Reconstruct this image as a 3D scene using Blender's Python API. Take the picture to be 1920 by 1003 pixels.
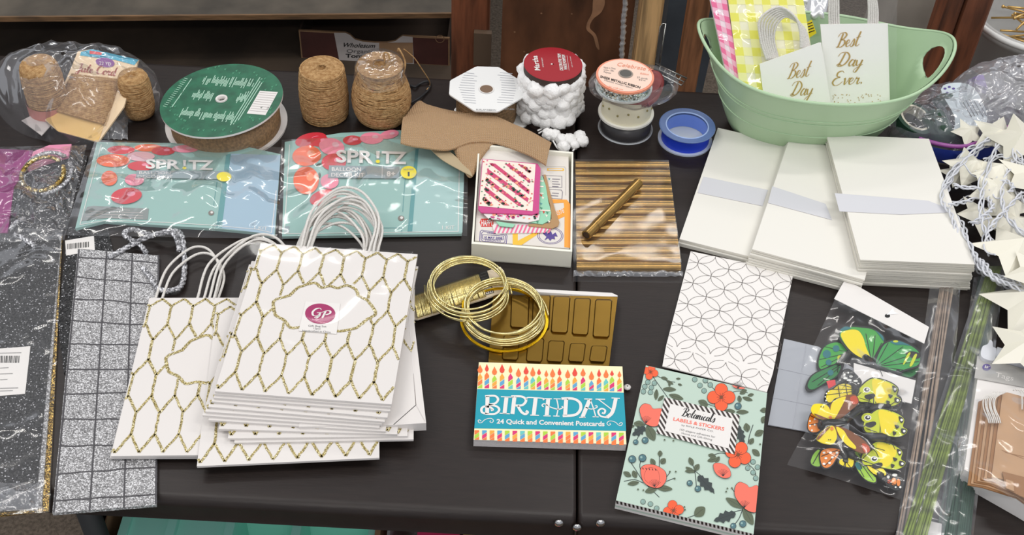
import bpy, bmesh, math, random
from mathutils import Vector, Matrix
random.seed(7)
sc = bpy.context.scene
COL = sc.collection
for _o in list(bpy.data.objects): bpy.data.objects.remove(_o)
PI = math.pi
# ---------------------------------------------------------------- camera
TZ = 0.74                      # height of the table top above the floor
FPX = 2250.0; PITCH = math.radians(44.5); ROLL = math.radians(3.0); CAMH = 1.0
CAMPOS = Vector((0, 0, TZ + CAMH))
_f = Vector((0, math.cos(PITCH), -math.sin(PITCH))); _u0 = Vector((0, math.sin(PITCH), math.cos(PITCH))); _r0 = Vector((1, 0, 0))
_r = _r0 * math.cos(ROLL) + _u0 * math.sin(ROLL); _u = _u0 * math.cos(ROLL) - _r0 * math.sin(ROLL)
cam = bpy.data.objects.new('camera', bpy.data.cameras.new('camera')); COL.objects.link(cam)
cam.matrix_world = Matrix(((_r.x, _u.x, -_f.x, CAMPOS.x), (_r.y, _u.y, -_f.y, CAMPOS.y), (_r.z, _u.z, -_f.z, CAMPOS.z), (0, 0, 0, 1)))
cam.data.sensor_width = 36; cam.data.lens = 36 * FPX / 1920; cam.data.clip_start = 0.02; cam.data.clip_end = 50
sc.camera = cam
# ---------------------------------------------------------------- world, lights, exposure
sc.view_settings.view_transform = 'Standard'; sc.view_settings.look = 'None'
sc.view_settings.gamma = 1; sc.view_settings.use_curve_mapping = False
sc.view_settings.exposure = -0.1
w = bpy.data.worlds.new('world'); sc.world = w; w.use_nodes = True
w.node_tree.nodes['Background'].inputs[0].default_value = (0.90, 0.93, 1.0, 1)
w.node_tree.nodes['Background'].inputs[1].default_value = 0.55
def area(name, loc, sx, sy, power, col=(1, 0.97, 0.93), rot=(0, 0, 0)):
    l = bpy.data.lights.new(name, 'AREA'); l.shape = 'RECTANGLE'; l.size = sx; l.size_y = sy; l.energy = power; l.color = col
    o = bpy.data.objects.new(name, l); COL.objects.link(o); o.location = loc; o.rotation_euler = rot; return o
# ceiling strip lamps of the sale room, in rows over and behind the table; last two, weak, added to highlight the front rim
for _i, (_x, _y, _p) in enumerate([(-1.4, 0.2, 15), (1.4, 0.2, 15), (-1.6, 1.8, 16), (1.6, 1.8, 16), (-1.1, 3.75, 13), (0.66, 3.5, 13), (0.2, -1.6, 24), (-0.45, 0.5, 5), (0.95, 0.5, 5)]):
    area('ceiling_and_added_strip', (_x, _y, 3.1), 1.2, 0.16, _p)
# ---------------------------------------------------------------- pixel -> world helpers
def ray(x, y): return (_f + _r * ((x - 960) / FPX) - _u * ((y - 501.5) / FPX))
def P(x, y, h=0.0):
    d = ray(x, y); t = (TZ + h - CAMPOS.z) / d.z; return CAMPOS + d * t
class Pl:
    "a flat surface: horizontal at height h over the table, or through point p with normal n"
    def __init__(s, h=0.0, p=None, n=None):
        s.p = Vector(p) if p is not None else Vector((0, 0, TZ + h)); s.n = Vector(n).normalized() if n is not None else Vector((0, 0, 1))
    def at(s, x, y, off=0.0):
        d = ray(x, y); p = s.p + s.n * off; t = (p - CAMPOS).dot(s.n) / d.dot(s.n); return CAMPOS + d * t
# ---------------------------------------------------------------- materials
def lin(c):
    c = c / 255.0; return c / 12.92 if c <= 0.04045 else ((c + 0.055) / 1.055) ** 2.4
def rgb(c): return (lin(c[0]), lin(c[1]), lin(c[2]), 1)
_mc = {}
def mat(name, c, rough=0.6, metal=0.0, var=0.0, vscale=30, bump=0.0, bscale=200, alpha=1.0, stretch=None, spec=0.5, c2=None, sheen=0, trans=0, sss=0):
    if name in _mc: return _mc[name]
    m = bpy.data.materials.new(name); m.use_nodes = True; nt = m.node_tree; N = nt.nodes; L = nt.links
    b = N['Principled BSDF']; b.inputs['Base Color'].default_value = rgb(c); b.inputs['Roughness'].default_value = rough
    b.inputs['Metallic'].default_value = metal; b.inputs['Specular IOR Level'].default_value = spec; b.inputs['Alpha'].default_value = alpha
    if trans: b.inputs['Transmission Weight'].default_value = trans
    tc = N.new('ShaderNodeTexCoord'); mp = N.new('ShaderNodeMapping'); L.new(tc.outputs['Object'], mp.inputs[0])
    if stretch: mp.inputs['Scale'].default_value = stretch
    if var or c2:
        n = N.new('ShaderNodeTexNoise'); n.inputs['Scale'].default_value = vscale; n.inputs['Detail'].default_value = 5; L.new(mp.outputs[0], n.inputs[0])
        mx = N.new('ShaderNodeMix'); mx.data_type = 'RGBA'
        cc = c2 if c2 else tuple(max(0, v * (1 - var)) for v in c)
        mx.inputs[6].default_value = rgb(c); mx.inputs[7].default_value = rgb(cc)
        r = N.new('ShaderNodeMapRange'); r.inputs[1].default_value = 0.35; r.inputs[2].default_value = 0.65; L.new(n.outputs[0], r.inputs[0]); L.new(r.outputs[0], mx.inputs[0])
        L.new(mx.outputs[2], b.inputs['Base Color'])
    if bump:
        n2 = N.new('ShaderNodeTexNoise'); n2.inputs['Scale'].default_value = bscale; n2.inputs['Detail'].default_value = 3; L.new(mp.outputs[0], n2.inputs[0])
        bp = N.new('ShaderNodeBump'); bp.inputs['Strength'].default_value = bump; bp.inputs['Distance'].default_value = 0.002; L.new(n2.outputs[0], bp.inputs['Height']); L.new(bp.outputs[0], b.inputs['Normal'])
    _mc[name] = m; return m
def glitter(name, c, c2, scale=900, rough=0.25, metal=0.8, dark=0.4, mid=0.55):
    "flakes that each tilt their own way: random cell colour and random normal"
    if name in _mc: return _mc[name]
    m = bpy.data.materials.new(name); m.use_nodes = True; nt = m.node_tree; N = nt.nodes; L = nt.links
    b = N['Principled BSDF']; b.inputs['Roughness'].default_value = rough; b.inputs['Metallic'].default_value = metal
    tc = N.new('ShaderNodeTexCoord'); v = N.new('ShaderNodeTexVoronoi'); v.inputs['Scale'].default_value = scale; L.new(tc.outputs['Object'], v.inputs['Vector'])
    sp = N.new('ShaderNodeSeparateColor'); L.new(v.outputs['Color'], sp.inputs[0])
    cr = N.new('ShaderNodeValToRGB'); L.new(sp.outputs[0], cr.inputs[0])
    cr.color_ramp.elements[0].color = rgb(tuple(x * dark for x in c)); cr.color_ramp.elements[1].color = rgb(c2); e = cr.color_ramp.elements.new(mid); e.color = rgb(c)
    L.new(cr.outputs[0], b.inputs['Base Color'])
    geo = N.new('ShaderNodeNewGeometry'); vm = N.new('ShaderNodeVectorMath'); vm.operation = 'SUBTRACT'; L.new(v.outputs['Color'], vm.inputs[0]); vm.inputs[1].default_value = (0.5, 0.5, 0.5)
    vs = N.new('ShaderNodeVectorMath'); vs.operation = 'SCALE'; vs.inputs['Scale'].default_value = 0.75; L.new(vm.outputs[0], vs.inputs[0])
    va = N.new('ShaderNodeVectorMath'); va.operation = 'ADD'; L.new(geo.outputs['Normal'], va.inputs[0]); L.new(vs.outputs[0], va.inputs[1])
    vn = N.new('ShaderNodeVectorMath'); vn.operation = 'NORMALIZE'; L.new(va.outputs[0], vn.inputs[0]); L.new(vn.outputs[0], b.inputs['Normal'])
    _mc[name] = m; return m
def film(name, tint=(240, 240, 242), body=0.06, gloss=0.10, rough=0.12, bump=0.6, bscale=18, facing=0.2):
    "thin clear plastic: mostly see-through, a little milky, mirror-like crinkles"
    if name in _mc: return _mc[name]
    m = bpy.data.materials.new(name); m.use_nodes = True; nt = m.node_tree; N = nt.nodes; L = nt.links
    for n in list(N): N.remove(n)
    out = N.new('ShaderNodeOutputMaterial'); tr = N.new('ShaderNodeBsdfTransparent'); df = N.new('ShaderNodeBsdfDiffuse'); gl = N.new('ShaderNodeBsdfGlossy')
    df.inputs[0].default_value = rgb(tint); gl.inputs[0].default_value = (1, 1, 1, 1); gl.inputs['Roughness'].default_value = rough
    tc = N.new('ShaderNodeTexCoord'); n = N.new('ShaderNodeTexNoise'); n.inputs['Scale'].default_value = bscale; n.inputs['Detail'].default_value = 4; n.inputs['Distortion'].default_value = 1.6
    n.noise_type = 'RIDGED_MULTIFRACTAL' if hasattr(n, 'noise_type') else n.noise_type
    L.new(tc.outputs['Object'], n.inputs[0])
    bp = N.new('ShaderNodeBump'); bp.inputs['Strength'].default_value = bump; bp.inputs['Distance'].default_value = 0.01; L.new(n.outputs[0], bp.inputs['Height'])
    L.new(bp.outputs[0], gl.inputs['Normal'])
    a = N.new('ShaderNodeMixShader'); a.inputs[0].default_value = body; L.new(tr.outputs[0], a.inputs[1]); L.new(df.outputs[0], a.inputs[2])
    lw = N.new('ShaderNodeLayerWeight'); lw.inputs[0].default_value = facing; L.new(bp.outputs[0], lw.inputs['Normal'])
    mr = N.new('ShaderNodeMapRange'); mr.inputs[3].default_value = gloss; mr.inputs[4].default_value = min(1, gloss + 0.3); L.new(lw.outputs['Fresnel'], mr.inputs[0])
    s = N.new('ShaderNodeMixShader'); L.new(mr.outputs[0], s.inputs[0]); L.new(a.outputs[0], s.inputs[1]); L.new(gl.outputs[0], s.inputs[2])
    L.new(s.outputs[0], out.inputs[0]); _mc[name] = m; return m
# ---------------------------------------------------------------- mesh collector
class MB:
    def __init__(s): s.v = []; s.f = []; s.mi = []; s.m = []; s.sm = []
    def idx(s, m):
        if m not in s.m: s.m.append(m)
        return s.m.index(m)
    def face(s, pts, m, smooth=False):
        b = len(s.v); s.v += [Vector(p) for p in pts]; s.f.append(tuple(range(b, b + len(pts)))); s.mi.append(s.idx(m)); s.sm.append(smooth)
    def raw(s, verts, faces, m, smooth=False):
        b = len(s.v); s.v += [Vector(p) for p in verts]; k = s.idx(m)
        for f in faces: s.f.append(tuple(b + i for i in f)); s.mi.append(k); s.sm.append(smooth)
    def slab(s, top, d, m, mside=None, mbot=None):
        "prism: polygon top, swept by vector d"
        d = Vector(d) if not isinstance(d, (int, float)) else Vector((0, 0, -d)); n = len(top); top = [Vector(p) for p in top]; bot = [p + d for p in top]
        b = len(s.v); s.v += top + bot
        s.f.append(tuple(range(b, b + n))); s.mi.append(s.idx(m)); s.sm.append(False)
        s.f.append(tuple(b + n + i for i in range(n - 1, -1, -1))); s.mi.append(s.idx(mbot or mside or m)); s.sm.append(False)
        for i in range(n):
            j = (i + 1) % n; s.f.append((b + i, b + n + i, b + n + j, b + j)); s.mi.append(s.idx(mside or m)); s.sm.append(False)
    def box(s, a, b, m):
        x0, y0, z0 = a; x1, y1, z1 = b
        s.slab([(x0, y0, z1), (x1, y0, z1), (x1, y1, z1), (x0, y1, z1)], (0, 0, z0 - z1), m)
    def poly(s, pl, pxs, m, off=0.0): s.face([pl.at(x, y, off) for x, y in pxs], m)
    def strip(s, pts, w, n, m, closed=False):
        "flat ribbon of width w along 3D pts lying in the plane with normal n"
        pts = [Vector(p) for p in pts]; n = Vector(n); N = len(pts); L = []; R = []
        for i in range(N):
            a = pts[i - 1] if (i > 0 or closed) else pts[i]; c = pts[(i + 1) % N] if (i < N - 1 or closed) else pts[i]
            t1 = (pts[i] - a); t2 = (c - pts[i])
            t = (t1.normalized() if t1.length > 1e-9 else Vector()) + (t2.normalized() if t2.length > 1e-9 else Vector())
            if t.length < 1e-6: t = Vector((1, 0, 0))
            t.normalize(); sd = n.cross(t)
            k = 1.0
            if t1.length > 1e-9 and t2.length > 1e-9:
                k = 1 / max(0.6, abs(t.dot(t1.normalized())))
            ww = (w(i / (N - 1)) if callable(w) else w) * 0.5 * k
            L.append(pts[i] + sd * ww); R.append(pts[i] - sd * ww)
        F = []
        for i in range(N if closed else N - 1):
            j = (i + 1) % N; F.append((i, N + i, N + j, j))
        s.raw(L + R, F, m)
    def line(s, pl, pxs, w, m, off=0.0, closed=False): s.strip([pl.at(x, y, off) for x, y in pxs], w, pl.n, m, closed)
    def tube(s, pts, r, m, k=8, closed=False, cap=True):
        pts = [Vector(p) for p in pts]; N = len(pts); prev = None; V = []
        for i in range(N):
            a = pts[i - 1] if (i > 0 or closed) else pts[i]; c = pts[(i + 1) % N] if (i < N - 1 or closed) else pts[i]
            t = (c - a); t = t.normalized() if t.length > 1e-9 else Vector((0, 0, 1))
            if prev is None:
                prev = t.orthogonal().normalized()
            prev = (prev - t * prev.dot(t)); prev = prev.normalized() if prev.length > 1e-6 else t.orthogonal().normalized()
            q = t.cross(prev); rr = r(i / max(1, N - 1)) if callable(r) else r
            for j in range(k):
                an = 2 * PI * j / k; V.append(pts[i] + (prev * math.cos(an) + q * math.sin(an)) * rr)
        F = []
        for i in range(N if closed else N - 1):
            i2 = (i + 1) % N
            for j in range(k): F.append((i * k + j, i * k + (j + 1) % k, i2 * k + (j + 1) % k, i2 * k + j))
        if cap and not closed: F.append(tuple(range(k - 1, -1, -1))); F.append(tuple((N - 1) * k + j for j in range(k)))
        s.raw(V, F, m, True)
    def lathe(s, prof, c, m, n=48, M=None, smooth=True, sx=1, sy=1, closed=False):
        "prof: list of (r,z); revolved round the z axis through c; M an optional tilt"
        V = []
        for r, z in prof:
            for j in range(n):
                a = 2 * PI * j / n; p = Vector((r * math.cos(a) * sx, r * math.sin(a) * sy, z)); V.append((M @ p if M else p) + Vector(c))
        F = []; K = len(prof)
        for i in range(K if closed else K - 1):
            i2 = (i + 1) % K
            for j in range(n): F.append((i * n + j, i * n + (j + 1) % n, i2 * n + (j + 1) % n, i2 * n + j))
        s.raw(V, F, m, smooth)
    def ring(s, r0, r1, z0, z1, c, m, n=48, M=None, mtop=None):
        "solid washer"
        s.lathe([(r1, z0), (r1, z1)], c, m, n, M); s.lathe([(r0, z1), (r0, z0)], c, m, n, M)
        s.lathe([(r1, z1), (r0, z1)], c, mtop or m, n, M, False); s.lathe([(r0, z0), (r1, z0)], c, m, n, M, False)
    def ball(s, c, r, m, nu=10, nv=7, sc3=(1, 1, 1), jit=0):
        V = []; F = []
        for i in range(nv + 1):
            th = PI * i / nv
            for j in range(nu):
                a = 2 * PI * j / nu; k = r * (1 + random.uniform(-jit, jit))
                V.append(Vector(c) + Vector((math.sin(th) * math.cos(a) * sc3[0], math.sin(th) * math.sin(a) * sc3[1], math.cos(th) * sc3[2])) * k)
        for i in range(nv):
            for j in range(nu): F.append((i * nu + j, (i + 1) * nu + j, (i + 1) * nu + (j + 1) % nu, i * nu + (j + 1) % nu))
        s.raw(V, F, m, True)
    def grid(s, fn, nu, nv, m, smooth=True):
        V = [fn(i / nu, j / nv) for j in range(nv + 1) for i in range(nu + 1)]; F = []
        for j in range(nv):
            for i in range(nu): a = j * (nu + 1) + i; F.append((a, a + 1, a + nu + 2, a + nu + 1))
        s.raw(V, F, m, smooth)
    def mesh(s, name, origin):
        me = bpy.data.meshes.new(name); o = Vector(origin)
        me.from_pydata([v - o for v in s.v], [], s.f)
        for m in s.m: me.materials.append(m)
        me.polygons.foreach_set('material_index', s.mi); me.polygons.foreach_set('use_smooth', s.sm); me.update(); return me
    def build(s, name, parent=None, merge=0.0):
        if parent is not None:
            org = parent['_o'] if '_o' in parent else (0, 0, 0); org = Vector(org)
        else:
            n = len(s.v); zs = min(v.z for v in s.v); org = Vector((sum(v.x for v in s.v) / n, sum(v.y for v in s.v) / n, zs))
        me = s.mesh(name, org); o = bpy.data.objects.new(name, me); COL.objects.link(o)
        if merge:
            bm = bmesh.new(); bm.from_mesh(me); bmesh.ops.remove_doubles(bm, verts=bm.verts, dist=merge); bm.to_mesh(me); bm.free()
        if parent is not None:
            o.parent = parent
        else: o.location = org
        o['_o'] = tuple(org); return o
def thing(name, label, cat, loc, group=None):
    o = bpy.data.objects.new(name, None); COL.objects.link(o); o.empty_display_size = 0.02
    o.location = Vector(loc); o['_o'] = tuple(Vector(loc)); o['label'] = label; o['category'] = cat
    if group: o['group'] = group
    return o
def tag(o, label, cat, group=None, kind=None):
    o['label'] = label; o['category'] = cat
    if group: o['group'] = group
    if kind: o['kind'] = kind
    return o
def struct(o): o['kind'] = 'structure'; return o
# ---------------------------------------------------------------- curves and lettering
def spl(pts, n=8, closed=False):
    "Catmull-Rom through pts of any dimension"
    P_ = [tuple(p) for p in pts]; N = len(P_); D = len(P_[0]); out = []
    rng = range(N if closed else N - 1)
    for i in rng:
        p0 = P_[i - 1] if (i > 0 or closed) else P_[i]; p1 = P_[i]; p2 = P_[(i + 1) % N]; p3 = P_[(i + 2) % N] if (i + 2 < N or closed) else P_[(i + 1) % N]
        for k in range(n):
            t = k / n; out.append(tuple(0.5 * ((2 * p1[d]) + (-p0[d] + p2[d]) * t + (2 * p0[d] - 5 * p1[d] + 4 * p2[d] - p3[d]) * t * t + (-p0[d] + 3 * p1[d] - 3 * p2[d] + p3[d]) * t ** 3) for d in range(D)))
    if not closed: out.append(P_[-1])
    return out
_tc = {}
def text2d(txt, bold=0.0):
    key = (txt, bold)
    if key in _tc: return _tc[key]
    cu = bpy.data.curves.new('t', 'FONT'); cu.body = txt; cu.size = 1; cu.offset = bold; cu.resolution_u = 3
    ob = bpy.data.objects.new('t', cu); COL.objects.link(ob); bpy.context.view_layer.update()
    me = bpy.data.meshes.new_from_object(ob.evaluated_get(bpy.context.evaluated_depsgraph_get()))
    vs = [(v.co.x, v.co.y) for v in me.vertices]; fs = [tuple(p.vertices) for p in me.polygons]
    bpy.data.objects.remove(ob); bpy.data.meshes.remove(me); bpy.data.curves.remove(cu)
    if vs:
        x0 = min(v[0] for v in vs); x1 = max(v[0] for v in vs); vs = [((v[0] - x0), v[1]) for v in vs]; wd = x1 - x0
    else: wd = 1
    _tc[key] = (vs, fs, wd); return _tc[key]
def text_px(mb, pl, txt, a, b, hpx, m, off=0.0004, bold=0.0, shear=0.0, up=None, capk=0.70):
    "letters along the baseline a->b given in photo pixels, cap height hpx"
    vs, fs, wd = text2d(txt, bold); ax, ay = a; dx, dy = (b[0] - a[0]) / wd, (b[1] - a[1]) / wd; L = math.hypot(dx, dy)
    ux, uy = up if up else (dy / L, -dx / L); k = hpx / capk; l2 = math.hypot(ux, uy); ux, uy = ux / l2 * k, uy / l2 * k
    mb.raw([pl.at(ax + (x + shear * y) * dx + y * ux, ay + (x + shear * y) * dy + y * uy, off) for x, y in vs], fs, m)
GLY = {
 'B': (0.62, [[(.28, .95), (.22, .5), (.1, .02), (-.02, .05)], [(-.02, .72), (.1, .95), (.4, 1.0), (.55, .82), (.4, .58), (.22, .52), (.48, .45), (.52, .2), (.3, 0), (.08, .06)]]),
 'D': (0.72, [[(.34, .95), (.25, .5), (.12, .03)], [(-.03, .7), (.1, .95), (.45, .98), (.66, .65), (.5, .18), (.2, -.02), (.02, .06), (.1, .16), (.3, .05)]]),
 'E': (0.60, [[(.52, .86), (.38, 1.0), (.15, .9), (.14, .65), (.36, .56)], [(.36, .56), (.08, .46), (-.04, .2), (.12, -.02), (.36, .02), (.56, .24)]]),
 'e': (0.34, [[(0, .16), (.2, .26), (.24, .42), (.13, .46), (.04, .3), (.06, .08), (.16, 0), (.34, .14)]]),
 's': (0.30, [[(0, .1), (.18, .5), (.24, .3), (.2, .06), (.08, -.02), (.0, .08)], [(.2, .04), (.3, .14)]]),
 't': (0.32, [[(.26, 1.0), (.12, .4), (.1, .08), (.2, 0), (.34, .14)], [(.02, .58), (.34, .64)]]),
 'a': (0.42, [[(.28, .42), (.14, .46), (.02, .2), (.08, 0), (.22, .14), (.32, .44), (.28, .1), (.34, 0), (.44, .14)]]),
 'y': (0.40, [[(.02, .44), (.04, .14), (.12, .04), (.26, .2), (.34, .46)], [(.34, .46), (.26, 0), (.1, -.42), (-.04, -.36), (.06, -.16), (.42, .14)]]),
 'v': (0.34, [[(0, .4), (.08, .44), (.12, 0), (.28, .3), (.32, .46), (.38, .42)]]),
 'r': (0.38, [[(.0, .14), (.08, .46), (.12, .38), (.24, .42), (.2, .12), (.26, 0), (.38, .14)]]),
 'o': (0.36, [[(.2, .46), (.05, .32), (.06, .04), (.18, 0), (.3, .18), (.26, .42), (.2, .46), (.38, .4)]]),
 'n': (0.44, [[(.0, .42), (.06, .46), (.02, 0)], [(.03, .2), (.16, .42), (.26, .44), (.24, .1), (.3, 0), (.44, .14)]]),
 'i': (0.22, [[(.06, .44), (.04, .1), (.1, 0), (.22, .14)], [(.1, .66), (.11, .7)]]),
 'c': (0.32, [[(.26, .38), (.16, .46), (.03, .26), (.08, .02), (.18, 0), (.32, .14)]]),
 'l': (0.26, [[(.0, .14), (.2, .8), (.18, 1.0), (.1, .9), (.06, .2), (.12, 0), (.26, .14)]]),
 'h': (0.44, [[(.0, .14), (.2, .8), (.18, 1.0), (.1, .9), (.02, 0)], [(.03, .2), (.16, .42), (.26, .44), (.24, .1), (.3, 0), (.44, .14)]]),
 'm': (0.62, [[(.0, .42), (.06, .46), (.02, 0)], [(.03, .2), (.14, .44), (.2, .4), (.18, 0)], [(.2, .2), (.32, .44), (.4, .4), (.38, .1), (.44, 0), (.6, .14)]]),
 'u': (0.42, [[(.04, .46), (.02, .1), (.1, 0), (.24, .18), (.3, .46)], [(.3, .46), (.28, .08), (.34, 0), (.44, .14)]]),
 'G': (0.66, [[(.55, .8), (.45, 1.0), (.2, .9), (.02, .5), (.1, .08), (.35, .05), (.5, .3), (.52, .45)], [(.3, .42), (.62, .48)], [(.52, .45), (.5, .05), (.36, -.25), (.24, -.15), (.6, .1)]]),
 'P': (0.62, [[(.2, .7), (.14, .2), (.08, -.2)], [(-.02, .5), (.2, .72), (.48, .72), (.52, .45), (.3, .25), (.16, .28)]]),
 'J': (0.5, [[(.2, .85), (.3, 1.0), (.5, .95)], [(.42, .96), (.34, .4), (.2, -.3), (.0, -.25), (.1, -.05), (.45, .14)]]),
 'C': (0.58, [[(.5, .8), (.4, 1.0), (.15, .85), (.02, .4), (.15, .02), (.38, .02), (.56, .22)]]),
 'd': (0.44, [[(.28, .42), (.14, .46), (.02, .2), (.08, 0), (.22, .14), (.4, 1.0), (.3, .1), (.36, 0), (.46, .14)]]),
 'W': (0.8, [[(.0, .8), (.08, .9), (.12, .1), (.38, .8), (.4, .1), (.68, .85), (.76, .8)]]),
 'K': (0.5, [[(.2, 1), (.05, 0)], [(.5, 1), (.14, .5), (.5, 0)]]),
 '.': (0.2, [[(.06, .0), (.10, .04), (.10, .10), (.06, .06)]]), ' ': (0.3, []), '-': (.3, [[(0, .3), (.25, .3)]]),
}
def script_px(mb, pl, txt, a, b, hpx, m, w=0.0012, off=0.0004, slant=0.25, up=None):
    tot = sum(GLY[c][0] for c in txt); ax, ay = a; dx, dy = (b[0] - a[0]) / tot, (b[1] - a[1]) / tot; L = math.hypot(dx, dy)
    ux, uy = up if up else (dy / L, -dx / L); l2 = math.hypot(ux, uy); ux, uy = ux / l2 * hpx, uy / l2 * hpx; x0 = 0
    for c in txt:
        wd, st = GLY[c]
        for s_ in st:
            q = spl(s_, 6); pts = [pl.at(ax + (x0 + x + slant * y * 0.5) * dx + y * ux, ay + (x0 + x + slant * y * 0.5) * dy + y * uy, off) for x, y in q]
            ws = []
            n = len(q)
            def wf(t, q=q, n=n):
                i = min(n - 2, int(t * (n - 1))); d = (q[i + 1][0] - q[i][0], q[i + 1][1] - q[i][1]); l = math.hypot(*d) or 1
                return w * (0.5 + 0.9 * max(0, -d[1] / l))
            mb.strip(pts, wf, pl.n, m)
        x0 += wd
def lerp2(a, b, t): return (a[0] + (b[0] - a[0]) * t, a[1] + (b[1] - a[1]) * t)
def bil(q, u, v):
    "q: four corners (top-left, top-right, bottom-right, bottom-left) in any dimension; u right, v down"
    return tuple((q[0][k] * (1 - u) + q[1][k] * u) * (1 - v) + (q[3][k] * (1 - u) + q[2][k] * u) * v for k in range(len(q[0])))
def dup(root, delta, label=None, rz=0.0, mats=None):
    r = root.copy(); COL.objects.link(r); r.location = root.location + Vector(delta); r.rotation_euler = (0, 0, rz)
    if label: r['label'] = label
    for ch in list(root.children):
        c = ch.copy(); COL.objects.link(c); c.parent = r
        for g in list(ch.children):
            d = g.copy(); COL.objects.link(d); d.parent = c
    return r
def crumple(x, y, z, s=1.0):
    from mathutils import noise
    return noise.noise(Vector((x * s, y * s, z * s)))
# ================================================================ the setting
M_table = mat('table_plastic', (39, 31, 28), rough=0.42, var=0.12, vscale=40, bump=0.08, bscale=90, stretch=(1, 7, 1), spec=0.38)
M_metal_dark = mat('dark_metal', (48, 48, 48), rough=0.45, metal=0.3)
M_chrome = mat('chrome', (200, 200, 200), rough=0.15, metal=1.0)
M_carpet = mat('carpet', (122, 110, 98), rough=1.0, var=0.25, vscale=160, bump=1.0, bscale=500, spec=0.1)
M_wallb = mat('wall_paint', (30, 26, 24), rough=0.9)
M_shelf = mat('shelf_top', (96, 88, 77), rough=0.75, var=0.35, vscale=9, bump=0.3, bscale=60)
M_shelf_edge = mat('shelf_edge', (130, 98, 66), rough=0.6, var=0.35, vscale=40, stretch=(0.3, 4, 4))
M_red_wood = mat('red_wood', (140, 82, 54), rough=0.5, var=0.45, vscale=14, stretch=(4, 4, 0.5), bump=0.2, bscale=60)
M_dark_wood = mat('dark_wood', (124, 80, 54), rough=0.42, var=0.5, vscale=6, stretch=(2, 2, 0.8), bump=0.15, bscale=40)
M_light_wood = mat('light_wood', (228, 184, 128), rough=0.5, var=0.35, vscale=14, stretch=(8, 8, 0.5))
M_brown_wood = mat('brown_wood', (170, 114, 76), rough=0.55, var=0.35, vscale=16, stretch=(6, 6, 0.6))
M_kraft_box = mat('corrugated_card', (166, 130, 96), rough=0.85, var=0.15, vscale=20)

m = MB(); m.box((-3, -1.5, -0.05), (3, 4, 0), M_carpet); struct(m.build('floor'))
m = MB(); m.box((-3, 3.2, 0), (3, 3.3, 1.9), M_wallb); struct(m.build('wall_back'))

# ---- folding table
XS = 0.0772; YF, YB = 0.668, 1.397; XL, XR = -0.83, 0.985; RC = 0.012
tb = thing('folding_table', 'long dark brown plastic folding table under all the craft supplies', 'table', (XS, (YF + YB) / 2, 0))
def top_half(x0, x1):
    m = MB()
    # profile in (y, z): rounded lip, top, rounded back lip, hollow underside
    prof = []
    for k in range(7): a = PI - k * (PI / 2) / 6; prof.append((YF + RC + RC * math.cos(a), -RC + RC * math.sin(a)))
    for k in range(7): a = PI / 2 - k * (PI / 2) / 6; prof.append((YB - RC + RC * math.cos(a), -RC + RC * math.sin(a)))
    prof = [(YF - 0.002, -0.031), (YF - .0005, -0.026)] + prof + [(YB, -0.031)]
    pts = [(y, z) for y, z in prof]
    n = len(pts); c = 0.012
    def sec(x, s): return [Vector((x, y if abs(y - (YF + YB) / 2) < 0.3 else (YF + YB) / 2 + (y - (YF + YB) / 2) * s, TZ + z)) for y, z in pts]
    A = [(x0, 0.985, -0.008), (x0 + 0.0006, 0.994, -0.001), (x0 + c * .4, 1.0, 0), (x1 - c * .4, 1.0, 0), (x1 - 0.0006, 0.994, -0.001), (x1, 0.985, -0.008)]
    V = []; F = []
    for x, s_, dz in A:
        V += [p + Vector((0, 0, dz if i > 1 else 0)) for i, p in enumerate(sec(x, s_))]
    for i in range(len(A) - 1):
        for j in range(n - 1): F.append((i * n + j, (i + 1) * n + j, (i + 1) * n + j + 1, i * n + j + 1))
    m.raw(V, F, M_table, True)
    b = [(x0, YF + 0.012), (x1, YF + 0.012), (x1, YB - 0.01), (x0, YB - 0.01)]
    m.slab([(x, y, TZ - 0.012) for x, y in b], 0.018, M_table)
    return m
top_half(XL, XS - 0.0008).build('tabletop', tb); top_half(XS + 0.0008, XR).build('tabletop', tb)
m = MB(); m.box((XS - 0.006, YF + 0.02, TZ - 0.040), (XS + 0.006, YB - 0.02, TZ - 0.031), M_metal_dark); m.build('hinge', tb)
for y in (YF + 0.03, YB - 0.03):
    m = MB(); m.box((XL + 0.06, y - 0.012, TZ - 0.042), (XR - 0.06, y + 0.012, TZ - 0.0302), mat('rail_metal', (66, 68, 64), rough=0.4, metal=0.4)); m.build('side_rail', tb)
for x in (P(115, 985, -.05).x, 0.55):
    for y in (YF + 0.05, YB - 0.05):
        m = MB(); m.tube([(x, y, TZ - 0.035), (x, y, 0.02)], 0.0125, M_metal_dark, 16); lg = m.build('leg', tb)
        m = MB(); m.tube([(x, y, 0.022), (x, y, 0)], 0.0155, mat('rubber', (20, 20, 20), 0.8), 16); m.build('foot', lg)
for px_, py_ in ((1082, 993), (1126, 985), (1048, 985)):
    c = Pl(p=(0, YF - 0.0035, 0), n=(0, -1, 0)).at(px_, py_)
    c.z = max(c.z, TZ - 0.024)
    m = MB(); m.ball((c.x, YF - 0.001, c.z), 0.005, M_chrome, sc3=(1, 0.6, 1)); m.build('bolt', tb)

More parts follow.
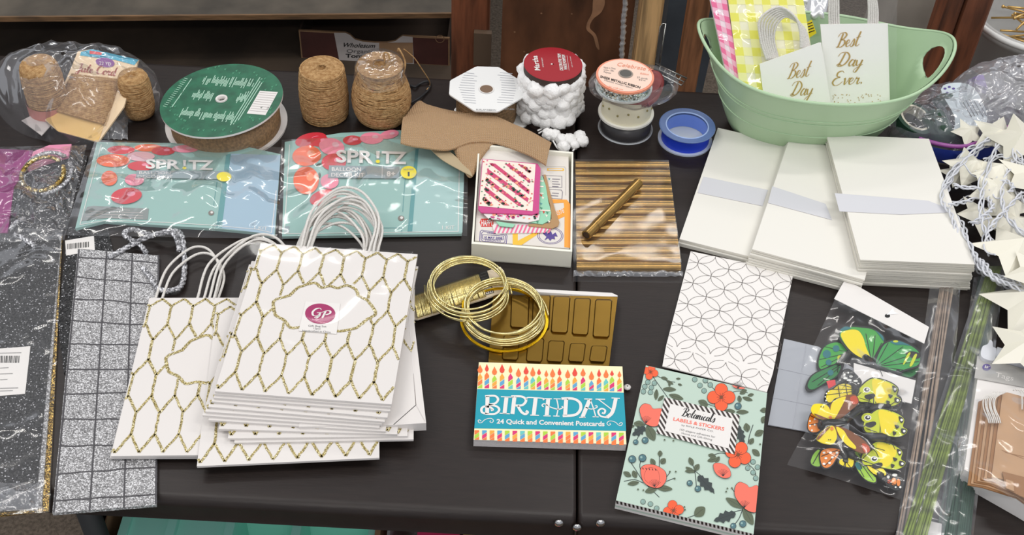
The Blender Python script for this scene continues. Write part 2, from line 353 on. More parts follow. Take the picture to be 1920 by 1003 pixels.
# ---- shelving behind the table
def quad_h(pxs, h): return [P(x, y, h) for x, y in pxs]
def Pv(x, y, Y): return Pl(p=(0, Y, 0), n=(0, -1, 0)).at(x, y)
sh = thing('wooden_shelf', 'low wooden shelf with a worn grey-brown top board behind the table', 'shelf', (-0.35, 1.95, 0))
m = MB(); q = quad_h([(-260, 32), (850, 23), (850, -160), (-260, -160)], -0.13); m.slab(q, 0.004, M_shelf); m.build('upper_board', sh)
m = MB(); m.slab([q[0] + Vector((0, 0, -0.0)), q[1] + Vector((0, 0, -0.0)), q[1] + Vector((0, -0.004, -0.0)), q[0] + Vector((0, -0.004, -0.0))], 0.009, M_shelf_edge); m.build('front_edge', sh)
M_low = mat('lower_board', (84, 70, 57), rough=0.85, var=0.3, vscale=8)
m = MB(); m.slab([(-1.35, 1.50, TZ - 0.266), (-0.096, 1.50, TZ - 0.266), (-0.096, 2.75, TZ - 0.266), (-1.35, 2.75, TZ - 0.266)], 0.02, M_low); m.build('lower_board', sh)
m = MB(); m.box((-1.35, 2.74, 0.2), (-0.096, 2.76, TZ - 0.13), M_low); m.build('back_board', sh)
for x in (-1.3, -0.12):
    m = MB(); m.box((x - 0.02, 2.55, 0), (x + 0.02, 2.6, TZ - 0.266 - 0.02), M_red_wood); m.build('leg', sh)
    m = MB(); m.box((x - 0.02, 1.56, 0), (x + 0.02, 1.60, TZ - 0.287), M_red_wood); m.build('leg', sh)
for x in (-1.33,):
    m = MB(); m.box((x - 0.02, 1.95, TZ - 0.266), (x + 0.02, 2.6, TZ - 0.1345), M_red_wood); m.build('side_board', sh)

def post(name, pxs, Y, depth, mt, label, cat, top=0.42, grooves=()):
    "vertical timber whose front face spans the two pixel x at y=75 on plane Y; runs from the floor up"
    a = Pv(pxs[0], 75, Y); b = Pv(pxs[1], 75, Y); m = MB(); x0, x1 = a.x, b.x; bv = 0.004
    out = [(x0 + bv, Y), (x1 - bv, Y), (x1, Y + bv), (x1, Y + depth), (x0, Y + depth), (x0, Y + bv)]
    for g in grooves:
        gx = x0 + (x1 - x0) * g
    m.slab([(x, y, TZ + top) for x, y in out], TZ + top, mt)
    o = m.build(name); tag(o, label, cat); return o, x0, x1
post('wooden_post', (846, 916), 1.70, 0.05, M_red_wood, 'red-brown wooden post at the right end of the low shelf', 'post')
post('wooden_post', (1196, 1236), 1.60, 0.06, M_light_wood, 'light golden wooden post right of the wide dark brown board', 'post', 0.3)
o, lx0, lx1 = post('wooden_post', (1284, 1322), 1.58, 0.04, M_brown_wood, 'mid-brown wooden board standing left of the green tub', 'post', 0.25)
# dark wooden panel with pale scuffs
a = Pv(940, 75, 1.66); b = Pv(1182, 75, 1.66)
m = MB(); m.slab([(a.x, 1.66, TZ + .42), (b.x, 1.66, TZ + .42), (b.x, 1.69, TZ + .42), (a.x, 1.69, TZ + .42)], TZ + .42, M_dark_wood)
pv = Pl(p=(0, 1.66, 0), n=(0, -1, 0)); M_scuff = mat('pale_scuff', (168, 124, 92), rough=0.5, var=0.3, vscale=20)
m.poly(pv, [(x, y) for x, y in spl([(1118, -20), (1134, 0), (1128, 22), (1112, 36), (1106, 52), (1118, 66), (1124, 92), (1118, 88), (1112, 68), (1100, 56), (1101, 42), (1110, 24), (1112, 0)], 4, True)], M_scuff, 0.0005)
for x, y in ((1072, 26), (983, 97), (1015, 25), (1160, 70), (1045, 110), (965, 60)):
    m.poly(pv, [(x + 2 * math.cos(k), y + 1.5 * math.sin(k)) for k in range(6)], M_scuff, 0.0005)
tag(m.build('wooden_board'), 'wide dark brown wooden board with pale scuffs standing behind the red topped spool', 'panel')
# small metal plate on the post
m = MB(); a = Pv(889, 58, 1.695); b = Pv(922, 58, 1.695); c = Pv(889, 118, 1.695)
m.box((a.x, 1.688, c.z), (b.x, 1.6995, a.z), mat('dull_plate', (92, 74, 58), rough=0.6)); tag(m.build('backing_plate'), 'dull brown square plate fixed on the red-brown shelf post', 'plate')
# crinkled silver strip hanging between panel and light post
m = MB(); zz = [Pv(1172 - 0.06 * (y) + random.uniform(-1.5, 1.5), y, 1.595) for y in range(-20, 118, 4)]
m.tube(zz, lambda t: 0.0028 + 0.002 * abs(math.sin(t * 40)), mat('silver_foil', (235, 235, 238), 0.25, .7), 6)
tag(m.build('foil_strip'), 'crinkled silver foil strip hanging against the light golden post', 'strip')
# grey plastic tote behind the wire rack
a = Pv(1240, 75, 1.78); b = Pv(1345, 75, 1.78)
M_tote = mat('grey_tote', (96, 106, 116), rough=0.35, var=0.3, vscale=6)
tt = thing('storage_tote', 'grey blue plastic storage tote standing behind the wire rack', 'tote', ((a.x + b.x) / 2, 1.9, 0))
m = MB()
def ringq(x0, x1, y0, y1, z): return [Vector((x0, y0, z)), Vector((x1, y0, z)), Vector((x1, y1, z)), Vector((x0, y1, z))]
r0 = ringq(a.x + .02, b.x - .02, 1.80, 2.08, 0.0); r1 = ringq(a.x, b.x, 1.78, 2.10, TZ + 0.02)
r2 = [p + Vector((0, 0, 0)) for p in ringq(a.x + .004, b.x - .004, 1.784, 2.096, TZ + 0.02)]; r3 = ringq(a.x + .024, b.x - .024, 1.804, 2.076, 0.02)
V = r0 + r1 + r2 + r3; F = [(3, 2, 1, 0), (12, 13, 14, 15)]
for k in range(3):
    for j in range(4): F.append((k * 4 + j, k * 4 + (j + 1) % 4, k * 4 + 4 + (j + 1) % 4, k * 4 + 4 + j))
m.raw(V, F, M_tote); m.build('body', tt)
m = MB(); m.tube([p + Vector((0, 0, -0.003)) for p in r1], 0.007, mat('tote_rim', (170, 176, 186), 0.4), 8, closed=True); m.build('rim', tt)
# wire rack corner lying at the back of the table
M_wire = mat('rack_wire', (190, 190, 186), 0.25, 0.9)
wr = thing('wire_rack', 'small silver wire rack on the back edge of the table beside the peach ribbon spool', 'rack', P(1252, 140, 0))
m = MB(); q = [P(1229, 119, .013), P(1288, 147, .013), P(1278, 160, .003), P(1226, 133, .003)]
m.tube(q, 0.0012, M_wire, 6, closed=True)
for k in range(1, 6): t = k / 6; m.tube([q[0].lerp(q[1], t), q[3].lerp(q[2], t)], 0.0009, M_wire, 6)
m.tube([q[0].lerp(q[3], .5), q[1].lerp(q[2], .5)], 0.0009, M_wire, 6); m.build('grid', wr)
m = MB(); up = q[0]; t1 = Pv(1243, 44, up.y + 0.02); t0 = Pv(1238, 50, up.y + 0.02); m.tube([up, t0, t1, t1 + Vector((.004, 0, 0)), up + Vector((.006, .002, 0))], 0.0011, M_wire, 6); m.build('hook', wr)
# red-brown leg on the right, two boards with a groove between
for (xa, xb, Y, nm) in ((1746, 1783, 1.515, 'inner'), (1785, 1838, 1.505, 'outer')):
    pass
a = Pv(1755, 75, 1.53); b = Pv(1836, 75, 1.53)
m = MB(); x0, x1 = a.x, b.x; g = x0 + (x1 - x0) * 0.36; Y = 1.53
out = [(x0, Y), (g - .002, Y), (g, Y + .004), (g + .002, Y - .004), (x1 - .004, Y - .004), (x1, Y), (x1, Y + .05), (x0, Y + .05)]
m.slab([(x, y, TZ + .35) for x, y in out], TZ + .35, M_red_wood)
tag(m.build('wooden_post'), 'thick red-brown wooden post with a groove behind the right end of the green tub', 'post')
# frosted pale sheet left of that post
m = MB(); a = Pv(1676, 30, 1.66); b = Pv(1764, 30, 1.66)
m.box((a.x, 1.66, 0), (b.x, 1.80, TZ + .16), mat('frosted_sheet', (186, 178, 166), rough=0.4, var=0.12, vscale=10)); tag(m.build('storage_box'), 'pale frosted box behind the green tub and left of the thick post', 'box')
# frosted bucket of gold hangers on a crate
cb = Pl(h=0.0).at(1945, 25); R = 0.092
C0 = Vector((P(1945, 25, 0.02).x, P(1945, 25, 0.02).y, TZ))
M_frost = mat('frosted_plastic', (208, 208, 206), rough=0.35, alpha=0.8)
bk = thing('frosted_bucket', 'round frosted plastic bucket of gold hangers behind the clear zip bags', 'bucket', (C0.x, C0.y, TZ - 0.23))
m = MB(); m.lathe([(R * .8, -.23), (R * .99, .0), (R * 1.05, .0), (R * 1.07, .012), (R * 1.03, .02), (R * .97, .018), (R * .95, 0), (R * .77, -.222), (0.001, -.222)], C0, M_frost, 48); m.lathe([(.001, -.23), (R * .8, -.23)], C0, M_frost, 48); m.build('body', bk)
m = MB(); m.tube([C0 + Vector((R * 1.06 * math.cos(k / 40 * 2 * PI), R * 1.06 * math.sin(k / 40 * 2 * PI), .014)) for k in range(40)], .0045, mat('bucket_rim', (225, 225, 222), .3), 8, closed=True); m.build('rim', bk)
M_goldst = mat('gold_stick', (214, 176, 110), 0.3, 0.8)
for k in range(16):
    a0 = random.uniform(0, 2 * PI); rr = R * random.uniform(0.3, .85); c = C0 + Vector((random.uniform(-.02, .02), random.uniform(-.03, .02), -.03 + k * .004)); d = Vector((math.cos(a0), math.sin(a0) * .8, random.uniform(-.35, .35))) * rr * .9
    m = MB(); m.tube([c - d, c + d], 0.0017, M_goldst, 6); m.ball(c + d, .0028, M_goldst, 6, 5)
    tag(m.build('gold_stick'), 'thin gold stick piled in the frosted bucket', 'stick', 'gold sticks piled in the frosted bucket')
m = MB(); m.box((C0.x - .095, C0.y - .07, 0), (C0.x + .12, C0.y + .16, TZ - .23), M_kraft_box); tag(m.build('cardboard_box'), 'plain cardboard box carrying the frosted bucket behind the table', 'box')

# ---- tomato box on the lower shelf
tbx = thing('tomato_box', 'dark maroon produce box with a white label and scooped front on the low shelf', 'box', Pv(705, 118, 1.80) * 1.0)
pf = Pl(p=(0, 1.80, 0), n=(0, -1, 0)); M_mar = mat('maroon_print', (86, 48, 42), rough=0.6, var=0.15, vscale=20); M_boxwhite = mat('box_white', (190, 182, 178), rough=0.7)
zb = TZ - 0.266
front = [(566, 118), (566, 58), (638, 58), (652, 58)] 
L_ = pf.at(566, 118); R_ = pf.at(843, 116); tz = pf.at(566, 57).z
def XZ(x, z): return Vector((x, 1.80, z))
X0, X1 = L_.x, R_.x; W_ = X1 - X0; Hh = tz - zb
def uv(u, v): return XZ(X0 + u * W_, zb + v * Hh)
sc_ = [(0.31, 1), (0.34, .93), (0.37, .78), (0.42, .72), (.5, .70), (.58, .72), (.64, .80), (.67, .93), (.69, 1)]
o_ = [uv(0, 0), uv(1, 0), uv(1, 1)] + [uv(u, v) for u, v in reversed(sc_)] + [uv(0, 1)]
m = MB(); m.slab(o_, (0, .004, 0), M_kraft_box)
fo = Vector((0, -.0005, 0))
m.face([uv(0.01, .02) + fo, uv(.255, .02) + fo, uv(.235, .96) + fo, uv(.01, .96) + fo], M_mar); m.face([uv(.76, .02) + fo, uv(.99, .02) + fo, uv(.99, .96) + fo, uv(.755, .96) + fo], M_mar)
m.face([uv(.255, .0) + fo, uv(.76, .0) + fo, uv(.755, .98) + fo] + [uv(u, v) + fo for u, v in reversed(sc_)] + [uv(.235, .98) + fo], M_boxwhite)
pf2 = Pl(p=(0, 1.799, 0), n=(0, -1, 0)); M_ink = mat('black_ink', (24, 22, 22), 0.7)
text_px(m, pf2, 'Wholesum', (641, 88), (702, 90), 8, M_ink, off=.0003, shear=.35, bold=.01)
text_px(m, pf2, 'Organic', (650, 99), (700, 100), 7, mat('grey_ink', (90, 88, 88), .7), off=.0003)
text_px(m, pf2, 'Tomatoes', (648, 108), (716, 109), 7, M_ink, off=.0003, bold=.02)
m.poly(pf2, [(711, 80), (774, 80), (774, 118), (711, 118)], M_kraft_box, .0003)
m.line(pf2, [(x, y) for x, y in [(825 + 8 * math.cos(k * .5), 73 + 7 * math.sin(k * .5)) for k in range(13)]], .0012, M_kraft_box, .0003)
m.build('front_panel', tbx)
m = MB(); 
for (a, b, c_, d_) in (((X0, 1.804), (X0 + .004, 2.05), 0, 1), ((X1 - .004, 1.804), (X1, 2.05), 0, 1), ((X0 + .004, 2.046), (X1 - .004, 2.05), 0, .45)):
    m.box((a[0], a[1], zb), (b[0], b[1], zb + Hh * d_), mat('box_inner_shade', (62, 48, 38), .9))  # inside colour darkened to stand in for the shadow within the tray
m.box((X0 + .004, 1.804, zb), (X1 - .004, 2.046, zb + .004), mat('box_inner_shade', (62, 48, 38), .9)); m.build('tray', tbx)

# ---- things on the floor under the table
M_teal = mat('teal_plastic', (160, 230, 214), rough=0.35)
HB = -0.17
def hp(x, y, h=HB): return P(x, y, h)
bxo = thing('cardboard_box', 'open cardboard box on the floor holding the teal caddy under the table', 'box', (P(460, 1000, -0.74).x, 0.75, 0))
xa, xb = hp(192, 990).x, hp(716, 990).x; ya, yb = 0.56, 0.98
m = MB()
for (x0, y0, x1, y1) in ((xa, ya, xa + .006, yb), (xb - .006, ya, xb, yb), (xa, yb - .006, xb, yb), (xa, ya, xb, ya + .006)):
    m.box((x0, y0, 0), (x1, y1, TZ + HB + .01), M_kraft_box)
m.box((xa, ya, 0), (xb, yb, .006), M_kraft_box); m.build('body', bxo)
m = MB(); m.slab([(xa, ya, TZ + HB + .01), (xa + .004, ya, TZ + HB + .01), (xa + .004, yb, TZ + HB + .01), (xa, yb, TZ + HB + .01)], 0.002, M_kraft_box)
m.slab([Vector((xa, ya, TZ + HB + .01)), Vector((xa, yb, TZ + HB + .01)), Vector((xa - .012, yb, TZ + HB - .09)), Vector((xa - .012, ya, TZ + HB - .09))], (0, 0, -.004), M_kraft_box); m.build('flap', bxo)
tc_ = thing('teal_caddy', 'teal plastic compartment caddy in the cardboard box under the table', 'caddy', ((xa + xb) / 2, .76, .006))
cx0, cx1 = hp(232, 990).x, hp(700, 990).x; cy0, cy1 = .58, .96; zt = TZ + HB
m = MB(); wl = .005
xs = [cx0, hp(320, 990).x, hp(430, 990).x, hp(556, 990).x, cx1]
m.box((cx0, cy0, .006), (cx1, cy1, zt - .09), M_teal)
for x in xs: m.box((x - wl, cy0, zt - .09), (x + wl, cy1, zt), M_teal)
for y in (cy0, (cy0 + cy1) / 2 + .02, cy1 - 2 * wl): m.box((cx0, y, zt - .09), (cx1, y + 2 * wl, zt - .001), M_teal)
m.box((xs[0], cy0 + .001, zt - .03), (xs[1], cy1 - .001, zt - .006), M_teal); m.box((xs[1], cy0 + .001, zt - .03), (xs[2], cy1 - .001, zt - .01), M_teal)
m.build('body', tc_)
# clear bin with pink and tan contents
bx0, bx1 = hp(730, 995).x, hp(1060, 995).x
cbn = thing('clear_bin', 'clear plastic bin of pink and tan things under the middle of the table', 'bin', ((bx0 + bx1) / 2, .74, 0))
M_clear = film('bin_clear', (225, 228, 230), body=0.35, gloss=.08, rough=.2, bump=.1)
m = MB()
for (x0, y0, x1, y1) in ((bx0, .58, bx0 + .003, .96), (bx1 - .003, .58, bx1, .96), (bx0, .957, bx1, .96), (bx0, .58, bx1, .583)): m.box((x0, y0, 0), (x1, y1, zt + .02), M_clear)
m.box((bx0, .58, 0), (bx1, .96, .003), M_clear); m.build('body', cbn)
for (u0, u1, c, lb, nm, ct) in ((.16, .40, (222, 60, 110), 'bright pink box in the clear bin under the table', 'pink_box', 'box'), (.42, .98, (186, 142, 84), 'tan cardboard block beside the pink box in the clear bin', 'tan_box', 'box')):
    m = MB(); x0 = bx0 + (bx1 - bx0) * u0; x1 = bx0 + (bx1 - bx0) * u1; b_ = .006
    m.slab([(x0 + b_, .60, zt), (x1 - b_, .60, zt), (x1, .606, zt), (x1, .93, zt), (x0, .93, zt), (x0, .606, zt)], zt - .003, mat(nm, c, .5)); tag(m.build(nm), lb, ct)
m = MB(); x0 = bx0 + (bx1 - bx0) * .9
m.slab([(x0, .62, zt + .015), (x0 + .035, .64, zt + .015), (x0 + .03, .75, zt + .015), (x0 - .01, .73, zt + .015)], .012, mat('pink_box', (222, 60, 110), .5)); tag(m.build('pink_block'), 'small pink block on top of the tan box under the table', 'block')
# ================================================================ printed and paper goods, left half
M_white = mat('white_paper', (228, 224, 220), rough=0.55)
M_whiteg = mat('white_gloss_paper', (222, 217, 213), rough=0.35, bump=0.05, bscale=30)
M_gold_gl = glitter('gold_glitter', (176, 158, 98), (250, 242, 204), 1100, dark=.75, metal=.5, rough=.35)
M_silver_gl = glitter('silver_glitter', (150, 149, 150), (240, 240, 242), 1000, dark=.75, metal=.1, rough=.4)
M_black_gl = glitter('black_glitter', (34, 34, 36), (210, 210, 215), 900, metal=.0, dark=.7, rough=.45, mid=.93)
M_goldgl2 = glitter('gold_board', (168, 130, 60), (230, 200, 120), 900)
M_braid = glitter('silver_braid', (170, 170, 174), (245, 245, 248), 500, dark=.5, metal=.3)
M_black = mat('black_print', (26, 25, 26), 0.6)
M_grey = mat('grey_print', (120, 120, 120), 0.6)
M_film = film('clear_film', body=.03, gloss=.02, rough=.10, bump=.5, bscale=14)
M_film2 = film('bag_film', (225, 226, 230), body=.08, gloss=.03, rough=.12, bump=1.0, bscale=16)
M_crink = film('crinkled_film', (228, 230, 236), body=.16, gloss=.08, rough=.16, bump=1.8, bscale=24)
def sheet(name, parent, q, h0, fn, mt, nu=40, nv=30, amp=.003, s=30, seed=0.0, edge=True, solid=False):
    "film over a pixel quad q; height h0 + fn(u,v) + crumple, pinned at the edges"
    m = MB(); pl = Pl(h0)
    def f(u, v):
        x, y = bil(q, u, v); p = pl.at(x, y); e = min(1, 8 * min(u, 1 - u, v, 1 - v)) if edge else 1
        p.z += (fn(u, v) if fn else 0) + amp * e * (abs(crumple(p.x, p.y, seed, s)) * 2 + .5 * crumple(p.x, p.y, seed + 5, s * 3)); return p
    m.grid(f, nu, nv, mt); return m.build(name, parent)
def ell(cx, cy, rx, ry, n=28, a=0.0): return [(cx + rx * math.cos(t) * math.cos(a) - ry * math.sin(t) * math.sin(a), cy + rx * math.cos(t) * math.sin(a) + ry * math.sin(t) * math.cos(a)) for t in [2 * PI * k / n for k in range(n)]]
def rectpx(x0, y0, x1, y1): return [(x0, y0), (x1, y0), (x1, y1), (x0, y1)]
# ---------------------------------------------------------------- balloon kits
M_mint = mat('kit_mint', (146, 184, 177), .45); M_mint2 = mat('kit_mint_light', (160, 194, 191), .45); M_mint3 = mat('kit_mint_deep', (88, 150, 152), .45); M_blue = mat('kit_sky', (156, 184, 202), .45)
M_bo = mat('kit_orange', (236, 104, 62), .4); M_bp = mat('kit_pink', (236, 138, 160), .4); M_br = mat('kit_red', (206, 48, 62), .4); M_bl = mat('kit_light_pink', (226, 176, 186), .4); M_bs = mat('kit_orange_light', (246, 150, 112), .4)
M_kg = mat('kit_grey', (140, 156, 160), .5); M_yel = mat('sticker_yellow', (240, 222, 40), .5); M_leaf = mat('leaf_dark', (50, 70, 58), .5)
def kit(label, outline, h, draws):
    t = thing('balloon_kit', label, 'balloon kit', P(*outline[0], 0), None); pl = Pl(h)
    m = MB(); m.slab([pl.at(x, y) for x, y in outline], .004, M_mint, M_mint); draws(m, pl); m.build('printed_card', t); return t
def balloons(m, pl, L):
    for k, (x, y, rx, ry, mt, a) in enumerate(L):
        o = .0004 + k * .00012
        m.poly(pl, ell(x, y, rx, ry, 28, a), mt, o); hl = {M_bo: M_bs, M_br: M_bp, M_bp: M_bl}.get(mt)
        if hl: m.poly(pl, ell(x + rx * .3, y - ry * .25, rx * .28, ry * .3, 14, a), hl, o + .00005)
def kit2(m, pl):
    m.poly(pl, [(783, 279), (872, 268), (867, 436), (769, 434)], M_mint2, .0003)
    m.poly(pl, [(779, 279), (785, 279), (773, 434), (764, 434)], M_mint3, .0004)
    for L in ([(760, 330), (755, 397)], [(706, 427), (753, 427), (753, 437)]): m.line(pl, L, .0008, M_mint3, .0005)
    for k in range(10):
        x, y = random.uniform(590, 630), random.uniform(300, 372); m.poly(pl, ell(x, y, 6, 3, 8, random.uniform(0, 3)), M_leaf if k % 2 else mat('leaf_grey', (110, 130, 120), .5), .00035)
    balloons(m, pl, [(583, 262, 30, 13, M_br, -.2), (600, 265, 20, 10, M_br, 0), (661, 263, 18, 9, M_br, 0), (697, 259, 22, 11, M_bp, 0), (730, 252, 18, 8, M_bp, -.2), (575, 292, 27, 19, M_bo, -.1), (622, 275, 24, 16, M_bp, .2), (626, 304, 23, 16, M_br, 0), (618, 340, 17, 14, M_bp, 0), (574, 338, 24, 26, M_bo, 0), (606, 370, 26, 14, M_br, -.3)])
    m.poly(pl, [(617, 310), (749, 312), (748, 334.5), (615, 333)], M_kg, .0022)
    m.line(pl, [(717, 311), (716, 334)], .0006, M_white, .0024)
    text_px(m, pl, 'SPR', (630, 303.5), (700, 305), 22, M_white, off=.0024, bold=.03)
    m.poly(pl, [(705, 283), (712, 283), (711, 297), (706, 297)], M_white, .0024); m.poly(pl, ell(708.5, 302.5, 4, 3.2, 12), M_yel, .0024)
    text_px(m, pl, 'TZ', (715, 305.5), (762, 307), 22, M_white, off=.0024, bold=.03)
    text_px(m, pl, 'BALLOON', (622, 320.5), (677, 321), 7, M_white, off=.0024, bold=.02)
    text_px(m, pl, 'DECOR KIT', (621, 331), (683, 331.5), 7, M_white, off=.0024, bold=.02)
    text_px(m, pl, 'AGES', (727, 317.5), (739, 317.5), 2.6, M_white, off=.0024); text_px(m, pl, '8+', (725, 330), (741, 330), 9, M_white, off=.0024, bold=.02)
    m.poly(pl, ell(766, 323, 15, 12, 28), M_yel, .0026); text_px(m, pl, 'NUMBER', (757, 319), (776, 319), 3, M_kg, off=.0028); text_px(m, pl, '1', (764.5, 330), (768, 330), 8, M_leaf, off=.0028, bold=.02)
    m.poly(pl, ell(752, 409, 6, 5, 16), mat('knob_print', (120, 112, 104), .4), .0007); m.poly(pl, ell(753, 408, 3, 2.5, 10), M_white, .0009)
    text_px(m, pl, '1 KIT', (829, 430), (852, 430), 7, M_white, off=.0008)
    m.line(pl, [(543, 271), (533, 438), (859, 434), (862, 280)], .0009, M_white, .0006)
    m.poly(pl, [(534, 424), (543, 424), (542, 436), (533, 436)], M_kg, .0007)
k2 = kit('flat balloon decor kit under the burlap, with clear lettering and orange balloons', [(534, 266), (640, 249), (749, 244), (872, 258), (866, 438), (529, 443)], .006, kit2)
sheet('plastic_wrap', k2, [(528, 262), (878, 246), (876, 442), (522, 448)], .0095, lambda u, v: .004 * math.sin(PI * u) * math.sin(PI * v), M_film, amp=.0022, s=14, seed=3)
def kit1(m, pl):
    m.poly(pl, [(432, 288), (526, 291), (521, 357), (514, 441), (483, 436), (409, 427)], M_blue, .0003)
    m.poly(pl, [(424, 290), (433, 288), (416, 427), (405, 427)], M_mint3, .0004)
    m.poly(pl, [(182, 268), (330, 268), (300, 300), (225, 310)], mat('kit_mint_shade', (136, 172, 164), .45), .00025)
    for L in ([(407, 340), (400, 388)],): m.line(pl, L, .0008, M_mint3, .0005)
    balloons(m, pl, [(227, 281, 26, 8, M_br, 0), (278, 277, 26, 7, M_bo, 0), (306, 283, 22, 8, M_br, 0), (347, 279, 25, 7, M_bp, 0), (380, 273, 22, 4, M_bs, 0), (212, 301, 31, 12, M_bo, 0), (264, 293, 26, 9, M_bl, 0), (265, 311, 26, 9, M_br, 0), (205, 334, 15, 14, M_bo, 0), (252, 337, 18, 11, M_bp, 0), (237, 367, 29, 15, M_br, -.12)])
    m.poly(pl, [(256, 319), (427, 321), (426, 336), (255, 333)], M_kg, .0022)
    text_px(m, pl, 'SPR', (273, 315), (338, 317), 17, M_white, off=.0024, bold=.03)
    m.poly(pl, [(343, 300), (349, 300), (348, 311), (344, 311)], M_white, .0024); m.poly(pl, ell(346, 315, 4, 2.6, 12), M_yel, .0024)
    text_px(m, pl, 'TZ', (353, 317), (400, 318), 17, M_white, off=.0024, bold=.03)
    text_px(m, pl, 'BALLOON', (261, 326), (320, 326.5), 5, M_white, off=.0024); text_px(m, pl, 'DECOR KIT', (258, 333), (324, 333.5), 5, M_white, off=.0024)
    m.poly(pl, ell(420, 331, 14, 9, 24), M_yel, .0026)
    m.poly(pl, ell(396, 399, 5.5, 4.6, 16), mat('knob_print', (120, 112, 104), .4), .0007); m.poly(pl, ell(397, 398, 2.6, 2.2, 10), M_white, .0009)
    m.poly(pl, [(163, 388), (176, 386), (279, 391), (277, 412), (200, 409), (152, 414)], mat('kit_box_grey', (132, 140, 138), .5), .0005)
    for k in range(4): m.line(pl, [(168 + (k == 0) * 36 - 2 * k, 391 + 5 * k), (268 + (k == 0) * -24, 394 + 5 * k)], .0011, mat('kit_text_pale', (176, 170, 168), .6), .0006)
    text_px(m, pl, '1 KIT', (477, 429), (501, 431), 6, M_white, off=.0008)
    m.line(pl, [(190, 271), (150, 421), (200, 413), (312, 417), (398, 422), (483, 430), (509, 436), (518, 357)], .0009, M_white, .0006)
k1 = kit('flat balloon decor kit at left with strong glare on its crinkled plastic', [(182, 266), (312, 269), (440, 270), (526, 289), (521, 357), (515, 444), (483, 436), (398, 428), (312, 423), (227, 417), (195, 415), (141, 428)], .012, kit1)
sheet('plastic_wrap', k1, [(178, 262), (531, 276), (520, 448), (120, 441)], .0165, lambda u, v: .008 * math.sin(PI * u) * math.sin(PI * v), film('kit_film', body=.04, gloss=.03, rough=.09, bump=1.0, bscale=13), amp=.006, s=17, seed=9)

# ---------------------------------------------------------------- white and gold gift bags
BW, BH = 0.0, 0.0
_pt = Pl(.036); q_top = [(474, 460), (765, 478), (728, 762), (404, 729)]; W3 = [_pt.at(*p) for p in q_top]
BW = ((W3[1] - W3[0]).length + (W3[2] - W3[3]).length) / 2; BH = ((W3[3] - W3[0]).length + (W3[2] - W3[1]).length) / 2
BT = 0.0028
def hex_segments():
    segs = []; dx = .1327; pv = .2305; e = .125
    for r in range(-1, 4):
        v0 = .06 + r * pv; off = .5 * (r % 2)
        for c in range(-1, 10):
            u = (c + off + .12) * dx
            if r < 0: segs += [((u, .008), (u + dx / 2, v0 + pv)), ((u, .008), (u - dx / 2, v0 + pv))]; continue
            segs.append(((u, v0), (u, v0 + e))); segs.append(((u, v0 + e), (u + dx / 2, v0 + pv))); segs.append(((u, v0 + e), (u - dx / 2, v0 + pv)))
    return segs
PLQ = spl([(.19, .40), (.27, .36), (.30, .31), (.36, .275), (.41, .262), (.45, .29), (.50, .275), (.55, .285), (.60, .262), (.66, .285), (.69, .33), (.75, .36), (.81, .44), (.76, .49), (.72, .54), (.66, .565), (.60, .575), (.54, .56), (.47, .575), (.40, .565), (.33, .575), (.28, .53), (.22, .50), (.195, .45)], 5, True)
def inside(p, poly):
    c = False; n = len(poly); x, y = p
    for i in range(n):
        a, b = poly[i], poly[i - 1]
        if (a[1] > y) != (b[1] > y) and x < (b[0] - a[0]) * (y - a[1]) / (b[1] - a[1]) + a[0]: c = not c
    return c
def bag_mesh(seed=1):
    rnd = random.Random(seed); m = MB(); W, H, T = BW, BH, BT
    B3 = lambda u, v, z=0.0: Vector((u * W, (1 - v) * H, z))
    m.slab([B3(0, 1, T), B3(1, 1, T), B3(1, 0, T), B3(0, 0, T)], T, M_whiteg, M_whiteg)
    # folded bottom flap line and side creases
    wd = .0027
    for a, b in hex_segments():
        n = 5; pts = [(a[0] + (b[0] - a[0]) * k / n + rnd.uniform(-.003, .003), a[1] + (b[1] - a[1]) * k / n + rnd.uniform(-.002, .002)) for k in range(n + 1)]
        run = []
        for p in pts + [None]:
            ok = p is not None and -0.004 <= p[0] <= 1.004 and 0.004 <= p[1] <= .99 and not inside(p, PLQ)
            if ok: run.append((min(max(p[0], 0), 1), p[1]))
            else:
                if len(run) > 1: m.strip([B3(u, v, T + .00035) for u, v in run], wd * rnd.uniform(.85, 1.15), (0, 0, 1), M_gold_gl)
                run = []
    m.strip([B3(u + rnd.uniform(-.003, .003), v, T + .0004) for u, v in PLQ], .0034, (0, 0, 1), M_gold_gl, closed=True)
    return m
bag_me = bag_mesh().mesh('bag_body', (0, 0, 0))
M_cord = mat('white_cord', (226, 222, 216), .7, bump=.8, bscale=600)
def handle_pts(u0, u1, hh, lift, skew, z0):
    pts = []
    base = [(u0, -.04, 0), (u0 + skew * .1, 0.05, .2), (u0 + .02 + skew * .4, .55, .7), (u0 + (u1 - u0) * .28 + skew, .9, 1), ((u0 + u1) / 2 + skew * 1.2, 1.0, 1), (u1 - (u1 - u0) * .25 + skew, .88, .95), (u1 + .0 + skew * .5, .5, .7), (u1 + skew * .1, .05, .2), (u1, -.04, 0)]
    return [Vector((u * BW, BH + t * hh, z0 + z * lift)) for u, t, z in spl(base, 6)]
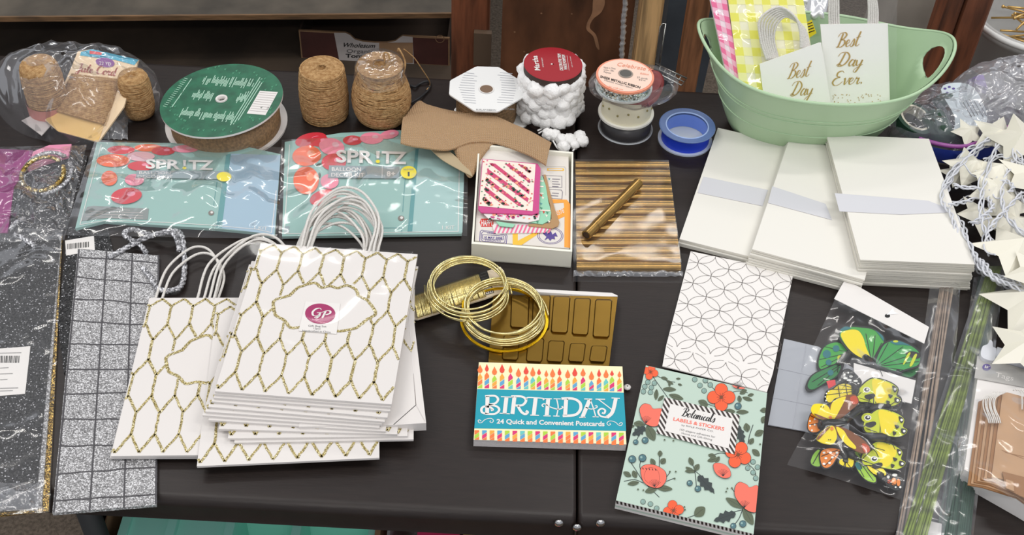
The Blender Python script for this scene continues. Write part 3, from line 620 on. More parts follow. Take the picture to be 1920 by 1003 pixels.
def gift_bag(label, bl, br, h, handles, group=None, name='gift_bag', turn=0.0):
    "bl, br: photo pixels of the bottom corners; h: height of the bag's underside"
    a = P(*bl, h + BT); b = P(*br, h + BT); ang = math.atan2(b.y - a.y, b.x - a.x); a.z -= BT
    if turn: mid = (a + b) / 2; mid.z = a.z; ang += turn; a = mid - Vector((math.cos(ang), math.sin(ang), 0)) * ((b - a).xy.length / 2)
    t = bpy.data.objects.new(name, None); COL.objects.link(t); t.empty_display_size = .02; t.location = a; t.rotation_euler = (0, 0, ang); tag(t, label, 'gift bag', group)
    o = bpy.data.objects.new('body', bag_me); COL.objects.link(o); o.parent = t
    for (u0, u1, hh, lift, skew) in handles:
        m = MB(); m.tube(handle_pts(u0, u1, hh, lift, skew, BT * .5), .0016, M_cord, 7)
        me = m.mesh('handle', (0, 0, 0)); ho = bpy.data.objects.new('handle', me); COL.objects.link(ho); ho.parent = t
    return t
LB = 'gift bags fanned in the big white and gold stack'
fan = [((369, 874), (694, 859), 'white gift bag with gold hexagons, lowest at front with its whole zigzag bottom edge bare'), ((439, 830), (760, 824), 'white and gold gift bag second from the bottom, its right corner showing past the stack'),
       ((428, 818), (700, 822), None), ((411, 800), (702, 817), None), ((392, 783), (703, 812), None), ((381, 774), (704, 806), None), ((386, 767), (707, 799), None), ((392, 758), (716, 795), None), ((398, 748), (720, 787), None), ((402, 741), (729, 775), None), ((403, 734), (729, 768), None)]
rnd = random.Random(4); hz = 0.0144
for i, (bl, br, lb) in enumerate(fan):
    # keep every bag its true width: take the right corner direction only
    hs = [] if i < 3 else [(.29 + rnd.uniform(-.05, .03), .72 + rnd.uniform(-.03, .04), .090 + rnd.uniform(-.022, .008), .012, rnd.uniform(-.05, .05)) for _ in range(2)]
    if i in (0,): hs = []
    gift_bag(lb or 'white gift bag with gold hexagons in the fanned middle of the big stack', bl, br, hz, hs, None if lb else LB, turn=math.radians(2.0) if i > 1 else 0); hz += BT + .0002
# the bag with its blank side gusset showing at the right
gz = .0305
topb = gift_bag('white gift bag on top of the big stack with the round magenta logo sticker', (404, 729), (728, 762), .0476, [(.26, .72, .090, .016, .0), (.30, .69, .078, .012, .03)], turn=math.radians(2.0))
pl = Pl(.0476 + BT)
m = MB()
stp = [(572, 563), (636, 566), (624, 630), (556, 621)]
stp = [(573, 565), (638, 569), (631, 626), (560, 620)]
# sticker
mst = MB(); mst.slab([pl.at(x, y, .0009) for x, y in stp], .0004, M_white); M_mag = mat('magenta_logo', (158, 30, 92), .45)
mst.poly(pl, ell(600.5, 588, 28.5, 19, 40, .05), M_mag, .0012)
script_px(mst, pl, 'GP', (584, 592), (620, 594), 15, M_white, w=.0016, off=.0015, slant=.2)
text_px(mst, pl, 'GLAM PARTY', (582, 601), (619, 602.5), 3.2, mat('logo_pale', (220, 150, 185), .5), off=.0015)
for k, (tx, a, b) in enumerate((('Gift Bag Set', (578, 612), (612, 613.5)), ('12pcs', (588, 617), (601, 617.5)), ('Handcrafted in China', (567, 621), (620, 624)))):
    text_px(mst, pl, tx, a, b, 3.2, M_grey, off=.0013)
st = MB(); 
def attach(mb, name, root):
    "parts drawn in world space hung on a turned thing"
    me = mb.mesh(name, (0, 0, 0)); o = bpy.data.objects.new(name, me); COL.objects.link(o); bpy.context.view_layer.update()
    me.transform(root.matrix_world.inverted()); o.parent = root; return o
bpy.context.view_layer.update()
attach(mst, 'logo_sticker', topb)
m = MB(); qf = [(452, 454), (775, 472), (736, 772), (396, 738)]
def ff(u, v):
    x, y = bil(qf, u, v); p = Pl(.0520).at(x, y); e = min(1, 10 * min(u, 1 - u, v, 1 - v)); p.z += .002 * e * (abs(crumple(p.x, p.y, 2, 14)) * 2); return p
m.grid(ff, 40, 30, film('bag_sleeve', body=.0, gloss=.0, rough=.1, bump=.35, bscale=9)); attach(m, 'clear_sleeve', topb)
# the bag seen from its gusset side, turned a little clockwise
M_wshade = mat('white_bag_back', (232, 228, 226), .5)
gb = thing('gift_bag', 'white gift bag sticking out at the right of the stack showing its blank folded bottom', 'gift bag', P(760, 800, 0))
pg = Pl(.0300)
m = MB(); m.slab([pg.at(x, y) for x, y in [(600, 479), (757, 482), (763, 489), (799, 793), (733, 797), (560, 800)]], .012, M_whiteg); 
m.line(pg, [(738, 796), (780, 759), (764, 560)], .0006, M_wshade, .0003); m.line(pg, [(780, 759), (797, 790)], .0006, mat('crease', (200, 195, 192), .6), .0003); m.line(pg, [(738, 796), (780, 759), (775, 700)], .0006, mat('crease', (200, 195, 192), .6), .0003)
for L in ([(764, 566), (777, 583)], [(757, 640), (771, 658), (776, 640)], [(755, 634), (762, 646)]): m.line(pg, L, .0022, M_gold_gl, .0004)
m.build('body', gb)
# small left stack
for i, (bl, br) in enumerate((((206, 858), (520, 857)), ((210, 856), (524, 853)), ((208, 855), (521, 852)))):
    hs = [(.02, .27, .075, .006, .03), (.05, .29, .062, .004, .05)] if i == 0 else [(.24 + .015 * i, .80, .105 + .01 * i, .004, .06), (.27 + .02 * i, .78, .085, .004, .08)]
    if i == 0: hs = [(.03, .40, .085, .004, .02), (.07, .42, .074, .004, .03)]
    if i == 1: hs = [(.29, .84, .098, .004, .03), (.33, .8, .09, .004, .04)]
    if i == 2: hs = [(.37, .86, .102, .004, .03), (.40, .82, .093, .004, .02)]
    gift_bag('white gift bag with gold hexagons in the small stack left of the big one', bl, br, .0054 + i * .003, hs, 'gift bags in the small left stack', 'gift_bag')

# ---------------------------------------------------------------- glitter bags
def braid(m, pts, r=.0028):
    q = [Vector(p) for p in spl([tuple(p) for p in pts], 10)]; n = len(q)
    for ph in (0, 2 * PI / 3, 4 * PI / 3):
        o = []
        for i, p in enumerate(q):
            a = q[max(0, i - 1)]; b = q[min(n - 1, i + 1)]; t = (b - a).normalized(); s = Vector((0, 0, 1)).cross(t); s = s.normalized() if s.length > 1e-4 else Vector((1, 0, 0)); k = i * .75 + ph
            o.append(p + s * math.cos(k) * r * .7 + Vector((0, 0, 1)) * math.sin(k) * r * .6)
        m.tube(o, r * .62, M_braid, 6)
sb = thing('gift_bag', 'tall silver glitter gift bag with a dark window-pane grid', 'gift bag', P(200, 700, 0)); ps = Pl(.0045)
SQ = [(146, 466), (298, 479), (293, 946), (98, 962)]
m = MB(); m.slab([ps.at(x, y) for x, y in SQ], .004, M_silver_gl, M_silver_gl)
M_dkl = mat('grid_line', (66, 64, 68), .5)
L0 = [481, 519, 559, 601, 645, 692, 738, 786, 836, 889, 939]; R0 = [493, 533, 571, 611, 648, 691, 736, 786, 833, 875, 926]
def sx(y, e): 
    t = (y - 468) / (955 - 468); return (146 + (99 - 146) * t) if e == 0 else (299 + (293 - 299) * t)
for i in range(len(L0)):
    rr = random.Random(i); x0, x1 = sx(L0[i], 0), sx(R0[i], 1)
    m.line(ps, [(x0 + (x1 - x0) * k / 6, L0[i] + (R0[i] - L0[i]) * k / 6 + rr.uniform(-1.2, 1.2)) for k in range(7)], .0016, M_dkl, .0004)
for a, b in (((200, 471), (168, 956)), ((248, 475), (232, 951)), ((297, 478), (292, 945)), ((148, 468), (101, 960))):
    m.line(ps, [lerp2(a, b, k / 6) for k in range(7)], .0016, M_dkl, .0005)
m.build('body', sb)
m = MB(); braid(m, [P(204, 483, .006), P(238, 464, .008), (P(275, 445, .014)), P(325, 433, .014), P(342, 447, .012), P(346, 500, .006), P(340, 535, .006), P(318, 545, .006), P(297, 541, .007), P(283, 520, .007), P(268, 502, .006)]); m.build('handle', sb)
m = MB(); braid(m, [P(275, 475, .006), P(262, 458, .008), P(238, 445, .01), P(234, 436, .012), P(250, 430, .013), P(285, 440, .008), P(322, 436, .018), P(334, 455, .014), P(336, 470, .009)], .0026); m.build('handle', sb)
# black glitter bag with barcode behind it
kb = thing('gift_bag', 'black glitter gift bag with a barcode tag tucked behind the silver one', 'gift bag', P(165, 440, 0)); pk = Pl(.0005 + .0)
m = MB(); m.slab([Pl(.0028).at(x, y) for x, y in [(128, 425), (200, 420), (212, 470), (206, 560), (120, 700), (108, 600)]], .0025, M_black_gl); m.build('body', kb)
m = MB(); pt = Pl(.0034); m.slab([pt.at(x, y) for x, y in [(122, 451), (176, 442), (178, 470), (124, 479)]], .0004, M_white)
for k, x in enumerate(range(126, 166, 3)): m.poly(pt, [(x, 457 - (x - 126) * .1), (x + 1 + (k % 3) * .4, 457 - (x - 126) * .1), (x + 1 + (k % 3) * .4, 467 - (x - 126) * .1), (x, 467 - (x - 126) * .1)], M_black, .0003)
m.build('barcode_tag', kb)
# pack of three tall bags at the left edge
for nm, q, h, mt, lb in (('gift_bag', [(-70, 440), (117, 441), (91, 957), (0, 966), (-130, 975)], .003, M_goldgl2, 'gold glitter gift bag, lowest of the packed stack at the left edge'),
                         ('gift_bag', [(-70, 438), (115, 440), (78, 950), (-130, 968)], .006, M_silver_gl, 'silver glitter gift bag between the gold and the black ones at the left edge')):
    m = MB(); m.slab([Pl(h).at(x, y) for x, y in q], .0026, mt); tag(m.build(nm), lb, 'gift bag')
kb = thing('gift_bag', 'large black glitter gift bag with white barcode label on top of the left edge pack', 'gift bag', P(20, 700, .006)); pk = Pl(.0092)
m = MB(); m.slab([pk.at(x, y) for x, y in [(-70, 437), (106, 439), (112, 452), (65, 950), (-130, 966)]], .0028, M_black_gl); m.build('body', kb)
m = MB(); m.slab([pk.at(x, y, .0005) for x, y in [(-20, 655), (57, 649), (47, 738), (-24, 744)]], .0005, M_white)
po = Pl(.0097)
for k, x in enumerate(range(-14, 36, 3)): m.poly(po, [(x + 1, 667), (x + 2 + (k % 3) * .5, 667), (x + 1 + (k % 3) * .5, 680), (x, 680)], M_black, .0003)
for k, (x1, y) in enumerate(((46, 662), (22, 690), (30, 701), (20, 712), (40, 728), (30, 733))): m.line(po, [(0, y), (x1 - 6, y - 1)], .0008, M_grey, .0003)
m.build('barcode_label', kb)
m = MB(); braid(m, [P(26, 440, .012), P(44, 447, .012), P(66, 462, .011)], .0026); m.build('handle', kb)
pk_ = thing('plastic_pack', 'clear plastic sleeve around the tall glitter bags at the left edge', 'plastic sleeve', P(30, 700, 0))
sheet('film', pk_, [(-70, 425), (118, 432), (94, 962), (-110, 975)], .0125, lambda u, v: .0015, M_film, 30, 60, amp=.002, s=14, seed=21)
m = MB(); m.grid(lambda u, v: P(-10 + 82 * u, 905 + v * 52, .0135) + Vector((0, 0, .010 * math.sin(PI * u) * math.sin(PI * v) + .003 * crumple(u * 5, v * 4, 3))), 24, 14, M_crink); m.build('gathered_end', pk_)
# magenta and pink packs with the gold and silver chain handles
mg = thing('glitter_bag_pack', 'clumped clear pack of magenta and dark glitter bags above the left edge stack', 'bag pack', P(90, 350, 0))
M_mg = mat('magenta_card', (140, 16, 110), .4); M_pk = mat('pink_card', (222, 140, 170), .5)
m = MB(); m.slab([Pl(.008).at(x, y) for x, y in [(-60, 276), (62, 282), (50, 318), (26, 350), (14, 436), (-60, 440)]], .006, M_mg); m.build('magenta_bag', mg)
m = MB(); m.slab([Pl(.012).at(x, y) for x, y in [(62, 284), (92, 272), (134, 270), (128, 292), (80, 306), (52, 318)]], .004, M_pk); m.build('pink_card', mg)
m = MB(); m.slab([Pl(.006).at(x, y) for x, y in [(78, 294), (130, 285), (164, 292), (150, 360), (122, 432), (20, 436), (24, 352)]], .005, M_black_gl); m.build('dark_glitter_bag', mg)
M_chain_g = glitter('gold_chain', (170, 140, 70), (250, 235, 180), 400, dark=.3)
for cx, cy, rx, ry, mt_, h_, a_ in ((80, 326, 41, 30, M_chain_g, .017, -.35), (88, 324, 47, 36, M_braid, .015, -.4)):
    m = MB(); q = [P(x, y, h_ + .004 * math.sin(k * .4)) for k, (x, y) in enumerate(ell(cx, cy, rx, ry, 26, a_))][0:25]
    for i, p in enumerate(spl([tuple(v) for v in q], 2)):
        m.ball(p, .0034, mt_, 7, 5, (1, 1, .7))
    m.build('handle_chain', mg)
m = MB(); braid(m, [P(20, 430, .015), P(32, 416, .017), P(48, 410, .016)], .0024); m.build('handle_end', mg)
m = MB()
q = [(-60, 268), (160, 262), (118, 440), (-60, 448)]
def fp(u, v):
    x, y = bil(q, u, v); p = P(x, y, .018); e = min(1, 6 * min(1 - u, v, 1 - v)); p.z += e * (.012 * abs(crumple(p.x, p.y, 0, 22)) * 2 + .004 * crumple(p.x, p.y, 3, 70)) - (1 - e) * .008; return p
m.grid(fp, 60, 44, film('soft_crinkle', (228, 230, 236), body=.06, gloss=.05, rough=.14, bump=1.5, bscale=24)); m.build('crumpled_film', mg)

# ---------------------------------------------------------------- jute in its plastic bag
M_jute = mat('jute', (202, 164, 116), .9, c2=(166, 126, 82), vscale=220, bump=1.0, bscale=700, spec=.2)
def twine_wind(m, C, prof, turns, r, mt, tilt=.18, seed=1, n=36):
    "rings of twine round the z axis; prof(t)->(radius,z)"
    rn = random.Random(seed)
    for k in range(turns):
        t = k / (turns - 1); ax = rn.uniform(0, 2 * PI); tl = rn.uniform(-tilt, tilt); pts = []
        R, z = prof(t)
        for j in range(n):
            a = 2 * PI * j / n; zz = z + tl * R * math.sin(a + ax)
            tt = max(0, min(1, (zz - prof(0)[1]) / (prof(1)[1] - prof(0)[1]))); R2 = prof(tt)[0] + rn.uniform(-.0003, .0003)
            pts.append(C + Vector((R2 * math.cos(a), R2 * math.sin(a), min(max(zz, prof(0)[1]), prof(1)[1]))))
        m.tube(pts, r, mt, 5, closed=True)
def spool_center(cx, cy, wpx, h):
    a = P(cx - wpx / 2, cy, h); b = P(cx + wpx / 2, cy, h); c = P(cx, cy, h); return Vector((c.x, c.y, TZ)), (b - a).length / 2
for nm, cx, cy, wp, hh, lb in (('jute_spool', 70, 118, 78, .085, 'jute twine spool at the left inside the plastic bag, above a pinkish label'), ('jute_spool', 247, 140, 62, .065, 'small jute twine spool at the right inside the plastic bag')):
    C, R = spool_center(cx, cy, wp, hh); t = thing(nm, lb, 'twine spool', C + Vector((0, 0, .004)))
    m = MB(); m.lathe([(.001, .004), (R * .9, .004), (R * .94, .01), (R * .94, hh - .008), (R * .8, hh), (R * .25, hh), (R * .22, hh - .02), (.001, hh - .02)], C, M_jute, 28)
    twine_wind(m, C, lambda t_, R=R, hh=hh: (R * (.96 - .12 * (2 * t_ - 1) ** 4), .006 + t_ * (hh - .010)), 34, .0014, M_jute, seed=int(cx), n=28); m.build('twine', t)
    if cx == 70:
        m = MB(); m.lathe([(R + .0018, .008), (R + .0018, .028)], C, mat('pink_band', (196, 130, 118), .5), 28); m.build('paper_band', t)
jc = thing('jute_cord_card', 'cream card wound with jute cord, blue printed top, inside the plastic bag', 'cord card', P(180, 190, 0))
# a card propped against the spools, leaning back
c0 = P(150, 262, .010); c1 = P(186, 108, .062); up = (c1 - c0); rt = (P(198, 268, .010) - P(98, 240, .010)).normalized(); nrm = rt.cross(up).normalized()
if nrm.z < 0: nrm = -nrm
pc = Pl(p=c0, n=nrm)
m = MB(); m.slab([pc.at(x, y) for x, y in [(146, 96), (172, 92), (260, 112), (244, 160), (232, 200), (184, 267), (108, 246), (84, 225), (98, 208), (132, 130)]], -nrm * .0025, mat('cream_card', (232, 206, 170), .6))
m.poly(pc, [(152, 97), (172, 92), (260, 112), (252, 122), (215, 112), (150, 104)], mat('cyan_print', (60, 166, 196), .5), .0005); m.poly(pc, [(168, 95), (192, 98), (190, 103), (168, 101)], mat('red_print', (214, 70, 74), .5), .0008)
m.poly(pc, ell(197, 117, 18, 9, 28, .15), mat('purple_print', (128, 64, 140), .5), .0008); text_px(m, pc, '22 YD', (186, 121), (208, 123), 6, M_white, off=.0012, up=(.1, -1))
script_px(m, pc, 'Jute Cord'.replace('r', 'r'), (142, 133), (216, 142), 15, mat('brown_red_print', (158, 74, 60), .5), w=.0016, off=.0008, up=(.1, -1))
m.poly(pc, [(86, 224), (100, 206), (196, 232), (184, 266), (108, 246)], mat('yellow_card', (226, 186, 116), .6), .0006); m.build('card', jc)
m = MB()
for k in range(26):
    t = k / 25; a = lerp2((135, 140), (102, 206), t); b = lerp2((222, 150), (196, 232), t); n = 8
    ra = random.Random(k)
    pts = [pc.at(*lerp2(a, b, j / n), .003 + .0016 * math.sin(PI * j / n)) + Vector((0, 0, ra.uniform(-.0004, .0004))) for j in range(n + 1)]
    m.tube([pts[0] - nrm * .006] + pts + [pts[-1] - nrm * .006], .0017, M_jute, 6)
m.build('wound_cord', jc)
m = MB(); pw = Pl(.012); m.slab([pw.at(x, y) for x, y in [(40, 226), (68, 212), (98, 232), (78, 254)]], .001, mat('grey_label', (190, 184, 182), .6)); tag(m.build('price_label'), 'small pale label in the plastic bag below the left jute spool', 'label')
def dome_film(root, outline, peak, mt, seed=0, rings=18, n=72, pinch=.3, name='film', amp=.006, zp=.6, s=26):
    "bag film draped over what it holds: rises from a traced outline on the table to height peak"
    o = spl(outline, max(2, n // len(outline)), True); n = len(o); cx = sum(p[0] for p in o) / n; cy = sum(p[1] for p in o) / n; V = []; F = []
    for r in range(rings + 1):
        t = r / rings; z = peak * (t ** zp if t < 1 else 1)
        for x, y in o:
            # shrink about the middle; pixel outline holds the silhouette of the draped film at its own height
            zz = z * (1 - .15 * t); p = P(cx + (x - cx) * (1 - t * .97), cy + (y - cy) * (1 - t * .97), 0); q_ = p + Vector((0, 0, zz))
            c = crumple(q_.x, q_.y, seed, s); c2 = crumple(q_.x, q_.y, seed + 9, s * 3.2)
            V.append(q_ + Vector((c2, c, abs(c) * 2 + c2)) * amp * min(1, t * 4))
    for r in range(rings):
        for j in range(n): F.append((r * n + j, r * n + (j + 1) % n, (r + 1) * n + (j + 1) % n, (r + 1) * n + j))
    m = MB(); m.raw(V, F, mt, True); return m.build(name, root)
jb = thing('plastic_bag', 'puffy clear plastic bag holding jute spools and a cord card at the far left', 'plastic bag', P(130, 200, 0))
dome_film(jb, [(-8, 190), (5, 175), (40, 160), (100, 150), (180, 148), (250, 155), (300, 178), (308, 195), (280, 216), (240, 232), (205, 268), (150, 282), (90, 266), (40, 250), (5, 222)], .105, M_film2, 4, zp=.3)
m = MB(); m.grid(lambda u, v: P(190 + 50 * u, 222 + 40 * v, .004) + Vector((0, 0, .014 * math.sin(PI * u) * math.sin(PI * v) + .008 * abs(crumple(u * 4, v * 4, 3)))), 20, 20, M_crink); m.build('twisted_neck', jb)
# ================================================================ ribbons, twine and boxes in the middle
M_brownrib = mat('brown_ribbon', (150, 118, 82), .6, var=.25, vscale=300, bump=.4, bscale=900)
M_burlap = mat('burlap', (196, 154, 108), .9, c2=(164, 122, 78), vscale=500, bump=.8, bscale=900, spec=.2)
def weave(m_):
    nt = m_.node_tree; N = nt.nodes; L = nt.links; tc = N.new('ShaderNodeTexCoord'); a = N.new('ShaderNodeTexWave'); b = N.new('ShaderNodeTexWave'); b.bands_direction = 'Y'
    for w_ in (a, b): w_.inputs['Scale'].default_value = 130; w_.inputs['Distortion'].default_value = 1.2; w_.inputs['Detail'].default_value = 1; L.new(tc.outputs['Object'], w_.inputs[0])
    mu = N.new('ShaderNodeMath'); mu.operation = 'MULTIPLY'; L.new(a.outputs['Fac'], mu.inputs[0]); L.new(b.outputs['Fac'], mu.inputs[1])
    bp = N.new('ShaderNodeBump'); bp.inputs['Strength'].default_value = .9; bp.inputs['Distance'].default_value = .0016; L.new(mu.outputs[0], bp.inputs['Height']); L.new(bp.outputs[0], N['Principled BSDF'].inputs['Normal'])
    mx = N.new('ShaderNodeMix'); mx.data_type = 'RGBA'; mx.inputs[6].default_value = rgb((178, 144, 108)); mx.inputs[7].default_value = rgb((222, 190, 154)); L.new(mu.outputs[0], mx.inputs[0]); L.new(mx.outputs[2], N['Principled BSDF'].inputs['Base Color'])
weave(M_burlap)
# ---- big green topped spool
C, R = spool_center(416, 187, 232, .046)
t = thing('ribbon_spool', 'large ribbon spool with printed green top and brown ribbon', 'ribbon spool', C)
M_green = mat('spool_green', (26, 106, 74), .35, c2=(14, 84, 58), vscale=70); M_pale = mat('pale_green_print', (168, 206, 184), .5)
Tm = Matrix.Rotation(math.radians(-4.5), 4, 'Y')
C2, R2 = spool_center(425, 228, 228, .003)
m = MB(); m.ring(R * .1, R2, 0, .003, C2, M_whiteg, 72); m.build('lower_flange', t)
m = MB(); m.lathe([(R * .90, .003), (R * .90, .034), (R * .2, .034)], C.lerp(C2, .5), M_brownrib, 72); m.build('ribbon', t)
top_c = C + Vector((0, 0, .044))
m = MB(); m.ring(R * .085, R, 0, .0028, top_c, M_whiteg, 80, Tm, M_green); m.build('top_flange', t)
pg_ = Pl(p=top_c + Tm @ Vector((0, 0, .0028)), n=Tm @ Vector((0, 0, 1)))
m = MB(); z3 = lambda x, y: (290 + x / 5.573, 100 + y / 5.573)
up_ = (.42, -.9)
for txt, a, b, h in (('Mirabella', (500, 300), (760, 300), 62), ('Ribbons', (790, 300), (1040, 340), 62), ('Satin', (380, 450), (590, 480), 60), ('Ultra', (830, 500), (950, 520), 60), ('Wired Edge', (250, 640), (520, 670), 62), ('Holiday', (540, 670), (820, 710), 62)): pass
def barsx(pts, h, seed):
    "rows of tall condensed print: close upright strokes of uneven height"
    rn = random.Random(seed); (x0, y0), (x1, y1) = pts; n = int((x1 - x0) / 13)
    for k in range(n):
        t_ = k / n; x = x0 + (x1 - x0) * t_; y = y0 + (y1 - y0) * t_; hh = h * rn.choice([.5, .55, .6, .8, 1.0]); lo = rn.choice([0, 0, 0, .3]) * h
        if rn.random() < .12: continue
        m.line(pg_, [z3(x - lo * .5, y + lo), z3(x + hh * .5, y - hh)], .0011, M_pale, .0003)
barsx([(500, 300), (1030, 350)], 80, 1); barsx([(375, 455), (600, 480)], 80, 2); barsx([(850, 500), (960, 470)], 80, 3); barsx([(255, 640), (820, 700)], 85, 4)
for L in (((385, 265), (180, 562)), ((1100, 250), (790, 750)), ((1120, 262), (822, 742)), ((1122, 305), (872, 700))): m.line(pg_, [z3(*L[0]), z3(*L[1])], .0013, M_pale, .0003)
for k in range(16):
    tt = k / 15; x = 330 - 220 * tt; y = 262 + 290 * tt
    m.line(pg_, [z3(x - 22, y - 4), z3(x + 14, y + 6)], .0011, M_pale, .0003)
m.poly(pg_, [z3(1100, 390), z3(1288, 405), z3(1158, 645), z3(962, 628)], M_white, .0003)
for k in range(9):
    tt = (k + .7) / 10; m.line(pg_, [z3(1100 - 135 * tt + 6, 390 + 236 * tt), z3(1288 - 130 * tt - 6, 405 + 238 * tt)], .0006, mat('label_print', (170, 160, 160), .6), .0005)
for k in range(60):
    rn = random.Random(k + 50); a_ = rn.uniform(0, 2 * PI); q = rn.uniform(.72, .97); x = 410 - 0 + 112 * q * math.cos(a_) + 4; y = 186 + 66 * q * math.sin(a_) - 4 * math.cos(a_) * 3
    m.poly(pg_, [(x, y), (x + 5, y - 1.5), (x + 2, y + 3)], mat('spool_green_light', (66, 138, 104), .4), .0003)
m.build('printed_label', t)
m = MB(); m.lathe([(R * .062, -.002), (R * .062, .004), (R * .085, .0055), (R * .1, .0045), (R * .1, .0028)], top_c, M_whiteg, 32, Tm); m.lathe([(.001, -.012), (R * .062, -.012), (R * .062, .0)], top_c, mat('hole_grey', (120, 120, 116), .6), 24, Tm); m.build('hub', t)

# ---- two jute balls
C, R = spool_center(603, 131, 82, .072)
t = thing('jute_spool', 'smaller bare jute twine cone left of the wrapped one', 'twine spool', C)
prof = lambda t_: (R * (1.13 - .02 * t_ - .13 * t_ ** 4 - .08 * (1 - t_) ** 5), .002 + t_ * .072)
m = MB(); m.lathe([(.001, .0005), (R * 1.0, .0005)] + [(prof(k / 8)[0] - .001, prof(k / 8)[1]) for k in range(9)] + [(R * .8, .076), (R * .24, .0765), (R * .18, .06), (.001, .06)], C, M_jute, 40)
twine_wind(m, C, prof, 64, .0013, M_jute, .16, 3)
for k in range(13):
    rr = R * (.25 + .75 * k / 12); m.tube([C + Vector((rr * math.cos(a) + random.uniform(-.001, .001), rr * math.sin(a) + random.uniform(-.001, .001), .0755 - .003 * (k / 12) ** 3)) for a in [2 * PI * j / 30 for j in range(30)]], .0013, M_jute, 5, closed=True)
m.build('twine', t)
C, R = spool_center(712, 118, 100, .088)
t = thing('jute_spool', 'larger jute twine ball with shiny plastic around its top and a loose end', 'twine spool', C)
def prof(t_): return (R * (.86 + .30 * math.sin(PI * min(1, t_ * 1.15)) ** .7) - R * .1 * t_, .002 + t_ * .078)
m = MB(); m.lathe([(.001, .0005), (R * .8, .0005)] + [(prof(k / 8)[0] - .001, prof(k / 8)[1]) for k in range(9)] + [(R * .86, .084), (R * .3, .087), (R * .24, .06), (.001, .06)], C, M_jute, 40)
twine_wind(m, C, prof, 74, .0014, M_jute, .34, 5)
for k in range(13):
    rr = R * (.3 + .56 * k / 12); m.tube([C + Vector((rr * math.cos(a), rr * math.sin(a), .0875 - .003 * (k / 12) ** 3)) for a in [2 * PI * j / 30 for j in range(30)]], .0013, M_jute, 5, closed=True)
m.build('twine', t)
m = MB(); T1 = C + Vector((R * .25, 0, .088)); m.tube([Vector(p) for p in spl([tuple(C + Vector(v)) for v in ((.004, 0, .07), (.006, .002, .09), (.006, .004, .101), (.011, .004, .100), (.013, .002, .094))], 6)], .0011, M_jute, 6)
e = [C + Vector((R * .86, .0, .07)), C + Vector((R * .95, .004, .088)), C + Vector((R * .72, .01, .104)), C + Vector((R * .66, .012, .1))]
m.tube([Vector(p) for p in spl([tuple(p) for p in e], 6)], .0012, M_jute, 6)
e = [P(757, 92, .085), P(776, 108, .07), P(790, 128, .05), P(804, 150, .025), P(806, 160, .006), P(800, 168, .004)]
m.tube([Vector(p) for p in spl([tuple(p) for p in e], 6)], .0008, M_jute, 6); m.build('loose_end', t)
m = MB()
def wr(u, v):
    a = 2 * PI * u; r_, z_ = [(.22, .086), (.30, .0905), (.6, .092), (.84, .0905), (.93, .085), (.98, .074), (1.0, .066)][int(round(v * 6))]
    j = 1 + .03 * crumple(math.cos(a) * 3, math.sin(a) * 3, v * 4); return C + Vector((R * r_ * j * math.cos(a), R * r_ * j * math.sin(a), z_ + .0015 * crumple(math.cos(a) * 4, math.sin(a) * 4, v * 3 + 7)))
m.grid(wr, 64, 6, film('twine_wrap', body=.04, gloss=.06, rough=.06, bump=.25, bscale=40)); m.build('plastic_wrap', t)
m = MB(); m.tube([Vector(p) for p in spl([tuple(P(x, y, .002 + .002 * (k % 2))) for k, (x, y) in enumerate([(770, 193), (786, 184), (800, 172), (806, 162), (806, 154), (797, 153), (786, 158), (778, 163), (770, 160)])], 6)], .0016, mat('black_cord', (30, 30, 32), .6), 7)
tag(m.build('black_cord'), 'short black cord loop behind the larger jute ball', 'cord')

# ---- white octagonal spool
C, R = spool_center(913, 167, 141, .046); M_oct = mat('white_card_print', (232, 232, 230), .5)
t = thing('ribbon_spool', 'brown burlap ribbon spool with a white eight-sided top', 'ribbon spool', C)
def octo(m, z, C, mt):
    pts = []
    for k in range(4):
        for d in (-17, 17):
            a = math.radians(k * 90 + d + 2); pts.append(C + Vector((R * 1.04 * math.cos(a), R * 1.04 * math.sin(a), z)))
    # flat sides with soft corners
    out = []
    n = len(pts)
    for i in range(n):
        p = pts[i]; a = pts[i - 1]; b = pts[(i + 1) % n]; out += [p.lerp(a, .16), p.lerp(a, .05), p.lerp(b, .05), p.lerp(b, .16)]
    m.slab(out, .002, mt); return out
m = MB(); octo(m, .002, C + Vector((.006, -.002, 0)), M_oct); m.build('lower_flange', t)
m = MB(); m.lathe([(R * .8, .002), (R * .8, .044), (.01, .044)], C, M_brownrib, 64)
for k in range(8): m.lathe([(R * .8 + .0004, .004 + k * .005), (R * .8 + .0009, .0065 + k * .005), (R * .8 + .0004, .0085 + k * .005)], C, M_brownrib, 64)
m.build('ribbon', t)
m = MB(); octo(m, .047, C, M_oct); po = Pl(.047)
for side in (0, 1):
    for k in range(13):
        y = 136 + 4.6 * k; rn = random.Random(k + 20 * side)
        x0, x1 = ((860 + abs(6 - k) * 1.8, 896 - rn.uniform(0, 8)) if side == 0 else (932 + rn.uniform(0, 6), 968 - abs(6 - k) * 1.2))
        if abs(y - 167) < 14: x1 = min(x1, 890) if side == 0 else x1; x0 = max(x0, 940) if side else x0
        m.line(po, [(x0, y), (x1, y + 2)], .0009, mat('faint_print', (176, 178, 184), .6), .0003)
text_px(m, po, 'BURLAP RIBBON', (893, 207), (930, 208), 3, M_grey, off=.0003); text_px(m, po, 'NATURAL', (945, 206), (965, 206), 3, M_grey, off=.0003)
m.build('top_flange', t)
m = MB(); hc = P(912, 167, .0474); m.lathe([(.0095, .0), (.0095, -.03), (.0, -.03)], hc, mat('hole_brown', (120, 96, 76), .7), 28); 
m.lathe([(.0002, .0004), (.0086, .0004)], hc, mat('hole_brown', (120, 96, 76), .7), 28); m.lathe([(.0086, .0003), (.0096, .0008), (.0102, .0003)], hc, M_white, 28); m.build('hub', t)

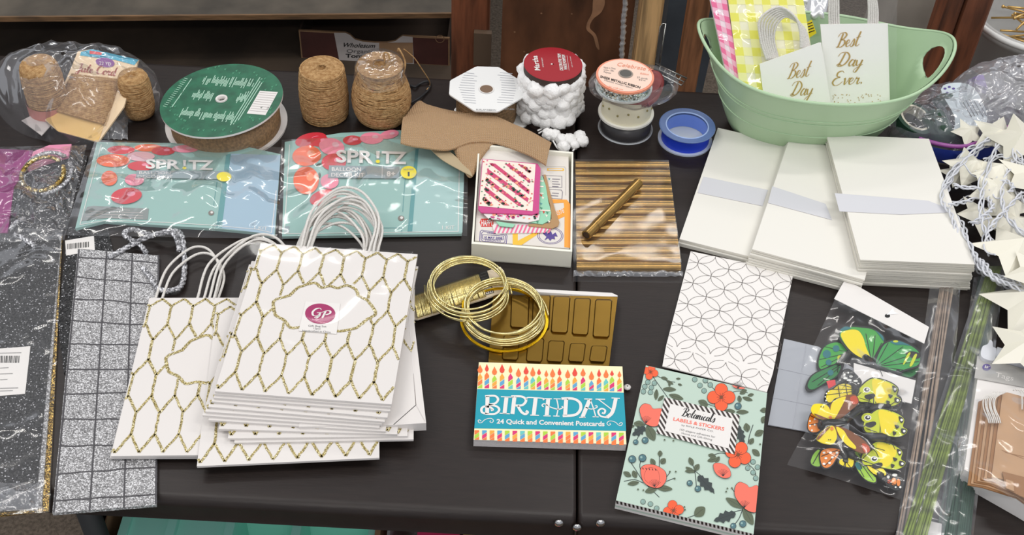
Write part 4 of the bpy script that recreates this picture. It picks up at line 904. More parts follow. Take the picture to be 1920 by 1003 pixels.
# ---- folded burlap ribbon
def loft(m, top, bot, ht, hb, mt, nu=48, nv=12, bulge=.004, seed=0, th=.0022, amp=.002):
    "cloth between two pixel curves; ht(u), hb(u) are heights along each"
    Tt = spl(top, 10); Bb = spl(bot, 10)
    def cv(L, u): 
        f = u * (len(L) - 1); i = min(len(L) - 2, int(f)); k = f - i; return lerp2(L[i], L[i + 1], k)
    def f(u, v, dz=0):
        a = P(*cv(Tt, u), ht(u)); b = P(*cv(Bb, u), hb(u)); p = a.lerp(b, v); p.z += bulge * math.sin(PI * v) + amp * crumple(p.x, p.y, seed, 28) - dz; return p
    m.grid(f, nu, nv, mt); m.grid(lambda u, v: f(u, v, th), nu, nv, mt)
    for v in (0, 1):
        V = []; 
        for i in range(nu + 1): V += [f(i / nu, v), f(i / nu, v, th)]
        m.raw(V, [(2 * i, 2 * i + 2, 2 * i + 3, 2 * i + 1) for i in range(nu)], mt, True)
    for u in (0, 1):
        V = []
        for j in range(nv + 1): V += [f(u, j / nv), f(u, j / nv, th)]
        m.raw(V, [(2 * j, 2 * j + 2, 2 * j + 3, 2 * j + 1) for j in range(nv)], mt, True)
t = thing('burlap_ribbon', 'loosely folded strip of tan burlap ribbon lying over the white tray and balloon kit', 'ribbon', P(880, 260, .01))
m = MB(); loft(m, [(845, 262), (880, 262), (940, 262)], [(846, 272), (872, 330), (884, 329), (905, 285)][0:1] + [(866, 312), (884, 331), (905, 290)], lambda u: .028, lambda u: .022 - .004 * u, M_burlap, 24, 12, .003, 3); m.build('lower_fold', t)
m = MB(); loft(m, [(800, 272), (830, 300), (886, 331)], [(802, 270), (840, 282), (880, 318)], lambda u: .022, lambda u: .022, mat('ribbon_edge', (178, 160, 128), .8), 16, 3, .001, 3, .001, .0005); m.build('ribbon_edge', t)
m = MB(); loft(m, [(758, 218), (784, 190), (802, 196), (850, 208), (900, 214)], [(770, 230), (800, 222), (850, 232), (900, 236)], lambda u: .026, lambda u: .028, M_burlap, 30, 8, .003, 9); m.build('upper_fold', t)
m = MB(); loft(m, [(756, 219), (790, 209), (840, 212), (900, 211), (940, 222), (985, 242), (1034, 267)], [(751, 266), (790, 276), (840, 280), (886, 266), (930, 268), (978, 284), (1024, 309)], lambda u: .034, lambda u: .034 - .004 * math.sin(PI * u), M_burlap, 80, 18, .006, 1); m.build('top_fold', t)

# ---- red spool of pompom trim
C, R = spool_center(1037, 122, 112, .082); R *= .98
t = thing('pompom_spool', 'spool of fluffy white pompom trim with a red printed top', 'ribbon spool', C)
M_red = mat('spool_red', (156, 22, 36), .4); M_dkr = mat('dark_board', (58, 44, 38), .6); M_pom = mat('pompom_white', (250, 249, 247), 1.0, bump=.6, bscale=420, spec=.1)
m = MB(); m.ring(.004, R * 1.0, 0, .006, C, M_dkr, 64); m.build('lower_flange', t)
m = MB(); m.ring(.004, R, .074, .0835, C, M_dkr, 72, None, M_red); pr = Pl(.0835)
m.build('top_flange', t)
m = MB(); m.lathe([(R * .97, .0001), (.001, .0001)], C + Vector((0, 0, .0835)), M_red, 72, None, False)
text_px(m, pr, 'Martha', (1013, 132), (1007, 104.5), 11, M_white, off=.0005, up=(-1, -.05), bold=.02, capk=.75)
text_px(m, pr, 'STEWART', (1020, 126), (1017, 108), 2.6, M_white, off=.0005, up=(-1, -.05))
text_px(m, pr, 'DECORATIVE TRIM', (1056, 132), (1051, 101), 6, M_white, off=.0005, up=(-1, -.1), bold=.03); text_px(m, pr, 'WHITE POMPOM', (1064, 131), (1059, 103), 6, M_white, off=.0005, up=(-1, -.1), bold=.03)
text_px(m, pr, 'craft trim 3 yards', (1074, 126), (1070, 106), 2.4, M_white, off=.0005, up=(-1, -.1)); m.line(pr, [(1067, 132), (1063, 104)], .0004, M_white, .0005)
m.poly(pr, rectpx(1033, 119, 1036, 121), M_white, .0005); m.build('printed_label', t)
m = MB(); m.lathe([(R * .62, .006), (R * .62, .078)], C, M_pom, 32); m.build('core', t)
rn = random.Random(3)
def pom(m, c, r):
    # fluffy lump
    V = []; F = []; nu, nv = 18, 12; sd = rn.uniform(0, 99)
    for i in range(nv + 1):
        th = PI * i / nv
        for j in range(nu):
            a = 2 * PI * j / nu; d = Vector((math.sin(th) * math.cos(a), math.sin(th) * math.sin(a), math.cos(th))); k = r * (1 + .22 * crumple(d.x + sd, d.y, d.z, 2.2) + .10 * crumple(d.x + sd, d.y, d.z, 7)); V.append(Vector(c) + d * k)
    for i in range(nv):
        for j in range(nu): F.append((i * nu + j, (i + 1) * nu + j, (i + 1) * nu + (j + 1) % nu, i * nu + (j + 1) % nu))
    m.raw(V, F, M_pom, True)
for z in (.016, .029, .042, .055, .068):
    n = 15
    for k in range(n):
        a = 2 * PI * k / n + z * 50 + rn.uniform(-.1, .1); q = R * rn.uniform(.82, 1.0)
        m = MB(); pom(m, C + Vector((q * math.cos(a), q * math.sin(a), z + rn.uniform(-.004, .004))), rn.uniform(.0095, .0125)); m.build('pompom', t)
for k, (x, y) in enumerate([(1028, 252), (1053, 262), (1069, 262), (1087, 256), (1092, 264), (1040, 254), (1057, 276), (1078, 272)]):
    m = MB(); c = P(x, y, .009); pom(m, c, .0085 if k != 7 else .006); m.build('pompom', t)
m = MB()
for q in ([(1008, 245), (1022, 240), (1030, 248), (1036, 262), (1044, 276), (1050, 282)], [(1010, 250), (1024, 244), (1034, 252), (1050, 268), (1075, 275), (1084, 268)], [(1074, 283), (1080, 276), (1086, 270), (1088, 262)]):
    m.tube([Vector(p) for p in spl([tuple(P(x, y, .006)) for x, y in q], 5)], .0012, M_pom, 6)
m.build('cord', t)

# ---- stack of four spools
C4, R4 = spool_center(1173, 236, 99, .004)
t = thing('ribbon_spool', 'clear reel with dark ribbon at the bottom of the four spool stack', 'ribbon spool', C4)
M_clr = film('clear_plastic_hard', (230, 232, 235), body=.22, gloss=.05, rough=.08, bump=.02)
m = MB(); m.ring(.01, R4 * 1.02, 0, .002, C4, M_clr, 64); m.lathe([(R4 * 1.0, .0), (R4 * 1.04, .001), (R4 * 1.0, .002)], C4, mat('clear_rim', (196, 200, 204), .25), 64); m.build('lower_flange', t)
m = MB(); m.lathe([(R4 * .95, .002), (R4 * .95, .0225), (.01, .0225)], C4, mat('sheer_dark_ribbon', (52, 50, 52), .35, bump=.2, bscale=60), 64); m.build('ribbon', t)
C3, R3 = spool_center(1174, 208, 104, .028)
t = thing('ribbon_spool', 'cream ribbon spool with tiny flowers, second from the bottom of the stack', 'ribbon spool', C3 + Vector((0, 0, .025)))
M_cream = mat('cream_ribbon', (232, 226, 200), .6, bump=.3, bscale=80)
m = MB(); m.ring(.01, R3, .0245, .0275, C3, mat('white_flange', (236, 234, 226), .35), 64); m.build('lower_flange', t)
m = MB(); m.lathe([(R3 * .9, .0275), (R3 * .885, .045), (R3 * .9, .0635), (.01, .0635)], C3, M_cream, 64)
for k in range(7):
    a = -PI / 2 + (k - 3) * .42; c = C3 + Vector((R3 * .9 * math.cos(a), R3 * .9 * math.sin(a), .042 + .005 * (k % 2))); m.ball(c, .0016, mat('bead_olive', (150, 140, 90), .4), 6, 5)
    for j in range(3): b_ = a + .1 + j * .05; 
m.build('ribbon', t)
# maroon ribbon in a small clear bag
t = thing('ribbon_bag', 'small clear bag with folded maroon ribbon squeezed between the peach and cream spools', 'ribbon pack', C3 + Vector((0, 0, .0605)))
M_maroon = mat('maroon_ribbon', (132, 56, 58), .45, bump=.5, bscale=60)
zq = TZ + .068
m = MB()
def loopr(c0, pts, w_, z):
    q = spl(pts, 8); V = []
    m.raw([v for p in q for v in (Vector((p[0], p[1], z - w_ / 2)), Vector((p[0], p[1], z + w_ / 2)))], [(2 * i, 2 * i + 1, 2 * i + 3, 2 * i + 2) for i in range(len(q) - 1)], M_maroon, True)
for rr in (.86, .92, .98): m.lathe([(R3 * rr, .0642), (R3 * (rr + .03), .071), (R3 * rr, .0785)], C3 + Vector((.004, .002, 0)), M_maroon, 48)
m.lathe([(R3 * .98, .0785), (.004, .0785)], C3 + Vector((.004, .002, 0)), M_maroon, 48)
e = [P(1212, 195, .062), P(1228, 182, .066), P(1238, 158, .07), P(1234, 142, .074), P(1222, 138, .076)]
q = spl([tuple(v) for v in e], 8)
for k in range(3):
    m.tube([Vector(p) + Vector((-.004 * k, 0, 0)) for p in q], .0052, M_maroon, 8)
m.build('ribbon', t)
m = MB(); c_ = C3 + Vector((.003, 0, 0))
def rb(u, v):
    a = 2 * PI * u; ex = 1.04 + .62 * max(0, math.cos(a - .35)) ** 4 + .40 * max(0, math.cos(a - PI + .15)) ** 6
    z = [.064, .061, .070, .0795, .0797][int(round(v * 4))]; k = [.92, 1.04, 1.06, 1.0, .8][int(round(v * 4))] * ex
    return c_ + Vector((R3 * k * math.cos(a), R3 * k * math.sin(a), z + .004 * crumple(a * 2, v * 3, 1) - .006 * (ex - 1.04)))
m.grid(rb, 90, 4, M_film2); m.build('film', t)
C1, R1 = spool_center(1172, 142, 108, .098)
t = thing('ribbon_spool', 'peach labelled spool of silver metallic ribbon on top of the stack', 'ribbon spool', C1 + Vector((0, 0, .08)))
M_peach = mat('peach_label', (240, 210, 192), .45); M_or = mat('peach_orange', (236, 150, 120), .45)
m = MB(); m.ring(.008, R1 * .99, .0805, .083, C1, mat('silvery_plastic', (200, 205, 205), .25, .3), 64); m.build('lower_flange', t)
m = MB(); m.lathe([(R1 * .93, .083), (R1 * .93, .0955)], C1, glitter('metal_ribbon', (190, 200, 196), (250, 252, 250), 500, .2, .9, .6), 72); m.build('ribbon', t)
m = MB(); m.ring(R1 * .1, R1, .0955, .0985, C1, M_or, 72, None, M_or); m.build('top_flange', t)
pp = Pl(.0985)
m = MB(); m.lathe([(R1 * .93, 0), (R1 * .12, 0)], C1 + Vector((0, 0, .0988)), M_peach, 64, None, False)
script_px(m, pp, 'Meta l l ic', (1145, 124), (1222, 137), 10, M_or, w=.0011, off=.0007) if False else text_px(m, pp, 'Celebrate It', (1156, 123), (1222, 134), 7, M_or, off=.0007, shear=.3)
text_px(m, pp, 'Ribbon', (1200, 139), (1216, 141), 3.5, M_or, off=.0007, shear=.3)
for k in range(3): text_px(m, pp, ['Made in China', 'Color 1/8in', 'Polyester'][k], (1132, 127.5 + k * 4.2), ([1154, 1151, 1146][k], 130 + k * 4.2), 3, M_grey, off=.0007)
text_px(m, pp, '27 yards', (1194, 146), (1214, 149), 3, M_grey, off=.0007); text_px(m, pp, '8.2 m', (1198, 150.5), (1210, 152), 3, M_grey, off=.0007)
text_px(m, pp, 'SHEER METALLIC RIBBON', (1125, 145), (1200, 166), 4.2, M_black, off=.0007, bold=.02); text_px(m, pp, 'Metallic woven ribbon', (1133, 151), (1186, 166), 2.6, M_grey, off=.0007)
text_px(m, pp, 'for craft use', (1141, 163), (1168, 169), 2.8, M_or, off=.0007)
m.build('printed_label', t)
m = MB(); c = P(1173, 139, .0985); m.lathe([(.0085, .0012), (.0085, -.01), (.0005, -.01)], c, mat('hole_grey2', (90, 88, 84), .6), 28); m.lathe([(.0076, .0012), (.0086, .0018), (.0094, .0012)], c, mat('hub_grey', (150, 140, 130), .4), 28); m.lathe([(.0002, .001), (.0076, .001)], c, mat('hole_grey2', (90, 88, 84), .6), 28); m.build('hub', t)

# ---- blue spool
C, R = spool_center(1288, 238, 102, .024); C = C.lerp(spool_center(1285, 257, 102, .002)[0], .5)
t = thing('ribbon_spool', 'squat blue spool with translucent rims standing alone beside the green tub', 'ribbon spool', C)
M_blue2 = mat('spool_blue', (34, 66, 206), .4); M_tr = mat('translucent_rim', (112, 138, 192), .25, alpha=.8)
m = MB(); m.ring(R * .74, R * 1.0, 0, .0022, C, mat('milky_flange', (196, 206, 222), .3), 72); m.build('lower_flange', t)
m = MB(); m.lathe([(R * .88, .0022), (R * .88, .0215)], C, M_blue2, 72); m.build('ribbon', t)
m = MB(); m.lathe([(R * .74, .0215), (R * .73, .002)], C, mat('inner_wall', (116, 148, 228), .35), 72); m.lathe([(R * .88, .0215), (R * .74, .0215)], C, M_tr, 72); m.build('core', t)
m = MB(); m.ring(R * .78, R * 1.0, .0225, .0245, C, M_tr, 72); m.tube([C + Vector((R * math.cos(a), R * math.sin(a), .0238)) for a in [2 * PI * k / 60 for k in range(60)]], .0012, M_tr, 6, closed=True); m.tube([C + Vector((R * .77 * math.cos(a), R * .77 * math.sin(a), .0242)) for a in [2 * PI * k / 60 for k in range(60)]], .0011, mat('inner_rim', (176, 200, 246), .3), 6, closed=True); m.build('top_flange', t)
m = MB(); m.lathe([(.0002, .0012), (R * .74, .0012)], C, mat('milky_base', (214, 220, 222), .4), 60); m.build('base_disc', t)

# ---- white tray with scrapbook papers
t = thing('white_tray', 'shallow white cardboard tray holding patterned tags and a printed sheet', 'box', P(980, 400, 0))
M_tray = mat('tray_white', (240, 238, 224), .55); HR = .027
O = [P(897, 270, HR), P(1075, 285, HR), P(1073, 472, HR), P(884, 457, HR)]
cen = sum(O, Vector()) / 4
I = [p.lerp(cen, .035) for p in O]; I[2] = P(1069.5, 468, HR); I[3] = P(888, 453, HR)
dn = Vector((0, 0, -HR + .0005)); fl = Vector((0, 0, -HR + .002))
m = MB()
for k in range(4):
    j = (k + 1) % 4; m.slab([O[k], O[j], I[j], I[k]], (0, 0, -HR + .0005), M_tray)
m.slab([p + fl for p in O], .0015, M_tray); m.build('tray', t)
HS = .0215; psx = Pl(HS)
m = MB(); M_sheet = mat('printed_sheet', (222, 216, 208), .5)
def zt_(x, y): return (870 + x / 4.359, 270 + y / 4.359)
t2 = thing('printed_sheet', 'grey printed paper with orange frame and stamps lying in the white tray', 'paper sheet', P(980, 400, HS))
shq = [P(901, 280, HS), P(1066, 290, HS), P(1068, 466, HS), P(890, 451, HS)]
m.slab(shq, .017, M_sheet)
M_ora = mat('stamp_orange', (244, 162, 60), .5); M_oy = mat('stamp_yellow', (244, 190, 60), .5); M_pur = mat('stamp_purple', (84, 66, 140), .5); M_rds = mat('stamp_red', (214, 52, 44), .5)
m.poly(psx, [zt_(*p) for p in [(610, 470), (650, 448), (840, 455), (868, 490), (875, 850), (820, 842), (822, 590), (760, 620), (720, 560), (820, 520), (815, 480), (640, 490)]], M_ora, .0003)
m.poly(psx, [zt_(*p) for p in [(398, 728), (440, 728), (440, 790), (560, 725), (620, 725), (470, 826), (398, 822)]], M_oy, .0003)
m.poly(psx, [zt_(*p) for p in [(440, 730), (560, 728), (440, 790)]], M_sheet, .0004)
m.poly(psx, [zt_(*p) for p in [(128, 640), (140, 610), (240, 608), (240, 675), (140, 675)]], M_rds, .0003)
text_px(m, psx, 'HAPPY', zt_(140, 668), zt_(238, 668), 11, M_white, off=.0005, bold=.02)
for r_ in (0, 12): m.line(psx, [zt_(*p) for p in [(145 + r_, 702 + r_), (340 - r_, 735 + r_ * .6), (352 - r_, 750), (345 - r_, 815 - r_), (330 - r_, 820 - r_), (140 + r_, 805 - r_), (128 + r_, 790 - r_), (132 + r_, 715 + r_)]], .0007, M_pur, .0003, True)
text_px(m, psx, 'CANADA', zt_(190, 732), zt_(262, 738), 3.6, M_pur, off=.0004); text_px(m, psx, '10 MAY 2008', zt_(165, 770), zt_(312, 778), 4, M_pur, off=.0004, bold=.02); text_px(m, psx, 'TORONTO', zt_(170, 792), zt_(300, 800), 3, M_pur, off=.0004)
m.line(psx, [zt_(*p) for p in [(152, 740), (322, 750), (320, 782), (152, 775)]], .0006, M_pur, .0004, True)
c = zt_(705, 748)
for r_ in (24, 21): m.line(psx, ell(c[0], c[1], r_, r_ * .66, 30, .05), .0006, M_pur, .0003, True)
m.poly(psx, [(c[0] + dx, c[1] + dy) for dx, dy in [(-14, -4), (-8, -8), (-5, -3), (-2, -9), (2, -7), (4, -2), (10, -6), (14, 2), (8, 1), (9, 7), (3, 6), (0, 10), (-4, 5), (-11, 9), (-7, 2)]], M_pur, .0004)
m.poly(psx, [zt_(*p) for p in [(680, 198), (812, 198), (820, 210), (812, 220), (680, 218)]], M_oy, .0003); m.poly(psx, [zt_(*p) for p in [(690, 203), (805, 203), (805, 213), (690, 213)]], M_sheet, .0004)
M_gst = mat('stamp_grey', (128, 122, 134), .6)
m.line(psx, [zt_(*p) for p in [(640, 255), (800, 262), (800, 355), (690, 352)]], .0007, M_gst, .0003, True)
for k in range(4): m.line(psx, [zt_(720, 285 + 20 * k), zt_(785 - 12 * (k % 2), 288 + 20 * k)], .0012, M_gst, .0004)
m.line(psx, [zt_(*p) for p in [(700, 368), (795, 375), (805, 390), (800, 450), (700, 440)]], .0008, M_gst, .0003); m.line(psx, [zt_(720, 400), zt_(775, 404)], .0014, M_gst, .0003); m.line(psx, [zt_(710, 420), zt_(770, 425)], .0014, M_gst, .0003)
text_px(m, psx, '0578', zt_(762, 585), zt_(822, 560), 9, M_white, off=.0005)
m.line(psx, [zt_(*p) for p in [(640, 185), (820, 185), (832, 200), (832, 420)]], .0007, mat('pale_line', (190, 184, 176), .6), .0003)
m.build('sheet', t2)
tray_things = []
def tag_card(name, label, pxs, h, mt, th=.0009, deco=None, sp=False):
    m = MB(); pl_ = Pl(h + th); o = [zt_(*p) for p in pxs]
    if sp: o = spl(o, 4, True)
    m.slab([pl_.at(x, y) for x, y in o], th, mt)
    if deco: deco(m, pl_)
    return tag(m.build(name), label, 'paper tag')
M_kr = mat('kraft_brown', (176, 138, 96), .7); M_pkst = mat('candy_pink', (232, 110, 150), .5); M_mintc = mat('mint_card', (150, 208, 176), .5); M_hot = mat('hot_pink_card', (200, 72, 134), .5); M_crm = mat('cream_floral', (240, 228, 214), .55)
def stripes(m, pl_):
    for k in range(14):
        x = 240 + k * 34; m.poly(pl_, [zt_(x, 728 - .1 * k), zt_(x + 14, 728), zt_(x + 44, 658), zt_(x + 28, 660)], M_pkst, .0003)
tag_card('paper_tag', 'long white tag with pink candy stripes at the bottom of the tag pile', [(232, 665), (250, 648), (700, 650), (690, 700), (660, 722), (262, 732), (240, 700)], HS + .0006, M_white, deco=stripes)
tag_card('paper_tag', 'brown kraft tag with a narrow neck sticking out at the right of the tag pile', [(525, 655), (690, 648), (715, 610), (705, 500), (668, 380), (650, 250), (668, 250), (700, 380), (745, 540), (780, 640), (770, 668), (720, 690), (530, 670)], HS + .0018, M_kr, sp=False)
def mintd(m, pl_):
    M_gl = mat('leaf_green', (70, 140, 110), .5)
    for k in range(16):
        rn = random.Random(k); x, y = rn.uniform(560, 690), rn.uniform(270, 640); m.poly(pl_, [zt_(x, y), zt_(x + 22, y + 8), zt_(x + 10, y + 24)], [M_gl, M_rds, M_crm, mat('kit_mint_deep', (88, 150, 152), .45)][k % 4], .0003)
    for y in (300, 345, 400, 540): m.line(pl_, [zt_(600, y), zt_(650 + (y > 500) * 55, y + 4)], .0022, M_crm, .0004)
tag_card('paper_tag', 'mint green tag with small printed motifs under the pink edged card', [(540, 640), (535, 260), (640, 262), (668, 340), (690, 470), (712, 560), (705, 620), (640, 655)], HS + .0030, M_mintc, deco=mintd)
tag_card('paper_tag', 'mint green tag peeking out below the floral cards at left', [(262, 630), (420, 655), (400, 680), (290, 668)], HS + .0030, M_mintc)
def flor(m, pl_, box=(200, 565, 600, 615)):
    rn = random.Random(8)
    for k in range(46):
        x, y = rn.uniform(box[0], box[2]), rn.uniform(box[1], box[3]); s_ = rn.uniform(8, 18)
        m.poly(pl_, ell(*zt_(x, y), s_ / 5, s_ / 7, 7), [M_hot, mat('leaf_dark', (50, 70, 58), .5), M_pkst, mat('petal_peach', (240, 160, 130), .5)][k % 4], .0003)
tag_card('patterned_card', 'white card with dark floral print under the pink edged card', [(160, 570), (620, 575), (612, 620), (520, 640), (200, 610)], HS + .0045, M_white, deco=flor)
def card_top(m, pl_):
    m.poly(pl_, [zt_(*p) for p in [(155, 125), (585, 165), (560, 548), (122, 505)]], M_crm, .0003)
    rn = random.Random(2); M_p2 = mat('petal_peach', (240, 160, 130), .5)
    def clipq(p0, p1, p2, p3, mt, o): m.poly(pl_, [zt_(*p) for p in (p0, p1, p2, p3)], mt, o)
    S = [((205, 155), (255, 160), (535, 375), (532, 410)), ((330, 160), (375, 165), (540, 290), (538, 320)), ((440, 165), (480, 170), (540, 215), (540, 240)), ((190, 198), (190, 240), (520, 475), (530, 445)), ((182, 268), (180, 305), (445, 505), (492, 508)), ((174, 345), (170, 385), (322, 500), (372, 502)), ((165, 428), (160, 470), (200, 496), (240, 498))]
    for k, s_ in enumerate(S):
        clipq(*s_, mat('rose_stripe', (204, 70, 112), .5), .0006)
        for j in range(12):
            u, v = rn.random(), rn.random(); q = bil([s_[0], s_[3], s_[2], s_[1]], u, .2 + .6 * v); m.poly(pl_, ell(*zt_(*q), 3.2, 2.2, 7), [M_p2, mat('leaf_dark', (50, 70, 58), .5), mat('leaf_dark', (50, 70, 58), .5)][j % 3] if k > 2 or j % 3 == 0 else mat('rose_deep', (170, 50, 96), .5), .0008)
    for k in range(110):
        u, v = rn.random(), rn.random(); q = bil([(160, 130), (580, 168), (556, 543), (128, 503)], u, v); m.poly(pl_, ell(*zt_(*q), 1.6, 1.1, 6), [M_pkst, M_rds, mat('leaf_green', (70, 140, 110), .5), M_p2][k % 4], .0010)
tag_card('patterned_card', 'cream floral card with diagonal rose stripes and bright pink border on top of the tray', [(150, 120), (600, 160), (626, 200), (612, 560), (560, 575), (140, 560), (115, 530)], HS + .0058, M_hot, .0014, card_top)

# ---- gold straws in their sleeve
M_goldt = mat('gold_tube', (176, 140, 80), .24, .88, var=.12, vscale=60); M_hole = mat('tube_hole', (60, 40, 20), .8)
N = 14
for k in range(N):
    tt = (k + .5) / N; xl = 1078 + 2.5 * tt; xr = 1252 + 24 * tt; y = 303 + 203 * tt; r = .0066
    a = P(xl, y + 1, r); b = P(xr, y + (1 if k % 2 else 0) + 1, r); d = (b - a).normalized()
    m = MB(); m.tube([a, b], r, M_goldt, 18, cap=False)
    for c_, s_ in ((a, 1), (b, -1)): m.lathe([(r * .98, 0), (r * .8, 0)], c_, M_goldt, 14, Vector((0, 0, 1)).rotation_difference(d).to_matrix().to_4x4()); m.lathe([(.0001, 0), (r * .82, 0)], c_ + d * .0006 * s_, M_hole, 14, Vector((0, 0, 1)).rotation_difference(d).to_matrix().to_4x4())
    lb = 'gold paper tube in the row inside the clear sleeve'
    if k == 0: lb = 'gold paper tube at the top end of the sleeve row, nearest the pompoms'
    elif k == N - 1: lb = 'gold paper tube at the bottom end of the sleeve row'
    tag(m.build('gold_tube'), lb, 'tube', 'gold tubes inside the sleeve' if 0 < k < N - 1 else None)
a = P(1099, 441, .0225); b = P(1197, 343, .0225); d = (b - a).normalized(); r = .0062
Mr = Vector((0, 0, 1)).rotation_difference(d).to_matrix().to_4x4()
m = MB(); m.tube([a, b], r, M_goldt, 20, cap=False)
for c_, s_ in ((a, 1), (b, -1)): m.lathe([(r, 0), (r * .75, 0)], c_, M_goldt, 16, Mr); m.lathe([(.0001, 0), (r * .78, 0)], c_ + d * .0006 * s_, M_hole, 16, Mr)
m.tube([a + d * .02, b], r + .0003, M_goldt, 20, cap=False)
tag(m.build('gold_tube'), 'single gold paper tube lying diagonally on top of the sleeve', 'tube')
t = thing('clear_sleeve', 'clear plastic sleeve wrapped around the row of gold tubes', 'plastic sleeve', P(1170, 420, 0))
sheet('film', t, [(1074, 298), (1254, 300), (1281, 519), (1075, 517)], .0150, lambda u, v: -.010 * max(0, (v - .93) / .07), film('tight_film', body=.02, gloss=.01, rough=.1, bump=.12, bscale=10), amp=.0006, s=14, seed=31)
m = MB(); m.grid(lambda u, v: P(1075 + 205 * u, 509 + 10 * v, .003) + Vector((0, 0, .005 * abs(crumple(u * 14, v * 2, 3)) + .003 * math.sin(PI * v))), 60, 6, M_crink); m.build('sealed_end', t)

# ---- gold wires, bobbin and foil tray
M_gw = mat('gold_wire', (238, 224, 164), .2, .85); M_gfoil = mat('gold_foil', (124, 96, 40), .30, .95, bump=.3, bscale=20); M_gbr = mat('bright_gold_card', (232, 190, 30), .25, .8)
def zg(x, y): return (760 + x / 4.179, 460 + y / 4.179)
t = thing('foil_mold', 'shallow gold foil tray of raised rectangles lying under the postcard book', 'foil tray', P(1040, 620, 0)); HF = .010; pf_ = Pl(HF)
fq = [zg(690, 385), zg(1665, 402), zg(1597, 965), zg(650, 960)]; fq = [(925, 552), (1158, 556), (1141, 694), (915, 690)]
m = MB(); m.slab([pf_.at(x, y) for x, y in fq], .009, M_gfoil, M_white)
m.slab([Pl(HF).at(*p) for p in [(1000, 541.5), (1147, 549), (1158, 554), (1158, 557), (1000, 547)]], .009, M_white); m.build('base', t)
rows = [([(380, 345), (380 + 0, 690)], 0)]
cells = []
for (x0, x1, y0, y1, sk) in [(830, 975, 385, 650, -10), (1000, 1140, 385, 665, -12), (1160, 1295, 395, 690, -22), (1325, 1455, 412, 705, -22), (1488, 1622, 420, 725, -22), (770, 900, 700, 900, -15), (960, 1090, 725, 915, -16), (1122, 1250, 745, 915, -16), (1290, 1415, 765, 915, -16), (1455, 1585, 785, 915, -16)]:
    o = [(x0 + 12, y0), (x1 - 10, y0 + 3), (x1, y0 + 14), (x1 + sk, y1 - 14), (x1 + sk - 12, y1), (x0 + sk + 10, y1 - 6), (x0 + sk, y1 - 18), (x0, y0 + 12)]
    cells.append(o)
for o in cells:
    cx = sum(p[0] for p in o) / 8; cy = sum(p[1] for p in o) / 8; m = MB(); lo = [pf_.at(*zg(x, y), .0002) for x, y in o]; hi = [pf_.at(*zg(cx + (x - cx) * .88, cy + (y - cy) * .94), .0022) for x, y in o]; n = 8
    m.raw(lo + hi, [(i, (i + 1) % n, n + (i + 1) % n, n + i) for i in range(n)] + [tuple(range(n, 2 * n))], M_gfoil); m.build('raised_cell', t)
def coil(name, label, cx, cy, rx, h0, turns, seed, ty=1.0):
    rn = random.Random(seed); c = P(cx, cy, h0); R = (P(cx + rx, cy, h0) - P(cx - rx, cy, h0)).length / 2; t = thing(name, label, 'wire coil', (c.x, c.y, TZ))
    m = MB(); pts = []
    for k in range(turns):
        dr = R * (1 - .021 * ((k * 5) % turns) ); ox, oy = rn.uniform(-.0012, .0012), rn.uniform(-.0024, .0024); ph = rn.uniform(0, 2 * PI); z0 = .002 + .0016 * k
        for j in range(40):
            a = 2 * PI * j / 40; f_ = j / 40
            pts.append((c.x + ox + dr * math.cos(a), c.y + oy + dr * ty * math.sin(a), c.z + z0 + .0016 * f_ + .0012 * math.sin(a + ph)))
    # smooth blend between turns
    q = [Vector(p) for p in pts]
    for _ in range(5): q = [q[0]] + [(q[i - 1] + q[i] * 2 + q[i + 1]) / 4 for i in range(1, len(q) - 1)] + [q[-1]]
    m.tube(q, .0011, M_gw, 7); m.build('wire', t); return t, c, R
t, c, R = coil('wire_coil', 'coil of pale gold wire lying partly on the foil tray', 944, 592, 82, .012, 9, 2, 1.02)
m = MB(); m.ring(R * .95, R * 1.01, -.0012, .0006, c + Vector((.001, -.005, 0)), M_gbr, 64); 
for a_ in (2.6, 1.9): 
    pa = c + Vector((R * .9 * math.cos(a_), R * .9 * math.sin(a_), -.004))
m.build('yellow_band', t)
m = MB()
for k in range(5): a_ = PI - .1 + k * .045; m.tube([c + Vector((R * .86 * math.cos(a_), R * .9 * math.sin(a_) , -.008)), c + Vector((R * .94 * math.cos(a_), R * .95 * math.sin(a_), .016))], .0012, M_gbr, 6)
m.build('twist_tie', t)
# bobbin card
t = thing('wire_bobbin', 'cream card wound with fine gold wire and a black barcode tag, under the upper coil', 'wire bobbin', P(860, 560, 0)); HBn = .011; pb = Pl(HBn)
m = MB(); bq = [(772, 560), (900, 512), (938, 500), (945, 508), (951, 545), (911, 559), (784, 598), (775, 598)]
m.slab([pb.at(x, y) for x, y in bq], .0022, mat('cream_card2', (228, 212, 186), .6))
m.poly(pb, ell(927, 528, 4.4, 4, 20), M_hole, .0003)
m.poly(pb, [zg(568, 215), zg(640, 195), zg(695, 370), zg(632, 390)], M_black, .0004); m.poly(pb, [zg(617, 340), zg(672, 325), zg(688, 368), zg(634, 385)], M_white, .0006)
for k in range(3): m.poly(pb, [zg(628 + 18 * k, 345 - 4 * k), zg(638 + 18 * k, 342 - 4 * k), zg(648 + 16 * k, 372 - 4 * k), zg(640 + 16 * k, 376 - 4 * k)], mat('grey_ink', (90, 88, 88), .7), .0008)
for k in range(6): m.line(pb, [zg(582 + 8 * k, 225 + 20 * k), zg(632 + 7 * k, 210 + 20 * k)], .0005, mat('grey_ink', (90, 88, 88), .7), .0006)
m.build('card', t)
m = MB(); rn = random.Random(6)
def wind(u): return lerp2((774, 555), (896, 514), u), lerp2((784, 597), (911, 557), u)
